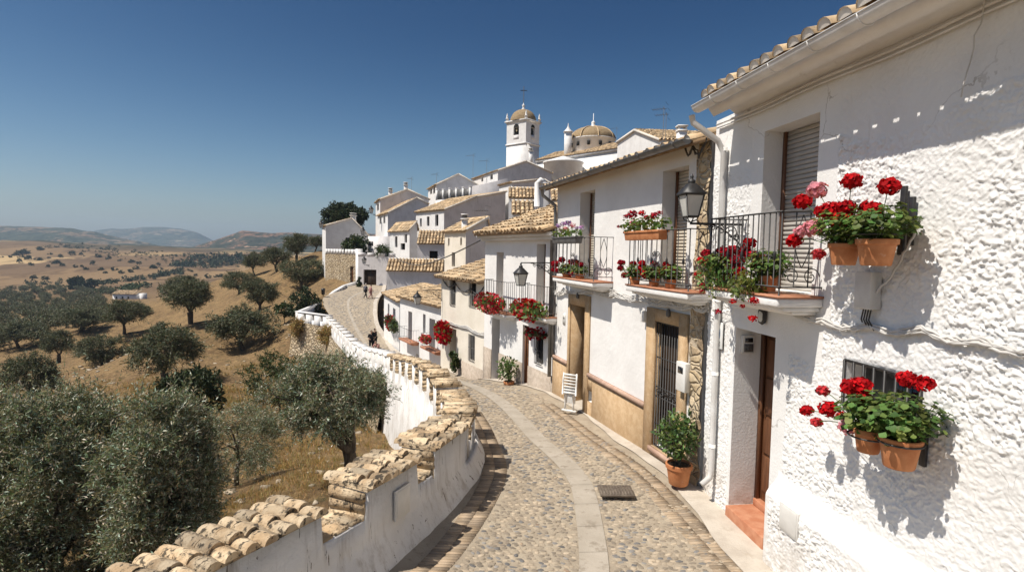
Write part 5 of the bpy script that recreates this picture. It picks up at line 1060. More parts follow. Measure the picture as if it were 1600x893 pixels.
c4 = [pr[:2] + X1, pl[:2]]; mb.quad([*pl[:2], z_m], [*c4[0], z_m], [*c4[0], z_t], [*pl[:2], z_t]); mb.quad([*c4[0], z_m], [*pr[:2], z_m], [*pr[:2], z_t], [*c4[0], z_t])
mb.build('bell_tower', M['white_far'], CH); TW = CH.children[-1]
for F, o in zip((FT1, FT2), bell):
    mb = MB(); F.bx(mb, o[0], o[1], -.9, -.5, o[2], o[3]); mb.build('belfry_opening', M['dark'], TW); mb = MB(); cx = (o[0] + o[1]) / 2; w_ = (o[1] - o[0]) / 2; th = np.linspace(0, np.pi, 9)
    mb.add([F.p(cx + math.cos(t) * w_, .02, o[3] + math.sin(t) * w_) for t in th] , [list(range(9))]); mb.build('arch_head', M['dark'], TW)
    mb = MB(); F.bx(mb, o[0], o[1], -.12, -.02, o[2], o[2] + .9); mb.build('belfry_railing', M['shade_grey_render'], TW); mb = MB(); mb.lathe([(.01, .75), (.14, .7), (.2, .45), (.3, .1), (.36, 0)], F.p(cx, -.3, o[3] - .8), 12); mb.build('bell', M['bronze'], TW, smooth=True)
mb = MB(); prism(mb, z_m - .12, z_m + .12, 1.07); mb.build('string_course', M['white_far'], CH); mb = MB(); prism(mb, z_t - .35, z_t - .12, 1.05); prism(mb, z_t - .1195, z_t + .12, 1.14); mb.build('tower_cornice', M['white_far'], CH)
mb = MB(); rad = n1 * .53; n = 20; prof = [(rad * math.cos(a) ** .85 if a < 1.5 else .12, rad * .92 * math.sin(a)) for a in np.linspace(0, np.pi / 2 - .06, 9)]
c3 = np.array([*ctr, z_t + .12]); mb.lathe(prof, c3, 20); mb.build('tower_dome', M['dome_tile'], CH, smooth=True); mb = MB(); zt_ = c3[2] + prof[-1][1]
mb.lathe([(.38, -.1), (.42, .1), (.2, .35), (.16, .5), (.3, .7), (.3, .9), (.1, 1.1), (.06, 1.4)], [*ctr, zt_], 10); mb.build('finial', M['white_far'], CH, smooth=True); mb = MB(); ztop = at(817, 132, YT + 2)[2]; e_ = _R * 1.0; e_[2] = 0; e_ = unit(e_)
b0 = np.array([*ctr, zt_ + 1.2]); mb.tube([b0, [*ctr, ztop]], .07, 6); mb.tube([np.array([*ctr, ztop - .85]) - e_ * .65, np.array([*ctr, ztop - .85]) + e_ * .65], .07, 6); mb.build('cross', M['iron'], CH)
for q in (pc[:2], pl[:2], pr[:2], pr[:2] + X1): mb = MB(); mb.lathe([(.28, 0), (.28, .5), (.34, .52), (.34, .6), (.16, .7), (.22, .95), (.16, 1.2), (.02, 1.7)], [*(ctr + (q - ctr) * .98), z_t + .12], 8); mb.build('pinnacle', M['white_far'], CH)
# nave
Yn = YT - 2; a = at(838, 250, Yn); b = at(985, 236, Yn - 16); F = Facade(b[:2], a[:2]); ze = a[2]; zr_ = at(880, 233, Yn + 4)[2]; g = F.p; L = F.L; dz = zr_ - ze
mb = MB(); F.bx(mb, 0, L, -9, 0, ze - 22, ze); F.bx(mb, 0, L, .001, .25, ze - .5, ze - .1); mb.build('nave_wall', M['white_far'], CH); mb = MB(); O = g(0, .35, ze - .1); tile_roof(mb, O, g(L, .35, ze - .1) - O, g(0, -5.5, ze + 2.2) - O, .34, .5, seg=4, seed=90); O = g(L, -10, ze + .2); tile_roof(mb, O, g(0, -10, ze + .2) - O, g(L, -5.5, ze + 2.2) - O, .34, .5, seg=4, seed=91); mb.build('nave_roof', [M['tile'], M['tile_under']], CH)
# apse bay: lower curved wall
mb = MB(); c = at(880, 262, Yn - 10); mb.lathe([(3.4, -8), (3.4, .6), (3.6, .7), (3.6, .9), (0.2, 2.0)], c, 20); mb.build('apse', M['white_far'], CH)
# dome
YD = YT - 4; c = at(926, 236, YD); rD = 33 * mpp(YD); hD = at(926, 199, YD)[2] - at(926, 219, YD)[2]; z1 = at(926, 219, YD)[2]
mb = MB(); mb.lathe([(rD * 1.0, -2.5), (rD * 1.0, z1 - c[2] - .15), (rD * 1.06, z1 - c[2] - .1), (rD * 1.06, z1 - c[2] + .05), (rD * .9, z1 - c[2] + .06)], c, 8 * 3); dr = mb.build('dome_drum', M['white_far'], CH)
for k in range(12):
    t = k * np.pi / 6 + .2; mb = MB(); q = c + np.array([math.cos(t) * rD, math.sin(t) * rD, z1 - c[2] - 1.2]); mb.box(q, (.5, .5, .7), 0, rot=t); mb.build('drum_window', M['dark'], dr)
nn_ = 48; aa = np.arange(nn_ * 2) * np.pi / nn_; mb = MB(); V_ = []; ph = np.linspace(0, np.pi / 2 - .03, 12)
for p in ph:
    for k, t in enumerate(aa): r_ = rD * 1.03 * math.cos(p) * (1.03 if k % 2 else .97); V_.append([c[0] + r_ * math.cos(t), c[1] + r_ * math.sin(t), z1 + .05 + hD * math.sin(p)])
w_ = nn_ * 2; F_ = [[j * w_ + i, j * w_ + (i + 1) % w_, (j + 1) * w_ + (i + 1) % w_, (j + 1) * w_ + i] for j in range(11) for i in range(w_)]; mb.add(V_, F_); dm_ = mb.build('dome', M['dome_tile'], CH)
for k in range(8):
    t = k * np.pi / 4 + .1; mb = MB(); mb.tube([[c[0] + rD * 1.05 * math.cos(p) * math.cos(t), c[1] + rD * 1.05 * math.cos(p) * math.sin(t), z1 + .08 + hD * 1.01 * math.sin(p)] for p in ph], .12, 5); mb.build('dome_rib', M['tile'], dm_)
mb = MB(); mb.lathe([(.55, -.1), (.5, .3), (.3, .5), (.4, .8), (.3, 1.05), (.08, 1.2)], [c[0], c[1], z1 + hD], 12); mb.tube([[c[0], c[1], z1 + hD + 1], [c[0], c[1], z1 + hD + 2.6]], .06, 5); mb.build('dome_finial', M['white_far'], CH)
c = at(887, 238, YD - 2); mb = MB(); h = at(887, 207, YD - 2)[2] - c[2]; ww = 5.2 * mpp(YD)
mb.box((c[0], c[1], c[2] + h / 2 - 1), (ww * 2, ww * 2, h + 2)); mb.box((c[0], c[1], c[2] + h + .08), (ww * 2.5, ww * 2.5, .16)); mb.lathe([(ww * 1.25, .16), (ww * .5, .7), (.1, 1.2), (.05, 1.7)], (c[0], c[1], c[2] + h), 8); tu = mb.build('chimney_turret', M['white_far'], CH)
# ------------------------------------------------------------------ roof furniture
def antenna(px, ptop, pbot, Y, label, arms=5, dish=False, group='television aerials on the roofs'):
    b = at(px, pbot, Y); t = at(px, ptop, Y); T = thing('tv_antenna', label, 'antenna', b, group); r = max(.012, .55 * mpp(Y) * .35); mb = MB(); mb.tube([b - np.array([0, 0, .5]), [b[0], b[1], t[2]]], r, 5); mb.build('mast', M['iron_grey'], T); mb = MB(); h = t[2] - b[2]; z = t[2] - .08 * h; e = unit(np.array([-.9, .45, 0])); f = np.array([-e[1], e[0], 0]); L = max(.5, h * .38)
    c = np.array([b[0], b[1], z]); mb.tube([c - e * L * .25, c + e * L], r * .8, 4)
    for k in range(arms): q = c + e * (L * k / (arms - 1)); w = .32 - .02 * k; mb.tube([q - f * w, q + f * w], r * .6, 4)
    q = c - e * L * .25
    for s in (-1, 1): mb.tube([q + np.array([0, 0, s * .22]) - f * .3, q + np.array([0, 0, s * .22]) + f * .3], r * .6, 4)
    mb.build('aerial', M['iron_grey'], T); return T
for a in ((1036, 166, 214, 26, 'tall television aerial above the eave of the ochre dado house'), (739, 240, 272, 96, 'tall aerial on the skyline left of the bell tower'), (760, 248, 285, 90, 'aerial standing on the large grey gable roof'), (643, 277, 298, 96, 'aerial by the chimney of the upper left house'), (682, 270, 296, 94, 'aerial pole in front of the peaked grey gable'), (758, 325, 372, 30, 'aerial beside the eave of the balcony house'), (963, 198, 226, 70, 'thin aerial left of the bright white gable'), (1040, 176, 212, 27, 'short second aerial pole beside the tallest aerial')): antenna(*a)
c = at(1065, 206, 16); mb = MB(); ww = .23; T = thing('roof_chimney', 'square white chimney rising above the tile ridge near the stone pier', 'chimney', c + np.array([.6, 0, 0])); c = c + np.array([0, 0, -.2]); mb.box(c + np.array([0, 0, -.2]), (ww, ww, .8)); mb.box(c + np.array([0, 0, .22]), (ww * 1.2, ww * 1.2, .04)); mb.box(c + np.array([0, 0, .35]), (ww * 1.25, ww * 1.25, .035)); mb.build('stack', M['white_far'], T); mb = MB()
for i in (-1, 1):
    for j in (-1, 1): mb.box(c + np.array([i * ww * .42, j * ww * .42, .285]), (.04, .04, .095))
mb.build('vent', M['white_far'], T)
# ------------------------------------------------------------------ street lanterns
s, z = F2.hit(1086, 349, .62); s_a = -.02
wall_lantern('street_lantern', 'large black four-sided street lantern on scrolled bracket beside the stone pier', F1, F1.hit(1082, 349, .75)[0], F1.hit(1082, 349, .75)[1], .78, .66, True, .05)
s, z = F3.hit(815, 411, 1.0); wall_lantern('street_lantern', 'black lantern hanging from an ornate scroll bracket above the right red cascade', F3, F3.hit(814, 411, .95)[0], F3.hit(814, 411, .95)[1], .95, .72, False, .0)
wall_lantern('street_lantern', 'small black lantern hanging before the low white house roof', F4, F4.L - .1, F4.hit(661, 459, 1.2)[1] + .1, 1.25, .80, False, .0)
def far_lamp(px, py, Y, label, size=.9):
    c = at(px, py, Y); F = Facade(c[:2] - np.array([0, 1.]), c[:2]); return wall_lantern('street_lantern', label, F, 1.0, c[2] - .3 * size, .6 if False else .0, size, True, -.7, 'lanterns at the far end of the street')
far_lamp(502, 353, 88, 'lantern on the left corner of the end house', 1.5); far_lamp(567, 364, 80, 'lantern standing right of the round bush', 1.4); far_lamp(580, 330, 88, 'lantern on bracket at the long grey gable house', 1.5); far_lamp(569, 409, 75.5, 'lantern on the grey wall above the dark gate', 1.3)
# wires
mb = MB(); a = at(612, 396, 60); b = at(757, 372, 21); mb.tube([a * (1 - f) + b * f - np.array([0, 0, 1.1 * math.sin(f * math.pi)]) for f in np.linspace(0, 1, 24)], .03, 4); mb.build('overhead_wire', M['cable_dark'], label='dark overhead wire sagging between the beige house and the balcony house', cat='cable', smooth=True)
# ------------------------------------------------------------------ olive trees
def limb(mb, a, b, r0, r1, rg, n=7, wob=.08, seg=6):
    a = np.asarray(a, float); b = np.asarray(b, float); L = np.linalg.norm(b - a); f = np.linspace(0, 1, n); o = rg.normal(0, wob * L, (2, 3)); P = a + (b - a) * f[:, None] + np.sin(f * np.pi)[:, None] * o[0] * .6 + np.sin(f * 2 * np.pi)[:, None] * o[1] * .35
    mb.tube(P, r0 + (r1 - r0) * f, seg); return P
def leafy_tree(root, crown_c, rad, seed, n_clu, n_twig, n_leaf, L, W, mat, base=(0, 0, 0), r0=.16, twl=.45, lean=None, ntr=1, hole=.30, flat=.75, twigs=True, shell=.35, droop=.15, bark='bark', spikes=0):
    rg = np.random.default_rng(seed); rad = np.array(rad, float); crown_c = np.array(crown_c, float); base = np.array(base, float)
    d = rand_dirs(n_clu * 3, rg); rr = shell + (1 - shell) * rg.random(len(d)) ** .6; C = d * rr[:, None]
    C *= (1 + .30 * fbm(d * 1.6 + seed, 2, seed))[:, None]; keep = (C[:, 2] > -flat); C = C[keep][:n_clu] * rad + crown_c
    mb = MB(); fork = base + (crown_c - base) * .42 + (0 if lean is None else np.array(lean)); 
    for k in range(ntr): limb(mb, base + rg.normal(0, .3 * r0, 3) * (1, 1, 0) - np.array([0, 0, .3]), fork + rg.normal(0, r0 * .5, 3), r0 * (1 if k == 0 else .7), r0 * .62, rg, 9, .05, 8)
    nl = 6; ends = []
    for k in range(nl):
        t = k * 2 * np.pi / nl + rg.uniform(-.4, .4); e = crown_c + rad * np.array([math.cos(t) * .55, math.sin(t) * .55, rg.uniform(-.1, .45)]); P = limb(mb, fork, e, r0 * .5, r0 * .16, rg, 8, .09, 6); ends.append(P)
    allp = np.concatenate(ends)
    for c in C: 
        j = np.argmin(np.linalg.norm(allp - c, axis=1)); limb(mb, allp[j], c, r0 * .12, r0 * .03, rg, 4, .1, 4)
    mb.build('trunk', M[bark], root, smooth=True)
    k = len(C); S = np.repeat(C, n_twig, 0); cd = (S - crown_c) / rad; cd /= (np.linalg.norm(cd, axis=1)[:, None] + 1e-6); sc = rad.mean() * hole
    S = S + rand_dirs(len(S), rg) * (rg.random(len(S)) ** .5 * sc)[:, None]
    D = cd * .55 + rand_dirs(len(S), rg) * .75 + np.array([0, 0, .35 - droop]); D /= np.linalg.norm(D, axis=1)[:, None]; TL = twl * rg.uniform(.5, 1.2, len(S))
    if spikes: ii = rg.choice(len(S), spikes, False); D[ii] = np.array([0, 0, 1.0]) + rg.normal(0, .22, (spikes, 3)); TL[ii] *= 1.9
    m2 = MB(); f = np.linspace(.08, 1, n_leaf); T_ = S[:, None] + D[:, None] * (TL[:, None] * f)[..., None] + np.array([0, 0, -1.0]) * (droop * TL[:, None] * f ** 2)[..., None]
    T_ = T_.reshape(-1, 3); ld = np.repeat(D, n_leaf, 0) * .7 + rand_dirs(len(T_), rg) * .8; leaf_quads(m2, T_, ld, L * rg.uniform(.65, 1.2, len(T_)), W * rg.uniform(.7, 1.2, len(T_)), rg)
    m2.build('crown', M[mat], root)
    if twigs:
        m3 = MB(); w = L * .04; e = S + D * TL[:, None] - np.array([0, 0, 1.0]) * (droop * TL)[:, None]; X = np.cross(D, rand_dirs(len(S), rg)) * w; V = np.stack([S - X, S + X, e + X * .3, e - X * .3], 1); m3.add(V.reshape(-1, 3), np.arange(len(S) * 4).reshape(-1, 4)); m3.build('twigs', M['bark_twig'], root)
    return root
# foreground olives (own meshes)
def fg_tree(label, px, py, Y, cpx, cpy, rpx, rz, seed, nclu, ntw, nlf, lean=None, name='olive_tree', L=.085, W=.021, mat='olive', cat='olive tree', r0=.16, twl=.42, Yc=None, **k):
    b = at(px, py, Y); b[2] = min(b[2], tz(b[0], b[1]) + .05); c = at(cpx, cpy, Yc or Y); rx = rpx * mpp(Yc or Y); T = thing(name, label, cat, b); 
    if name == 'olive_tree': k['hole'] = .19
    return leafy_tree(T, c, (rx, rx * .95, rz * mpp(Y)), seed, nclu, ntw, nlf, L, W, mat, b, r0, twl, lean, **k)
fg_tree('large bushy silver olive tree filling the lower left corner below the parapet', 90, 960, 10.5, 80, 770, 136, 150, 101, 150, 56, 15, r0=.16, spikes=420, ntr=2)
fg_tree('full silver olive tree right of the lower left corner tree, against the tile coping', 270, 930, 9.6, 258, 752, 82, 128, 102, 95, 52, 15, r0=.13, spikes=300)
fg_tree('leaning dark-trunked olive tree growing just outside the white parapet bend', 546, 752, 11.6, 508, 618, 76, 52, 103, 70, 34, 15, r0=.21, lean=(.25, 0, -.1), twl=.38, spikes=30)
fg_tree('airy olive shrub between the leaning olive and the corner tree', 372, 720, 15, 380, 684, 52, 52, 104, 50, 22, 14, r0=.08, twl=.45, L=.08, W=.017, name='olive_shrub', cat='shrub', spikes=60)
fg_tree('dark glossy round bush on the dry slope left of the stone retaining wall', 305, 642, 24, 304, 614, 46, 36, 105, 60, 16, 12, name='round_bush', cat='bush', mat='oak', L=.14, W=.07, twl=.3, r0=.08, twigs=False, flat=.9)
fg_tree('green shrub spreading at the foot of the stone wall behind the leaning olive', 440, 630, 26, 432, 596, 42, 38, 106, 40, 14, 12, name='slope_shrub', cat='shrub', mat='shrub', L=.13, W=.045, twl=.5, r0=.07, twigs=False)
fg_tree('dark green bush at the outer corner of the far parapet', 478, 502, 62, 478, 476, 23, 23, 107, 40, 10, 8, name='round_bush', cat='bush', mat='oak', L=.3, W=.16, twl=.6, r0=.1, twigs=False, flat=.9)
fg_tree('low green bush beside the dark bush by the far parapet', 444, 492, 66, 445, 484, 12, 9, 108, 18, 8, 8, name='low_bush', cat='bush', mat='shrub', L=.3, W=.16, twl=.4, r0=.06, twigs=False, flat=.9)
fg_tree('dense dome-shaped dark tree rising behind the end house', 545, 372, 106, 541, 340, 28, 17, 109, 110, 16, 10, name='dome_tree', cat='tree', mat='oak', L=.42, W=.22, twl=.7, r0=.3, twigs=False, flat=.4)
fg_tree('round clipped bush in front of the end house wall', 557, 398, 83, 557, 383, 18, 13, 110, 40, 10, 8, name='round_bush', cat='bush', mat='shrub', L=.32, W=.18, twl=.5, r0=.1, twigs=False, flat=.9)
fg_tree('spiky green plant on the terrace right of the gate wall', 598, 400, 77, 599, 393, 9, 7, 111, 16, 8, 8, name='terrace_plant', cat='plant', mat='shrub', L=.4, W=.1, twl=.6, r0=.05, twigs=False)
fg_tree('small conical cypress pot plant left of the dark gate', 561, 452, 74.5, 561, 442, 3, 9, 112, 24, 10, 6, name='potted_cypress', cat='plant', mat='oak', L=.16, W=.07, twl=.2, r0=.05, twigs=False, flat=1.2)
for k, (px, py, Y, w_, h_, lab) in enumerate(((510, 525, 51.5, 9, 13, 'dry brown tuft hanging at the middle of the stone retaining wall'), (467, 515, 56.2, 7, 14, 'dry bush sprouting under the left end of the slotted parapet'))):
    fg_tree(lab, px, py, Y - .9, px, py - 2, w_, h_, 120 + k, 22, 10, 10, name='dry_wall_tuft', cat='shrub', mat='straw', L=.3, W=.05, twl=.5, r0=.03, twigs=False)
# hillside olives: four kinds of crown shared by twenty trees
protos = []
for k in range(4):
    T = thing('olive_tree', 'olive tree', 'olive tree', (0, 0, 0)); leafy_tree(T, (.15 * (k - 1.5), 0, 2.75), (2.15, 2.1, 1.55), 130 + k, 80, 20, 10, .20, .062, 'olive_far', (0, 0, 0), .21, .6, lean=(.2 * (k - 1.5), .1, -.1), hole=.21, twigs=False, ntr=1 + k % 2, flat=.55, shell=.3); protos.append(T)
LAB = ['broad olive tree on the bare slope straight left of the stone retaining wall', 'olive tree in the middle of the slope, below the golden field', 'olive tree left of centre with its shadow on the straw slope', 'broad low olive tree at the edge of the valley grove', 'olive tree at the far left edge of the dry slope', 'slim tall olive on the stony lower slope', 'spreading olive leaning left above the foreground crowns', 'large dark olive standing left of the round bush', 'big olive at left edge above the foreground olive', 'olive with forked crown halfway up the hill', 'wide pale olive just below the end house bastion', 'small olive high on the ridge line', 'leftmost of the ridge olives against the mesa', 'tall olive on the ridge beside the end house', 'olive on the ridge shoulder above the golden field', 'topmost olive close against the end house corner', 'small olive tucked behind the large dark olive', 'olive behind the mid slope tree, touching the valley grove', 'dark olive cut by the left picture edge', 'young olive between the stony slope trees']
used = set()
for i, (px, py, hw, hp, Y) in enumerate(HILL_OLIVES):
    b = at(px, py, Y); b[2] = tz(b[0], b[1]) - .05; k = i % 4; s = hp * mpp(Y) / 4.15; sx_ = hw * mpp(Y) / 2.35
    o = protos[k] if k not in used else copy_tree(protos[k]); used.add(k); o['label'] = LAB[i]; o.location = [float(v) for v in b]; o.rotation_euler = (0, 0, i * 2.1); o.scale = (sx_, sx_, s); o['group'] = 'olive trees on the dry slope'
# valley grove
rg = np.random.default_rng(77); gp = []
for k in range(3):
    T = thing('grove_tree', 'small round olive of the dense grove on the valley floor', 'olive tree', (0, 0, 0), 'olive grove on the valley floor'); leafy_tree(T, (0, 0, 2.4), (2.3, 2.3, 1.6), 150 + k, 26, 9, 5, .55, .22, 'olive_grove', (0, 0, 0), .22, .8, twigs=False, flat=.6); gp.append(T)
poly = [(-40, 545), (-40, 452), (60, 452), (150, 455), (215, 466), (300, 464), (330, 470), (250, 492), (170, 505), (110, 535), (50, 560)]
def inpoly(x, y):
    c = False; n = len(poly)
    for i in range(n):
        (x1, y1), (x2, y2) = poly[i], poly[i - 1]
        if (y1 > y) != (y2 > y) and x < (x2 - x1) * (y - y1) / (y2 - y1) + x1: c = not c
    return c
# find ground under pixels by marching
def ground_hit(px, py, y0=60, y1=1400):
    Ys = np.geomspace(y0, y1, 160); d = ray(px, py); P = d[None] * (Ys / d[1])[:, None]; h = P[:, 2] - terrain(P[:, :2]); i = np.argmax(h < 0)
    return P[i] if h[i] < 0 else None
cnt = 0; tries = 0; placed = []
while cnt < 285 and tries < 4000:
    tries += 1; px = rg.uniform(-30, 335); py = 452 + 105 * rg.random() ** 1.25
    if not inpoly(px, py): continue
    if 160 < px < 250 and 463 < py < 490: continue
    q = ground_hit(px, py)
    if q is None: continue
    s_ = max(5.3, q[1] * .0245)
    if placed and min((a[0] - q[0]) ** 2 + ((a[1] - q[1]) * .6) ** 2 for a in placed) < (s_ * .8) ** 2: continue
    placed.append(q); k = cnt % 3; sc_ = rg.uniform(.62, .98) * (1 + max(0, q[1] - 250) / 600)
    o = gp[k] if cnt < 3 else copy_tree(gp[k]); o.location = [float(q[0]), float(q[1]), tz(q[0], q[1]) - .1]; o.rotation_euler = (0, 0, rg.uniform(0, 6)); o.scale = (sc_, sc_, sc_ * rg.uniform(.85, 1.1)); cnt += 1
print('grove', cnt, tries)
# single shrubs on the far tan hill
sh = []
for k in range(2):
    T = thing('hill_oak', 'small dark oak dotted on the tan far hillside', 'oak tree', (0, 0, 0), 'dark oaks dotted over the far tan hill'); leafy_tree(T, (0, 0, 2.6), (2.6, 2.6, 2.2), 160 + k, 18, 6, 5, .9, .5, 'oak', (0, 0, 0), .3, .8, twigs=False, flat=.8); sh.append(T)
spots = [(20, 400), (28, 399), (38, 397), (40, 396), (16, 403), (33, 404), (44, 406), (57, 408), (63, 408), (78, 400), (76, 404), (95, 402), (113, 398), (127, 399), (153, 403), (169, 406), (145, 413), (118, 418), (128, 417), (77, 411), (88, 413), (49, 415), (98, 416), (75, 417), (186, 409), (205, 411), (218, 413), (190, 428), (204, 427), (212, 421), (158, 424), (179, 424), (240, 420), (263, 431), (285, 427), (300, 425), (306, 431), (255, 432), (202, 440), (338, 434), (345, 433), (325, 435), (64, 392), (3, 403), (30, 410), (135, 423), (165, 427), (53, 436), (70, 438), (270, 410), (283, 413), (248, 414)]
for i, (px, py) in enumerate(spots):
    q = ground_hit(px, py, 250, 1600)
    if q is None: continue
    o = sh[i % 2] if i < 2 else copy_tree(sh[i % 2]); s = max(.5, q[1] * .00125 * rg.uniform(.6, 1.5)); o.location = [float(q[0]), float(q[1]), float(q[2]) - .4]; o.rotation_euler = (0, 0, i * 1.3); o.scale = (s * rg.uniform(.9, 1.5), s, s)
def big_tree(px, py, hp, wpx, label, seed, nm='valley_oak'):
    q = ground_hit(px, py, 200, 1500); 
    if q is None: return
    h = hp * mpp(q[1]); T = thing(nm, label, 'oak tree', q, 'big dark trees in the valley'); leafy_tree(T, q + (0, 0, h * .52), (wpx * mpp(q[1]), wpx * mpp(q[1]), h * .5), seed, 40, 9, 6, h * .16, h * .09, 'oak', q, h * .03, h * .1, twigs=False, flat=.9)
big_tree(118, 452, 19, 11, 'left of the pair of big dark round trees by the valley river', 171); big_tree(139, 453, 17, 12, 'right of the pair of big dark round trees by the valley river', 172)
# dark woods far off: each a mass nobody could count
def wood(name, line, hp, n, mat, seed, spread=40, sz=.012):
    rgg = np.random.default_rng(seed); mb = MB(); line = np.array(line, float)
    for i in range(n):
        f = rgg.random() * (len(line) - 1); j = int(f); px, py = line[j] + (line[j + 1] - line[j]) * (f - j); q = ground_hit(px, py + rgg.normal(0, 1.2), 200, 2600)
        if q is None: continue
        q = q + np.array([rgg.normal(0, spread * .3), rgg.normal(0, spread), 0]); q[2] = tz(q[0], q[1]); s = hp * mpp(q[1]) * rgg.uniform(.6, 1.3); C = q + rand_dirs(26, rgg) * np.array([s * .75, s * .75, s * .5]) * (rgg.random(26) ** .4)[:, None] + np.array([0, 0, s * .45]); leaf_quads(mb, C, rand_dirs(26, rgg), s * .5, s * .34, rgg)
    return mb.build(name, M[mat], kind='stuff', label='far off dark woodland in the valley', loc=(0, 0, 0))
wood('river_woodland', [(60, 442), (110, 447), (170, 443), (215, 437), (255, 431), (300, 424)], 5, 130, 'oak', 181, 10)
wood('green_thicket', [(160, 458), (190, 452), (225, 452)], 7, 40, 'shrub', 182, 12)
wood('dark_woodland', [(284, 416), (310, 412), (345, 410), (378, 412)], 6, 150, 'oak', 183, 16)
wood('field_edge_woodland', [(60, 388), (110, 386), (170, 390), (220, 397), (262, 402), (300, 401)], 3, 90, 'oak', 184, 14)
wood('plain_woodland', [(130, 394), (190, 397), (250, 404), (300, 400), (380, 400), (420, 400)], 2.2, 110, 'oak', 185, 16)
# farmhouse in the valley
q = ground_hit(205, 468, 120, 600); F = Facade(q[:2] + (np.array([15.5, 3])), q[:2] + np.array([-0.0, 0])); FH = thing('valley_farmhouse', 'long low white farmhouse with tan roof among the valley olives', 'house', q); s_ = q[1] / 300.; L = 36 * mpp(q[1]); F = Facade(at(213, 466, q[1] + 1)[:2], at(176, 466, q[1])[:2])
mb = MB(); F.bx(mb, 0, F.L, -7 * s_, 0, q[2] - 3, q[2] + 2.9 * s_); mb.build('wall', M['white_far'], FH); mb = MB(); O = F.p(-.4, .5, q[2] + 2.9 * s_); tile_roof(mb, O, F.p(F.L + .4, .5, q[2] + 2.9 * s_) - O, F.p(-.4, -5 * s_, q[2] + 4.6 * s_) - O, .6, .9, seg=3); mb.build('roof', [M['tile'], M['tile_under']], FH); mb = MB(); F.bx(mb, -4 * s_, -1.6 * s_, -3, 0, q[2] - 2, q[2] + 3.3 * s_); mb.build('outbuilding', M['white_far'], FH)
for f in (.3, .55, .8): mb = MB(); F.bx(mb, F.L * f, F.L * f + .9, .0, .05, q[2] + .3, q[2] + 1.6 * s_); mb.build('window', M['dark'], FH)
# dry grass tufts and stones on the near slope
rg = np.random.default_rng(9); n = 26000; Yg = 7 + 46 * rg.random(n) ** 1.3; Xg = -rg.uniform(.0, 1.0, n) * (Yg * 1.0 + 3) - .3; keep = np.array([x < np.interp(y, IN[:, 1], IN[:, 0]) - .9 for x, y in zip(Xg, Yg)]); Xg, Yg = Xg[keep], Yg[keep]; den = fbm(np.column_stack([Xg / 1.7, Yg / 1.7, 0 * Xg]), 3, 12) + .12 > rg.random(len(Xg)) * .6 - .1; Xg, Yg = Xg[den], Yg[den]
Pg = np.column_stack([Xg, Yg, terrain(np.column_stack([Xg, Yg])) - .02]); mb = MB(); nb = 9
C = np.repeat(Pg, nb, 0); C[:, :2] += rg.normal(0, .07, (len(C), 2)); D = rg.normal(0, .45, (len(C), 3)); D[:, 2] = 1; dist = np.repeat(Yg, nb); leaf_quads(mb, C, D, (.12 + .12 * rg.random(len(C))) * np.clip(dist / 18, .8, 2), .007 * np.clip(dist / 9, 1, 4), rg); mb.build('dry_grass', M['straw'], kind='stuff', label='dry straw grass on the slope', loc=(0, 0, 0))
n = 800; Yg = 9 + 70 * rg.random(n) ** 1.2; Xg = -rg.random(n) * Yg * .95 - 1; keep = np.array([x < np.interp(y, IN[:, 1], IN[:, 0]) - 1.0 for x, y in zip(Xg, Yg)]); Xg, Yg = Xg[keep], Yg[keep]; Pg = np.column_stack([Xg, Yg, terrain(np.column_stack([Xg, Yg]))]); mb = MB()
ico = rand_dirs(8, rg); cube = np.array([[-1, -1, -1], [1, -1, -1], [1, 1, -1], [-1, 1, -1], [-1, -1, 1], [1, -1, 1], [1, 1, 1], [-1, 1, 1]], float) * .6
for p in Pg: s = rg.uniform(.04, .13) * (1 + p[1] / 60); mb.add(p + (cube + rg.normal(0, .22, cube.shape)) * s * np.array([1.2, 1, .6]), [[3, 2, 1, 0], [4, 5, 6, 7], [0, 1, 5, 4], [1, 2, 6, 5], [2, 3, 7, 6], [3, 0, 4, 7]])
mb.build('loose_stones', pm('limestone_pebble', (.27, .22, .16), (.42, .36, .28), 3, .95, .4, 20, island=.25), kind='stuff', label='loose pale stones on the slope', loc=(0, 0, 0))
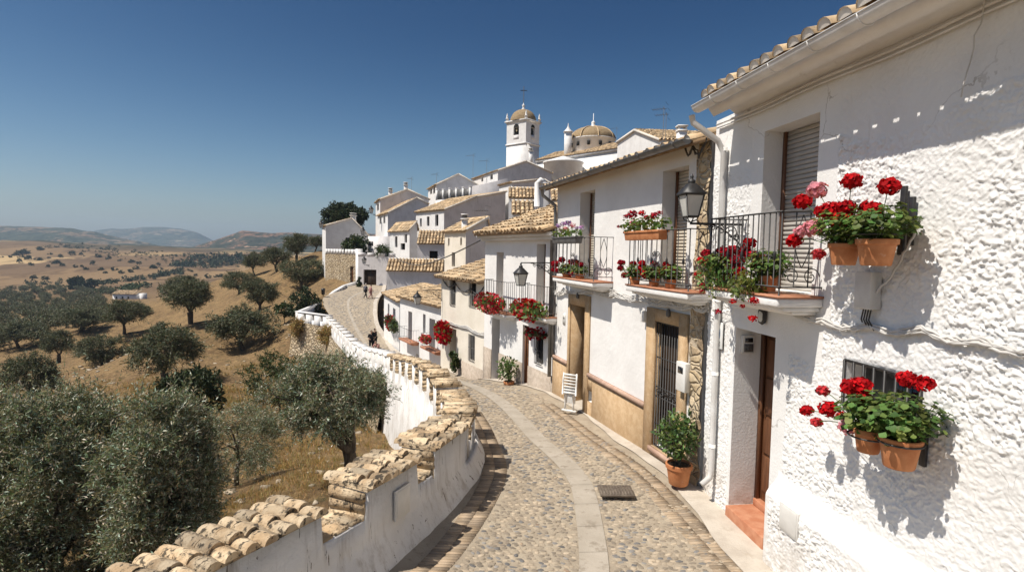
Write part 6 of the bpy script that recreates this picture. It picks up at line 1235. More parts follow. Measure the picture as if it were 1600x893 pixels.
# ------------------------------------------------------------------ geraniums and pots
def pot_mesh(mb, c, r, h, sq=False):
    c = np.asarray(c, float); mb.lathe([(.001, 0), (r * .70, 0), (r * .74, .01), (r * .93, h * .78), (r * .97, h * .78), (r * 1.03, h * .80), (r * 1.04, h * .97), (r * 1.0, h), (r * .92, h), (r * .90, h * .90), (.001, h * .89)], c, 20)
def flower_head(mb, c, r, rg, n=70, up=None):
    d = rand_dirs(n, rg); d[:, 2] = d[:, 2] * .9 + .15; d /= np.linalg.norm(d, axis=1)[:, None]; C = c + d * r * rg.uniform(.55, 1.0, n)[:, None] * np.array([1, 1, .8]); nrm = d + rand_dirs(n, rg) * .55; round_leaves(mb, C, nrm, r * rg.uniform(.17, .27, n), rg, 0, 5)
def geranium(T, c, rx, h, nleaf, heads, seed, lr=.026, leaf='geranium', droop=0.0, out=None):
    """c: soil centre; heads: (offset vector, radius, petal material)"""
    rg = np.random.default_rng(seed); c = np.asarray(c, float); mb = MB(); P = rand_dirs(nleaf, rg) * (rg.random(nleaf) ** .45)[:, None]; P *= (1 + .35 * fbm(P * 2.2 + seed, 2, seed))[:, None]; P[:, 2] = P[:, 2] * .5 + .45; L_ = c + P * np.array([rx, rx, h]); N = P + np.array([0, 0, .8]) + rand_dirs(nleaf, rg) * .45
    if droop: L_[:, 2] -= droop * (np.linalg.norm(P[:, :2], axis=1) ** 2) * h
    round_leaves(mb, L_, N, lr * rg.uniform(.6, 1.25, nleaf), rg)
    for q in L_[::3]: f = np.linspace(0, 1, 4)[:, None]; b = c + (q - c) * np.array([.25, .25, 0]); mb.tube(b + (q - b) * f, .0028, 3, caps=False)
    mb.build('foliage', M[leaf], T)
    for o, r, m in heads:
        mb = MB(); e = c + np.asarray(o, float); flower_head(mb, e, r, rg, int(110 + 1000 * r)); b = c + np.asarray(o) * np.array([.35, .35, .3]); f = np.linspace(0, 1, 6)[:, None]; P_ = b + (e - b) * f + np.array([0, 0, 1]) * (np.sin(f * np.pi) * .03); hd = mb.build('flower_head', M[m], T); mb = MB(); mb.tube(P_, .004, 4); mb.build('stem', M[leaf], hd)
def px_off(F, c, v, pts):                # heads given by pixels, at plane offset v from a facade
    out = []
    for px, py, rp, m in pts:
        s, z = F.hit(px, py, v); w = F.p(s, v, z); out.append((w - c, rp * 1.2 * mpp(w[1]), m))
    return out
def hung_pot(label, F, rim_l, rim_r, rim_y, bot_y, v, seed, heads, rx, h, nleaf, group, leaf='geranium', name='geranium_pot'):
    a = F.hit(rim_l, rim_y, v)[0]; b = F.hit(rim_r, rim_y, v)[0]; s, zt = F.hit((rim_l + rim_r) / 2, rim_y, v); _, z0 = F.hit((rim_l + rim_r) / 2, bot_y, v); c = F.p(s, v, z0); r = (rim_r - rim_l) / 2 * mpp(c[1]) * .97; T = thing(name, label, 'flower pot', c, group); mb = MB(); pot_mesh(mb, c, r, zt - z0); p = mb.build('pot', M['terracotta'], T, smooth=True); p.modifiers.new('e', 'EDGE_SPLIT').split_angle = R(40)
    mb = MB(); mb.lathe([(r * .9, -.001), (.01, .006)], (c[0], c[1], zt - .025), 14); mb.build('soil', M['soil'], p); cc = np.array([c[0], c[1], zt - .02]); geranium(T, cc, rx, h, int(nleaf * 1.35), px_off(F, cc, v, heads), seed, leaf=leaf); return T
g1 = 'terracotta geranium pots hung on the rough plaster wall'
hung_pot('upper left wall pot of red and pink geraniums, by the balcony', F1, 1296, 1343, 380, 414, .40, 201, [(1254, 315, 12, 'red'), (1277, 297, 13, 'pink'), (1331, 283, 13, 'red'), (1302, 329, 15, 'red'), (1313, 346, 13, 'red'), (1322, 325, 13, 'red'), (1272, 356, 14, 'pink'), (1251, 362, 9, 'pink'), (1242, 376, 11, 'red'), (1279, 397, 9, 'pinkred'), (1287, 331, 12, 'red'), (1323, 347, 15, 'red')], .27, .36, 420, g1)
hung_pot('upper right wall pot of red geraniums, on the black bracket', F1, 1341, 1400, 373, 415, .36, 202, [(1389, 292, 14, 'red'), (1360, 328, 15, 'red'), (1300, 330, 13, 'red')], .30, .33, 460, g1)
hung_pot('lower left wall pot with red and pale pink geraniums, before the barred window', F1, 1336, 1380, 669, 706, .36, 203, [(1261, 641, 9, 'red'), (1295, 639, 13, 'red'), (1286, 610, 9, 'pinkred'), (1330, 604, 14, 'red'), (1345, 602, 14, 'red'), (1276, 659, 8, 'pinkred'), (1325, 667, 12, 'pink'), (1316, 649, 7, 'red'), (1350, 620, 10, 'red')], .26, .36, 400, g1)
hung_pot('lower right wall pot of leafy red geraniums, largest and lowest on the wall', F1, 1376, 1438, 682, 730, .30, 204, [(1417, 592, 13, 'red'), (1443, 599, 13, 'red')], .31, .42, 480, g1)
# black bracket plates behind the upper pots
a, z = F1.hit(1398, 300, .10); b, z2 = F1.hit(1412, 402, .10); sm_ = (a + b) / 2; PB = thing('pot_bracket', 'black iron wall plates and ring bracket carrying the upper geranium pots', 'bracket', F1.p(sm_, .03, z2)); mb = MB(); F1.bx(mb, sm_ - .0, sm_ + .055, .03, .06, z2 + .02, z + .05); bev(mb.build('back_plate', M['iron'], PB), .006); mb = MB(); F1.bx(mb, sm_ - .09, sm_ - .04, .03, .06, z2 + .1, z - .05); bev(mb.build('side_plate', M['iron'], PB), .006)
mb = MB(); s2, z3 = F1.hit(1370, 385, .36); mb.tube([F1.p(sm_ + .03, .08, z3 + .1), F1.p(sm_ + .03, .36, z3 + .1), F1.p(s2 + .2, .38, z3 + .1)], .01, 5)
for s_, v_ in ((F1.hit(1370, 376, .36)[0], .36), (F1.hit(1320, 383, .40)[0], .40)): mb.tube([F1.p(s_ + .165 * math.cos(t), v_ + .165 * math.sin(t), z3 + .1) for t in np.linspace(0, 2 * np.pi, 20)], .008, 5)
mb.build('ring_arm', M['iron'], PB)
a, z = F1.hit(1430, 642, .10); b, z2 = F1.hit(1432, 728, .10); PB = thing('pot_bracket', 'narrow black iron plate carrying the lower geranium pots under the barred window', 'bracket', F1.p(b, .03, z2)); mb = MB(); F1.bx(mb, b - .03, b + .03, .03, .06, z2, z); bev(mb.build('back_plate', M['iron'], PB), .006); mb = MB()
for px, py, v_ in ((1407, 690, .30), (1358, 680, .36)): s2, z3 = F1.hit(px, py, v_); mb.tube([F1.p(b, .06, z3), F1.p((b + s2) / 2, .12, z3), F1.p(s2, v_ - .15, z3)], .009, 5); mb.tube([F1.p(s2 + .16 * math.cos(t), v_ + .16 * math.sin(t), z3) for t in np.linspace(0, 2 * np.pi, 20)], .008, 5)
mb.build('ring_arm', M['iron'], PB)
# balcony boxes and pots
def trough(label, F, l, r, yt, yb, v, seed, heads, h, nleaf, mat='terracotta', leaf='geranium', group='flower boxes on the balcony rails', w=.18, lr=.03):
    a, zt = F.hit(r, yt, v); b, _ = F.hit(l, yt, v); _, z0 = F.hit(r, yb, v); T = thing('flower_box', label, 'flower box', F.p((a + b) / 2, v, z0), group); mb = MB(); g = F.p; k = .02
    mb.hexa([g(a + k, v + w / 2 - k, z0), g(b - k, v + w / 2 - k, z0), g(b - k, v - w / 2 + k, z0), g(a + k, v - w / 2 + k, z0), g(a, v + w / 2, zt), g(b, v + w / 2, zt), g(b, v - w / 2, zt), g(a, v - w / 2, zt)]); F.bx(mb, a - .01, b + .01, v - w / 2 - .012, v + w / 2 + .012, zt - .03, zt + .004); bev(mb.build('box', M[mat], T), .006)
    c = F.p((a + b) / 2, v, zt); rg = np.random.default_rng(seed); hd = px_off(F, c, v, heads); Pn = max(1, int((b - a) / .22))
    mb = MB(); n = nleaf; U = rg.random(n) - .5; P = rand_dirs(n, rg) * (rg.random(n) ** .5)[:, None]; L_ = c + F.d * (U * (b - a) * 1.05)[:, None] + F.d * (P[:, :1] * .08) + F.n * (P[:, 1:2] * w * .9) + np.array([0, 0, 1.0]) * ((P[:, 2:] * .5 + .42) * h); round_leaves(mb, L_, P + np.array([0, 0, .7]) + rand_dirs(n, rg) * .5, lr * rg.uniform(.6, 1.2, n), rg); mb.build('foliage', M[leaf], T)
    for o, r_, m in hd: mb = MB(); flower_head(mb, c + o, r_, rg, int(40 + 400 * r_)); e = c + o; b_ = np.array([e[0], e[1], zt]) * .7 + np.array([*(c[:2]), zt]) * .3; hh = mb.build('flower_head', M[m], T); mb = MB(); mb.tube([b_, (b_ + e) / 2 + (0, 0, .02), e], .004, 3); mb.build('stem', M[leaf], hh)
    return T
trough('terracotta trough of red and pink geraniums on the right rail of the ochre dado house', F2, 982, 1037, 359, 374, .48, 211, [(988, 335, 7, 'crimson'), (1003, 333, 5, 'red'), (1022, 337, 6, 'crimson'), (1031, 332, 4, 'crimson'), (990, 348, 5, 'pink'), (967, 354, 3, 'crimson'), (1010, 340, 5, 'crimson'), (978, 338, 4, 'crimson')], .26, 330)
trough('dark purple box of mauve and white flowers on the left balcony rail', F2, 868, 905, 369, 380, .48, 212, [(873, 353, 4, 'mauve'), (880, 350, 4, 'mauve'), (888, 349, 5, 'mauve'), (895, 352, 4, 'pink'), (908, 355, 4, 'mauve'), (901, 356, 3, 'mauve'), (884, 357, 4, 'pink'), (876, 360, 3, 'mauve')], .22, 260, 'iron_grey', lr=.028)
gb = 'pots of red geraniums standing on the balconies'
def bpot(label, F, px, rim, bot, rpx, v, seed, heads, nleaf, rx=.22, h=.28, leaf='geranium'): return hung_pot(label, F, px - rpx, px + rpx, rim, bot, v, seed, heads, rx, h, nleaf, gb, leaf)
bpot('rightmost terracotta pot on the right balcony of the ochre dado house', F2, 1048, 436, 452, 10, .30, 221, [(1043, 418, 6, 'crimson'), (1036, 424, 6, 'crimson'), (1052, 424, 4, 'crimson'), (1040, 412, 4, 'red')], 200)
bpot('middle pot with trailing red geraniums behind the right balcony bars', F2, 1022, 434, 449, 9, .32, 222, [(1022, 412, 5, 'crimson'), (1005, 419, 7, 'red'), (1010, 430, 6, 'red'), (1000, 424, 6, 'red'), (1016, 424, 5, 'red')], 200)
bpot('leftmost pot with bright red heads leaning out of the right balcony', F2, 992, 432, 448, 9, .36, 223, [(971, 410, 5, 'crimson'), (970, 419, 5, 'crimson'), (976, 430, 5, 'crimson'), (989, 412, 5, 'crimson'), (1003, 411, 5, 'red'), (984, 428, 4, 'crimson'), (1009, 428, 6, 'red')], 180)
bpot('terracotta pot of dark red geraniums at the right end of the left balcony', F2, 906, 427, 440, 8, .28, 224, [(900, 410, 5, 'crimson'), (908, 413, 4, 'crimson'), (893, 409, 5, 'crimson'), (888, 420, 4, 'crimson')], 190)
bpot('bushy dark red geraniums in the middle of the left balcony', F2, 886, 426, 438, 8, .34, 225, [(868, 412, 6, 'crimson'), (878, 406, 5, 'crimson'), (884, 418, 5, 'crimson'), (873, 423, 5, 'crimson'), (892, 428, 4, 'crimson'), (866, 421, 4, 'crimson')], 220)
# balcony of the rough house: brown pot and long trailing plants
hung_pot('brown pot of red geraniums at the near end of the rough house balcony', F1, 1186, 1216, 430, 455, .33, 231, [(1171, 380, 9, 'red'), (1163, 391, 8, 'crimson'), (1145, 392, 9, 'crimson'), (1183, 415, 9, 'red'), (1165, 396, 9, 'crimson'), (1146, 420, 11, 'crimson'), (1144, 433, 10, 'crimson'), (1190, 408, 10, 'crimson'), (1150, 408, 10, 'crimson'), (1176, 400, 9, 'crimson'), (1158, 425, 9, 'red'), (1130, 393, 9, 'crimson')], .26, .34, 360, gb)
hung_pot('pot with trailing red geraniums at the far end of the rough house balcony', F1, 1118, 1142, 428, 452, .36, 232, [(1103, 396, 7, 'crimson'), (1095, 407, 6, 'red'), (1091, 429, 6, 'red'), (1120, 404, 9, 'crimson'), (1133, 400, 9, 'crimson'), (1097, 445, 4, 'crimson'), (1110, 402, 6, 'crimson')], .27, .34, 300, gb)
def trailing(label, F, px, py, v, wpx, hpx, seed, n, mat, heads=(), name='trailing_plant', lr=.022, cat='plant', group=None):
    s, z = F.hit(px, py, v); c = F.p(s, v, z); rg = np.random.default_rng(seed); T = thing(name, label, cat, c, group); wx = abs(F.hit(px + wpx, py, v)[0] - F.hit(px - wpx, py, v)[0]) / 2; hz = hpx * mpp(c[1]); P = rand_dirs(n, rg) * (rg.random(n) ** .4)[:, None]; L_ = c + F.d * (P[:, :1] * wx) + F.n * (P[:, 1:2] * min(wx, .22)) + np.array([0, 0, 1.0]) * (P[:, 2:] * hz); mb = MB(); round_leaves(mb, L_, P + rand_dirs(n, rg) * .6 + F.n * .4, lr * rg.uniform(.6, 1.3, n), rg, n=5)
    for k in range(14): q = L_[rg.integers(n)]; mb.tube([c + (0, 0, hz * .6), (c + q) / 2, q], .004, 3, caps=False)
    mb.build('foliage', M[mat], T)
    for o, r_, m in px_off(F, c, v + .06, heads): mb = MB(); flower_head(mb, c + o, r_, rg, int(40 + 400 * r_)); mb.build('flower_head', M[m], T)
    return T
trailing('yellow-green trailing plant spilling over the rough house balcony edge', F1, 1169, 447, .50, 17, 24, 241, 420, 'lime', [(1145, 470, 5, 'red'), (1160, 478, 4, 'red'), (1178, 470, 7, 'red'), (1176, 497, 6, 'red'), (1122, 487, 5, 'crimson')])
trailing('grey-green trailing plant hanging left of the yellow-green one', F1, 1120, 432, .50, 24, 34, 242, 480, 'geranium', [(1103, 410, 6, 'crimson'), (1097, 455, 4, 'crimson')])
# red cascades on the white balcony house and the low white houses
def cascade(label, F, px, py, v, wpx, hpx, seed, nfl, mat, nleaf, extra='crimson', leaf='geranium', fl=.05, split=None):
    s, z = F.hit(px, py, v); c = F.p(s, v, z); rg = np.random.default_rng(seed); T = thing('flower_cascade', label, 'flowers', c, 'masses of red flowers hung along the street'); wx = abs(F.hit(px + wpx, py, v)[0] - F.hit(px - wpx, py, v)[0]) / 2; hz = hpx * mpp(c[1])
    def cloud(n, k=.4): P = rand_dirs(n, rg) * (rg.random(n) ** k)[:, None]; return P, c + F.d * (P[:, :1] * wx) + F.n * (P[:, 1:2] * min(wx, .35)) + np.array([0, 0, 1.0]) * (P[:, 2:] * hz)
    P, L_ = cloud(nleaf); mb = MB(); round_leaves(mb, L_, P + rand_dirs(nleaf, rg) * .6, fl * .9 * rg.uniform(.6, 1.3, nleaf), rg, n=5); mb.build('foliage', M[leaf], T)
    for m, k in ((mat, nfl), (extra, nfl // 2)):
        P, L_ = cloud(k, .28)
        if split is not None: L_ = L_[(P[:, 0] * split) > -.25]; P = P[(P[:, 0] * split) > -.25]
        mb = MB(); round_leaves(mb, L_ + P * .04, P + rand_dirs(len(P), rg) * .6, fl * rg.uniform(.6, 1.2, len(P)), rg, n=5); mb.build('blossom', M[m], T)
    return T
cascade('broad bright red flower cascade spilling over the right balcony of the white balcony house', F3, 826, 484, .50, 27, 16, 251, 520, 'red', 380, 'pinkred', split=1)
cascade('red and green flower cascade over the left balcony of the white balcony house', F3, 764, 473, .50, 21, 15, 252, 360, 'crimson', 380, 'pinkred')
cascade('small red flower basket above the barred window of the white balcony house', F3, 839, 521, .20, 10, 8, 253, 60, 'crimson', 130, 'crimson', 'oak')
cascade('tall red flower mass hanging at the corner of the cream house', F4, 692, 519, .40, 11, 19, 254, 420, 'red', 200, 'crimson', fl=.07)
cascade('pinkish red flowers on the right balcony of the low white house', F5, 665, 529, .75, 7, 6, 255, 130, 'pinkred', 70, 'red', fl=.08)
cascade('red and green flowers cascading from the small white house window', F6, 611, 505, .35, 10, 12, 256, 140, 'crimson', 520, 'red', 'shrub', fl=.1, split=1)
# potted plants on the street
def potted(label, px, rim_y, bot_y, Y, rpx, cpx, cpy, wx, hz, seed, n, mat, L, W, name='potted_plant', stems=5, fl=None):
    b = at(px, bot_y, Y); t = at(px, rim_y, Y); T = thing(name, label, 'potted plant', b); r = rpx * mpp(Y); mb = MB(); pot_mesh(mb, b, r, t[2] - b[2]); p = mb.build('pot', M['terracotta'], T, smooth=True); p.modifiers.new('e', 'EDGE_SPLIT').split_angle = R(40); mb = MB(); mb.lathe([(r * .9, -.001), (.01, .01)], (b[0], b[1], t[2] - .03), 14); mb.build('soil', M['soil'], p)
    rg = np.random.default_rng(seed); c = at(cpx, cpy, Y); w = wx * mpp(Y); h = hz * mpp(Y); mb = MB(); o = np.array([b[0], b[1], t[2] - .05]); tips = []
    for k in range(stems * 4): e = c + rand_dirs(1, rg)[0] * np.array([w, w, h]) * .75; m_ = o + (c - o) * .45 + rg.normal(0, .03, 3); tips.append(e); mb.tube([o + rg.normal(0, .015, 3) * (1, 1, 0), m_, e], [.011, .008, .004], 4)
    mb.build('stem', M['bark'], T); P = rand_dirs(n, rg) * (rg.random(n) ** .4)[:, None]; P *= (1 + .25 * fbm(P * 2.5, 2, seed))[:, None]; C = c + P * np.array([w, w, h]); mb = MB(); leaf_quads(mb, C, P * .5 + rand_dirs(n, rg) * .8 + (0, 0, .15), L * rg.uniform(.6, 1.2, n), W * rg.uniform(.7, 1.2, n), rg, fold=.15); mb.build('foliage', M[mat], T)
    if fl: mb = MB(); P = rand_dirs(fl, rg); round_leaves(mb, c + P * np.array([w, w, h]) * .9, P, .022, rg, n=5); mb.build('blossom', M['lime'], T)
    return T
yb = F2.hit(1060, 752, .32); Yp = F2.p(yb[0], .32, 0)[1]
potted('leafy lemon shrub in a terracotta pot beside the iron grille door', 1060, 723, 755, Yp, 20.5, 1058, 679, 30, 37, 261, 1000, 'citrus', .085, .042, fl=18)
yb = F3.hit(795, 608, .35); Yp = F3.p(yb[0], .35, 0)[1]
potted('bushy green plant in a terracotta pot beside the brown panelled door', 795, 595, 611, Yp, 8.5, 792, 575, 15, 18, 262, 420, 'citrus', .13, .05)
trailing('green climbing plant beside the doorway of the cream house', F4, 711, 566, .25, 2.6, 17, 263, 240, 'shrub', (), 'climbing_plant', .06)
trailing('small plant climbing the far jamb of the cream house doorway', F4, 706, 553, .3, 1.5, 6, 264, 70, 'shrub', (), 'climbing_plant', .06)
# ------------------------------------------------------------------ people
def person(label, base, yaw, H, top, legs, hairm, pose='walk', hat=None, group=None):
    T = thing('person', label, 'person', base, group); s = H / 1.72; co, si = math.cos(yaw), math.sin(yaw)
    def W(x, y, z): return np.array([x * co - y * si, x * si + y * co, z]) * s + np.array(base)
    if pose == 'walk': J = dict(pel=(0, 0, .92), che=(0, .03, 1.28), nek=(0, .05, 1.47), hed=(0, .08, 1.58), lh=(-.09, 0, .9), rh=(.09, 0, .9), lk=(-.10, .18, .50), rk=(.10, -.04, .49), la=(-.10, .22, .09), ra=(.10, -.30, .14), lt=(-.10, .36, .03), rt=(.10, -.20, .03), ls=(-.19, .03, 1.40), rs=(.19, .03, 1.40), le=(-.24, -.12, 1.13), re=(.24, .10, 1.13), lw=(-.22, -.08, .88), rw=(.22, .28, .95), lf=(-.21, -.04, .79), rf=(.21, .36, .93))
    elif pose == 'stand': J = dict(pel=(0, 0, .92), che=(0, .0, 1.28), nek=(0, .02, 1.47), hed=(0, .05, 1.58), lh=(-.09, 0, .9), rh=(.09, 0, .9), lk=(-.11, .03, .49), rk=(.11, .03, .49), la=(-.12, 0, .08), ra=(.12, 0, .08), lt=(-.14, .14, .03), rt=(.14, .14, .03), ls=(-.19, 0, 1.40), rs=(.19, 0, 1.40), le=(-.25, -.02, 1.12), re=(.25, .02, 1.12), lw=(-.20, .16, .98), rw=(.20, .2, 1.02), lf=(-.12, .24, 1.0), rf=(.12, .28, 1.04))
    else: J = dict(pel=(0, -.18, .36), che=(0, .02, .68), nek=(0, .12, .85), hed=(0, .18, .95), lh=(-.1, -.16, .35), rh=(.1, -.16, .35), lk=(-.14, .26, .50), rk=(.14, .26, .48), la=(-.12, .02, .09), ra=(.12, .0, .09), lt=(-.14, .18, .03), rt=(.14, .17, .03), ls=(-.18, .06, .79), rs=(.18, .06, .79), le=(-.22, .25, .60), re=(.22, .25, .58), lw=(-.08, .42, .52), rw=(.08, .42, .50), lf=(-.03, .48, .50), rf=(.04, .48, .48))
    rad = dict(pel=.135, che=.145, nek=.055, hed=.06, lh=.09, rh=.09, lk=.06, rk=.06, la=.042, ra=.042, lt=.036, rt=.036, ls=.06, rs=.06, le=.042, re=.042, lw=.032, rw=.032, lf=.028, rf=.028)
    def skin(name, keys, edges, k, mat, parent):
        me = bpy.data.meshes.new(name); p0 = np.array(base); me.from_pydata([list(W(*J[a]) - p0) for a in keys], [(keys.index(a), keys.index(b)) for a, b in edges], []); me.materials.append(mat); o = bpy.data.objects.new(name, me); COL.objects.link(o); o.parent = parent
        md = o.modifiers.new('skin', 'SKIN'); md.use_smooth_shade = True
        for i, a in enumerate(keys): v = me.skin_vertices[0].data[i]; r = rad[a] * s * k.get(a, k.get('*', 1)); v.radius = (r, r); v.use_root = (i == 0)
        sub = o.modifiers.new('sub', 'SUBSURF'); sub.levels = 1; sub.render_levels = 2; return o
    body = skin('body', ['pel', 'che', 'nek', 'hed', 'lh', 'rh', 'lk', 'rk', 'la', 'ra', 'lt', 'rt', 'ls', 'rs', 'le', 're', 'lw', 'rw', 'lf', 'rf'], [('pel', 'che'), ('che', 'nek'), ('nek', 'hed'), ('pel', 'lh'), ('pel', 'rh'), ('lh', 'lk'), ('rh', 'rk'), ('lk', 'la'), ('rk', 'ra'), ('la', 'lt'), ('ra', 'rt'), ('che', 'ls'), ('che', 'rs'), ('ls', 'le'), ('rs', 're'), ('le', 'lw'), ('re', 'rw'), ('lw', 'lf'), ('rw', 'rf')], {'*': .88}, M['skin'], T)
    skin('top', ['che', 'pel', 'ls', 'rs', 'le', 're'], [('che', 'pel'), ('che', 'ls'), ('che', 'rs'), ('ls', 'le'), ('rs', 're')], {'*': 1.18}, top, T)
    skin('trousers', ['pel', 'lh', 'rh', 'lk', 'rk', 'la', 'ra'], [('pel', 'lh'), ('pel', 'rh'), ('lh', 'lk'), ('rh', 'rk'), ('lk', 'la'), ('rk', 'ra')], {'*': 1.2}, legs, T)
    skin('shoe', ['la', 'lt'], [('la', 'lt')], {'*': 1.25}, M['black_cloth'], T); skin('shoe', ['ra', 'rt'], [('ra', 'rt')], {'*': 1.25}, M['black_cloth'], T)
    h = W(*J['hed']) + (0, 0, .03 * s); th = np.linspace(-np.pi / 2, np.pi / 2, 9); mb = MB(); mb.lathe([(max(.001, .078 * s * math.cos(a)), .112 * s * math.sin(a)) for a in th], h, 12)
    nose = W(J['hed'][0], J['hed'][1] + .085, J['hed'][2] + .02); mb.box(nose, (.02 * s, .03 * s, .035 * s), 0, rot=yaw)
    for e in (-1, 1): mb.box(W(J['hed'][0] + e * .078, J['hed'][1], J['hed'][2] + .02), (.015 * s, .03 * s, .05 * s), 0, rot=yaw)
    mb.build('head', M['skin'], body, smooth=True); mb = MB(); hc = h + (W(0, -.018, 0) - np.array(base)) + np.array([0, 0, .022 * s]); mb.lathe([(max(.001, .086 * s * math.cos(a)), .108 * s * math.sin(a)) for a in np.linspace(-.35, np.pi / 2, 7)], hc, 12); mb.build('hair', hairm, T, smooth=True)
    return T
def street_pt(px, py, z): p = zat(px, py, z); return (float(p[0]), float(p[1]), road_surf(p[0], p[1]))
_gt = np.linspace(0, TEND, 700); _gp = {u: road(_gt, np.full(700, u)) for u in (.15, .35, .5, .65, .85)}
def road_surf(x, y):
    best = min(((np.hypot(P[:, 0] - x, P[:, 1] - y).min(), P[np.hypot(P[:, 0] - x, P[:, 1] - y).argmin(), 2]) for P in _gp.values()), key=lambda a: a[0]); return float(best[1]) + .012
def on_street(px, py, z0):
    z = z0
    for _ in range(6): p = zat(px, py, z); z = road_surf(p[0], p[1])
    return (float(p[0]), float(p[1]), z)
person('person in dark clothes with light hair walking up towards the gate', on_street(571, 465, -5.8), R(-40), 1.72, M['grey_cloth'], M['black_cloth'], M['hair_light'], 'walk')
person('person in a pinkish top walking beside the dark clothed one', on_street(579, 465, -5.8), R(-60), 1.62, M['pink_cloth'], M['pink_cloth'], M['hair'], 'walk')
person('person in black standing left of another at the street bend', on_street(580, 549, -7.3), R(-150), 1.62, M['black_cloth'], M['black_cloth'], M['hair'], 'stand')
person('person in black standing close on the right at the street bend', on_street(585, 546, -7.3), R(-120), 1.66, M['black_cloth'], M['black_cloth'], M['hair'], 'stand')
person('person in pink top and black trousers crouching beside the two in black', on_street(589, 553, -7.2), R(160), 1.6, M['pink_cloth'], M['black_cloth'], M['hair'], 'crouch')
# ------------------------------------------------------------------ folded white plastic chair at the second doorstep
s, z = F2.hit(888, 643, .42); base = F2.p(s, .42, F2.hit(888, 643, .42)[1]); CHR = thing('folded_chair', 'white plastic folding chair folded upright beside the doorstep of the ochre dado house', 'chair', base); ht = F2.hit(884, 580, .42)[1] - base[2]; e = unit(F2.d * .72 + F2.n * .69); n_ = np.cross(e, [0, 0, 1.0]); up = unit(np.array([0, 0, 1.0]) + n_ * .05); ax = (e, n_, up); P = lambda a, b, c: base + e * a + n_ * b + up * c
hb = ht * .56; w2 = .165
for sx in (-1, 1): mb = MB(); mb.tube([P(sx * w2, 0, ht - hb), P(sx * w2 * 1.02, .01, ht * .8), P(sx * w2 * .96, .02, ht)], .022, 6); mb.build('back_post', M['plastic'], CHR, smooth=True)
mb = MB()
for k in range(7): mb.box(P(0, .01, ht - hb + .04 + (hb - .08) * k / 6), (w2 * 2, .018, .05 if k in (0, 6) else .034), 0, ax=ax)
mb.build('slatted_back', M['plastic'], CHR); mb = MB(); mb.box(P(0, .05, ht * .42), (w2 * 1.7, .03, .36), 0, ax=ax); bev(mb.build('seat', M['plastic'], CHR), .01)
for sx in (-1, 1): mb = MB(); mb.tube([P(sx * .09, .02, ht - hb), P(sx * .10, .03, ht * .2), P(sx * .11, .04, 0.0)], .024, 6); mb.build('leg', M['plastic'], CHR, smooth=True)
mb = MB(); mb.box(P(0, .04, .02), (.36, .07, .04), 0, ax=ax); bev(mb.build('foot', M['plastic'], CHR), .01)
# black bollard / bin seen against the far parapet
p = on_street(505, 488, -6.6); T = thing('litter_bin', 'slim black street bin beside the far parapet bend', 'bin', p); mb = MB(); mb.lathe([(.05, 0), (.05, .25), (.19, .26), (.22, .8), (.24, .82), (.24, .88), (.2, .88), (.19, .82)], p, 12); mb.build('bin_body', M['iron'], T); mb = MB(); mb.lathe([(.24, .88), (.2, .98), (.02, 1.02)], p, 12); mb.build('lid', M['iron'], T)
POL, SKY, HAZE = .86, .10, .00017
# ------------------------------------------------------------------ camera, light, sky
cam = bpy.data.cameras.new('camera'); co = bpy.data.objects.new('camera', cam); COL.objects.link(co); SC.camera = co
cam.lens = 36.0 * FPX / 1600.0; cam.sensor_width = 36; cam.clip_start = .05; cam.clip_end = 20000
co.matrix_world = Matrix(((_R[0], _U[0], -_F[0], 0), (_R[1], _U[1], -_F[1], 0), (_R[2], _U[2], -_F[2], 0), (0, 0, 0, 1)))
SUN_EL = R(58); SUN_AZ = math.atan2(-.94, -.34)            # measured from +Y towards +X
sdir = Vector((math.sin(SUN_AZ) * math.cos(SUN_EL), math.cos(SUN_AZ) * math.cos(SUN_EL), math.sin(SUN_EL)))
sl = bpy.data.lights.new('sun', 'SUN'); sl.energy = 5.0; sl.angle = R(.5); sl.color = (1, .935, .84)
so = bpy.data.objects.new('sun', sl); COL.objects.link(so); so.rotation_euler = (-sdir).to_track_quat('-Z', 'Y').to_euler(); so.location = (-30, -10, 40)
w = bpy.data.worlds.new('World'); SC.world = w; w.use_nodes = True; nt = w.node_tree; nt.nodes.clear()
sky = nt.nodes.new('ShaderNodeTexSky'); sky.sky_type = 'NISHITA'; sky.sun_disc = False; sky.sun_elevation = SUN_EL; sky.sun_rotation = SUN_AZ
sky.altitude = 600; sky.air_density = 1.0; sky.dust_density = 2.6; sky.ozone_density = 1.2
# a polarising filter: the blue sky a right angle away from the sun is darkened, the milky horizon is not
def wn(t, **k):
    nd = nt.nodes.new(t)
    for a, v in k.items():
        if a.startswith('i_'):
            q = nd.inputs[int(a[2:])]
            if isinstance(v, bpy.types.NodeSocket): nt.links.new(v, q)
            else: q.default_value = v
        else: setattr(nd, a, v)
    return nd
tc = wn('ShaderNodeTexCoord').outputs['Generated']; cg = wn('ShaderNodeVectorMath', operation='DOT_PRODUCT', i_0=tc, i_1=tuple(sdir)).outputs['Value']
c2 = wn('ShaderNodeMath', operation='MULTIPLY', i_0=cg, i_1=cg).outputs[0]
dop = wn('ShaderNodeMath', operation='DIVIDE', i_0=wn('ShaderNodeMath', operation='SUBTRACT', i_0=1.0, i_1=c2).outputs[0], i_1=wn('ShaderNodeMath', operation='ADD', i_0=1.0, i_1=c2).outputs[0]).outputs[0]
dop = wn('ShaderNodeMath', operation='POWER', i_0=dop, i_1=.25).outputs[0]
el = wn('ShaderNodeSeparateXYZ', i_0=tc).outputs[2]
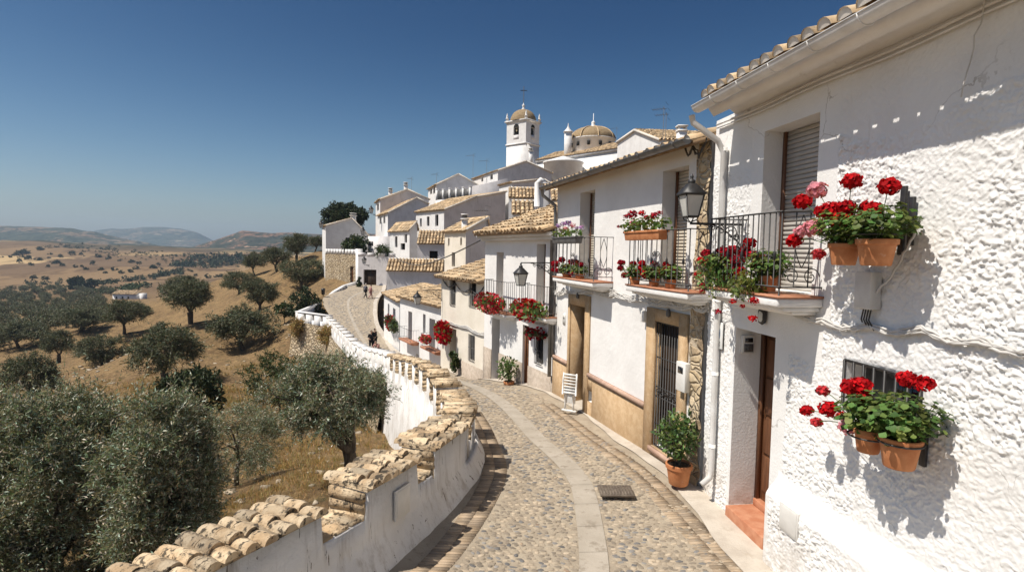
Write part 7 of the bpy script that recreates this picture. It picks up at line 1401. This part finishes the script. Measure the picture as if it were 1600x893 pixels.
milk = wn('ShaderNodeMapRange', interpolation_type='SMOOTHSTEP', i_0=el, i_1=-.12, i_2=.42, i_3=0.0, i_4=POL).outputs[0]
pf = wn('ShaderNodeVectorMath', operation='SCALE', i_0=(1.0, .82, .65)); nt.links.new(wn('ShaderNodeMath', operation='MULTIPLY', i_0=dop, i_1=milk).outputs[0], pf.inputs['Scale'])
fac = wn('ShaderNodeVectorMath', operation='SUBTRACT', i_0=(1.0, 1.0, 1.0), i_1=pf.outputs[0]).outputs[0]
hs = wn('ShaderNodeHueSaturation'); hs.inputs['Saturation'].default_value = 1.3; hs.inputs['Hue'].default_value = .492; nt.links.new(sky.outputs[0], hs.inputs['Color'])
bg = nt.nodes.new('ShaderNodeBackground'); nt.links.new(wn('ShaderNodeVectorMath', operation='MULTIPLY', i_0=hs.outputs[0], i_1=fac).outputs[0], bg.inputs[0]); bg.inputs[1].default_value = SKY; out = nt.nodes.new('ShaderNodeOutputWorld'); nt.links.new(bg.outputs[0], out.inputs[0])
mb = MB(); mb.hexa([(-3600, -420, -160), (2600, -420, -160), (2600, 5600, -160), (-3600, 5600, -160), (-3600, -420, 200), (2600, -420, 200), (2600, 5600, 200), (-3600, 5600, 200)])
hm = bpy.data.materials.new('haze_air'); hm.use_nodes = True; ht_ = hm.node_tree; ht_.nodes.clear(); ho = ht_.nodes.new('ShaderNodeOutputMaterial'); hv = ht_.nodes.new('ShaderNodeVolumePrincipled'); hv.inputs['Color'].default_value = (.62, .80, 1, 1); hv.inputs['Density'].default_value = HAZE; hv.inputs['Anisotropy'].default_value = .2; ht_.links.new(hv.outputs[0], ho.inputs['Volume'])
mb.build('haze', hm, kind='stuff', label='thin summer haze over the valley', loc=(0, 0, -160))
SC.cycles.volume_bounces = 0
SC.view_settings.view_transform = 'Standard'; SC.view_settings.look = 'None'; SC.view_settings.exposure = .22; SC.view_settings.gamma = 1
SC.cycles.max_bounces = 8; SC.cycles.diffuse_bounces = 3; SC.cycles.glossy_bounces = 2; SC.cycles.transmission_bounces = 3; SC.cycles.transparent_max_bounces = 6
SC.cycles.use_denoising = True
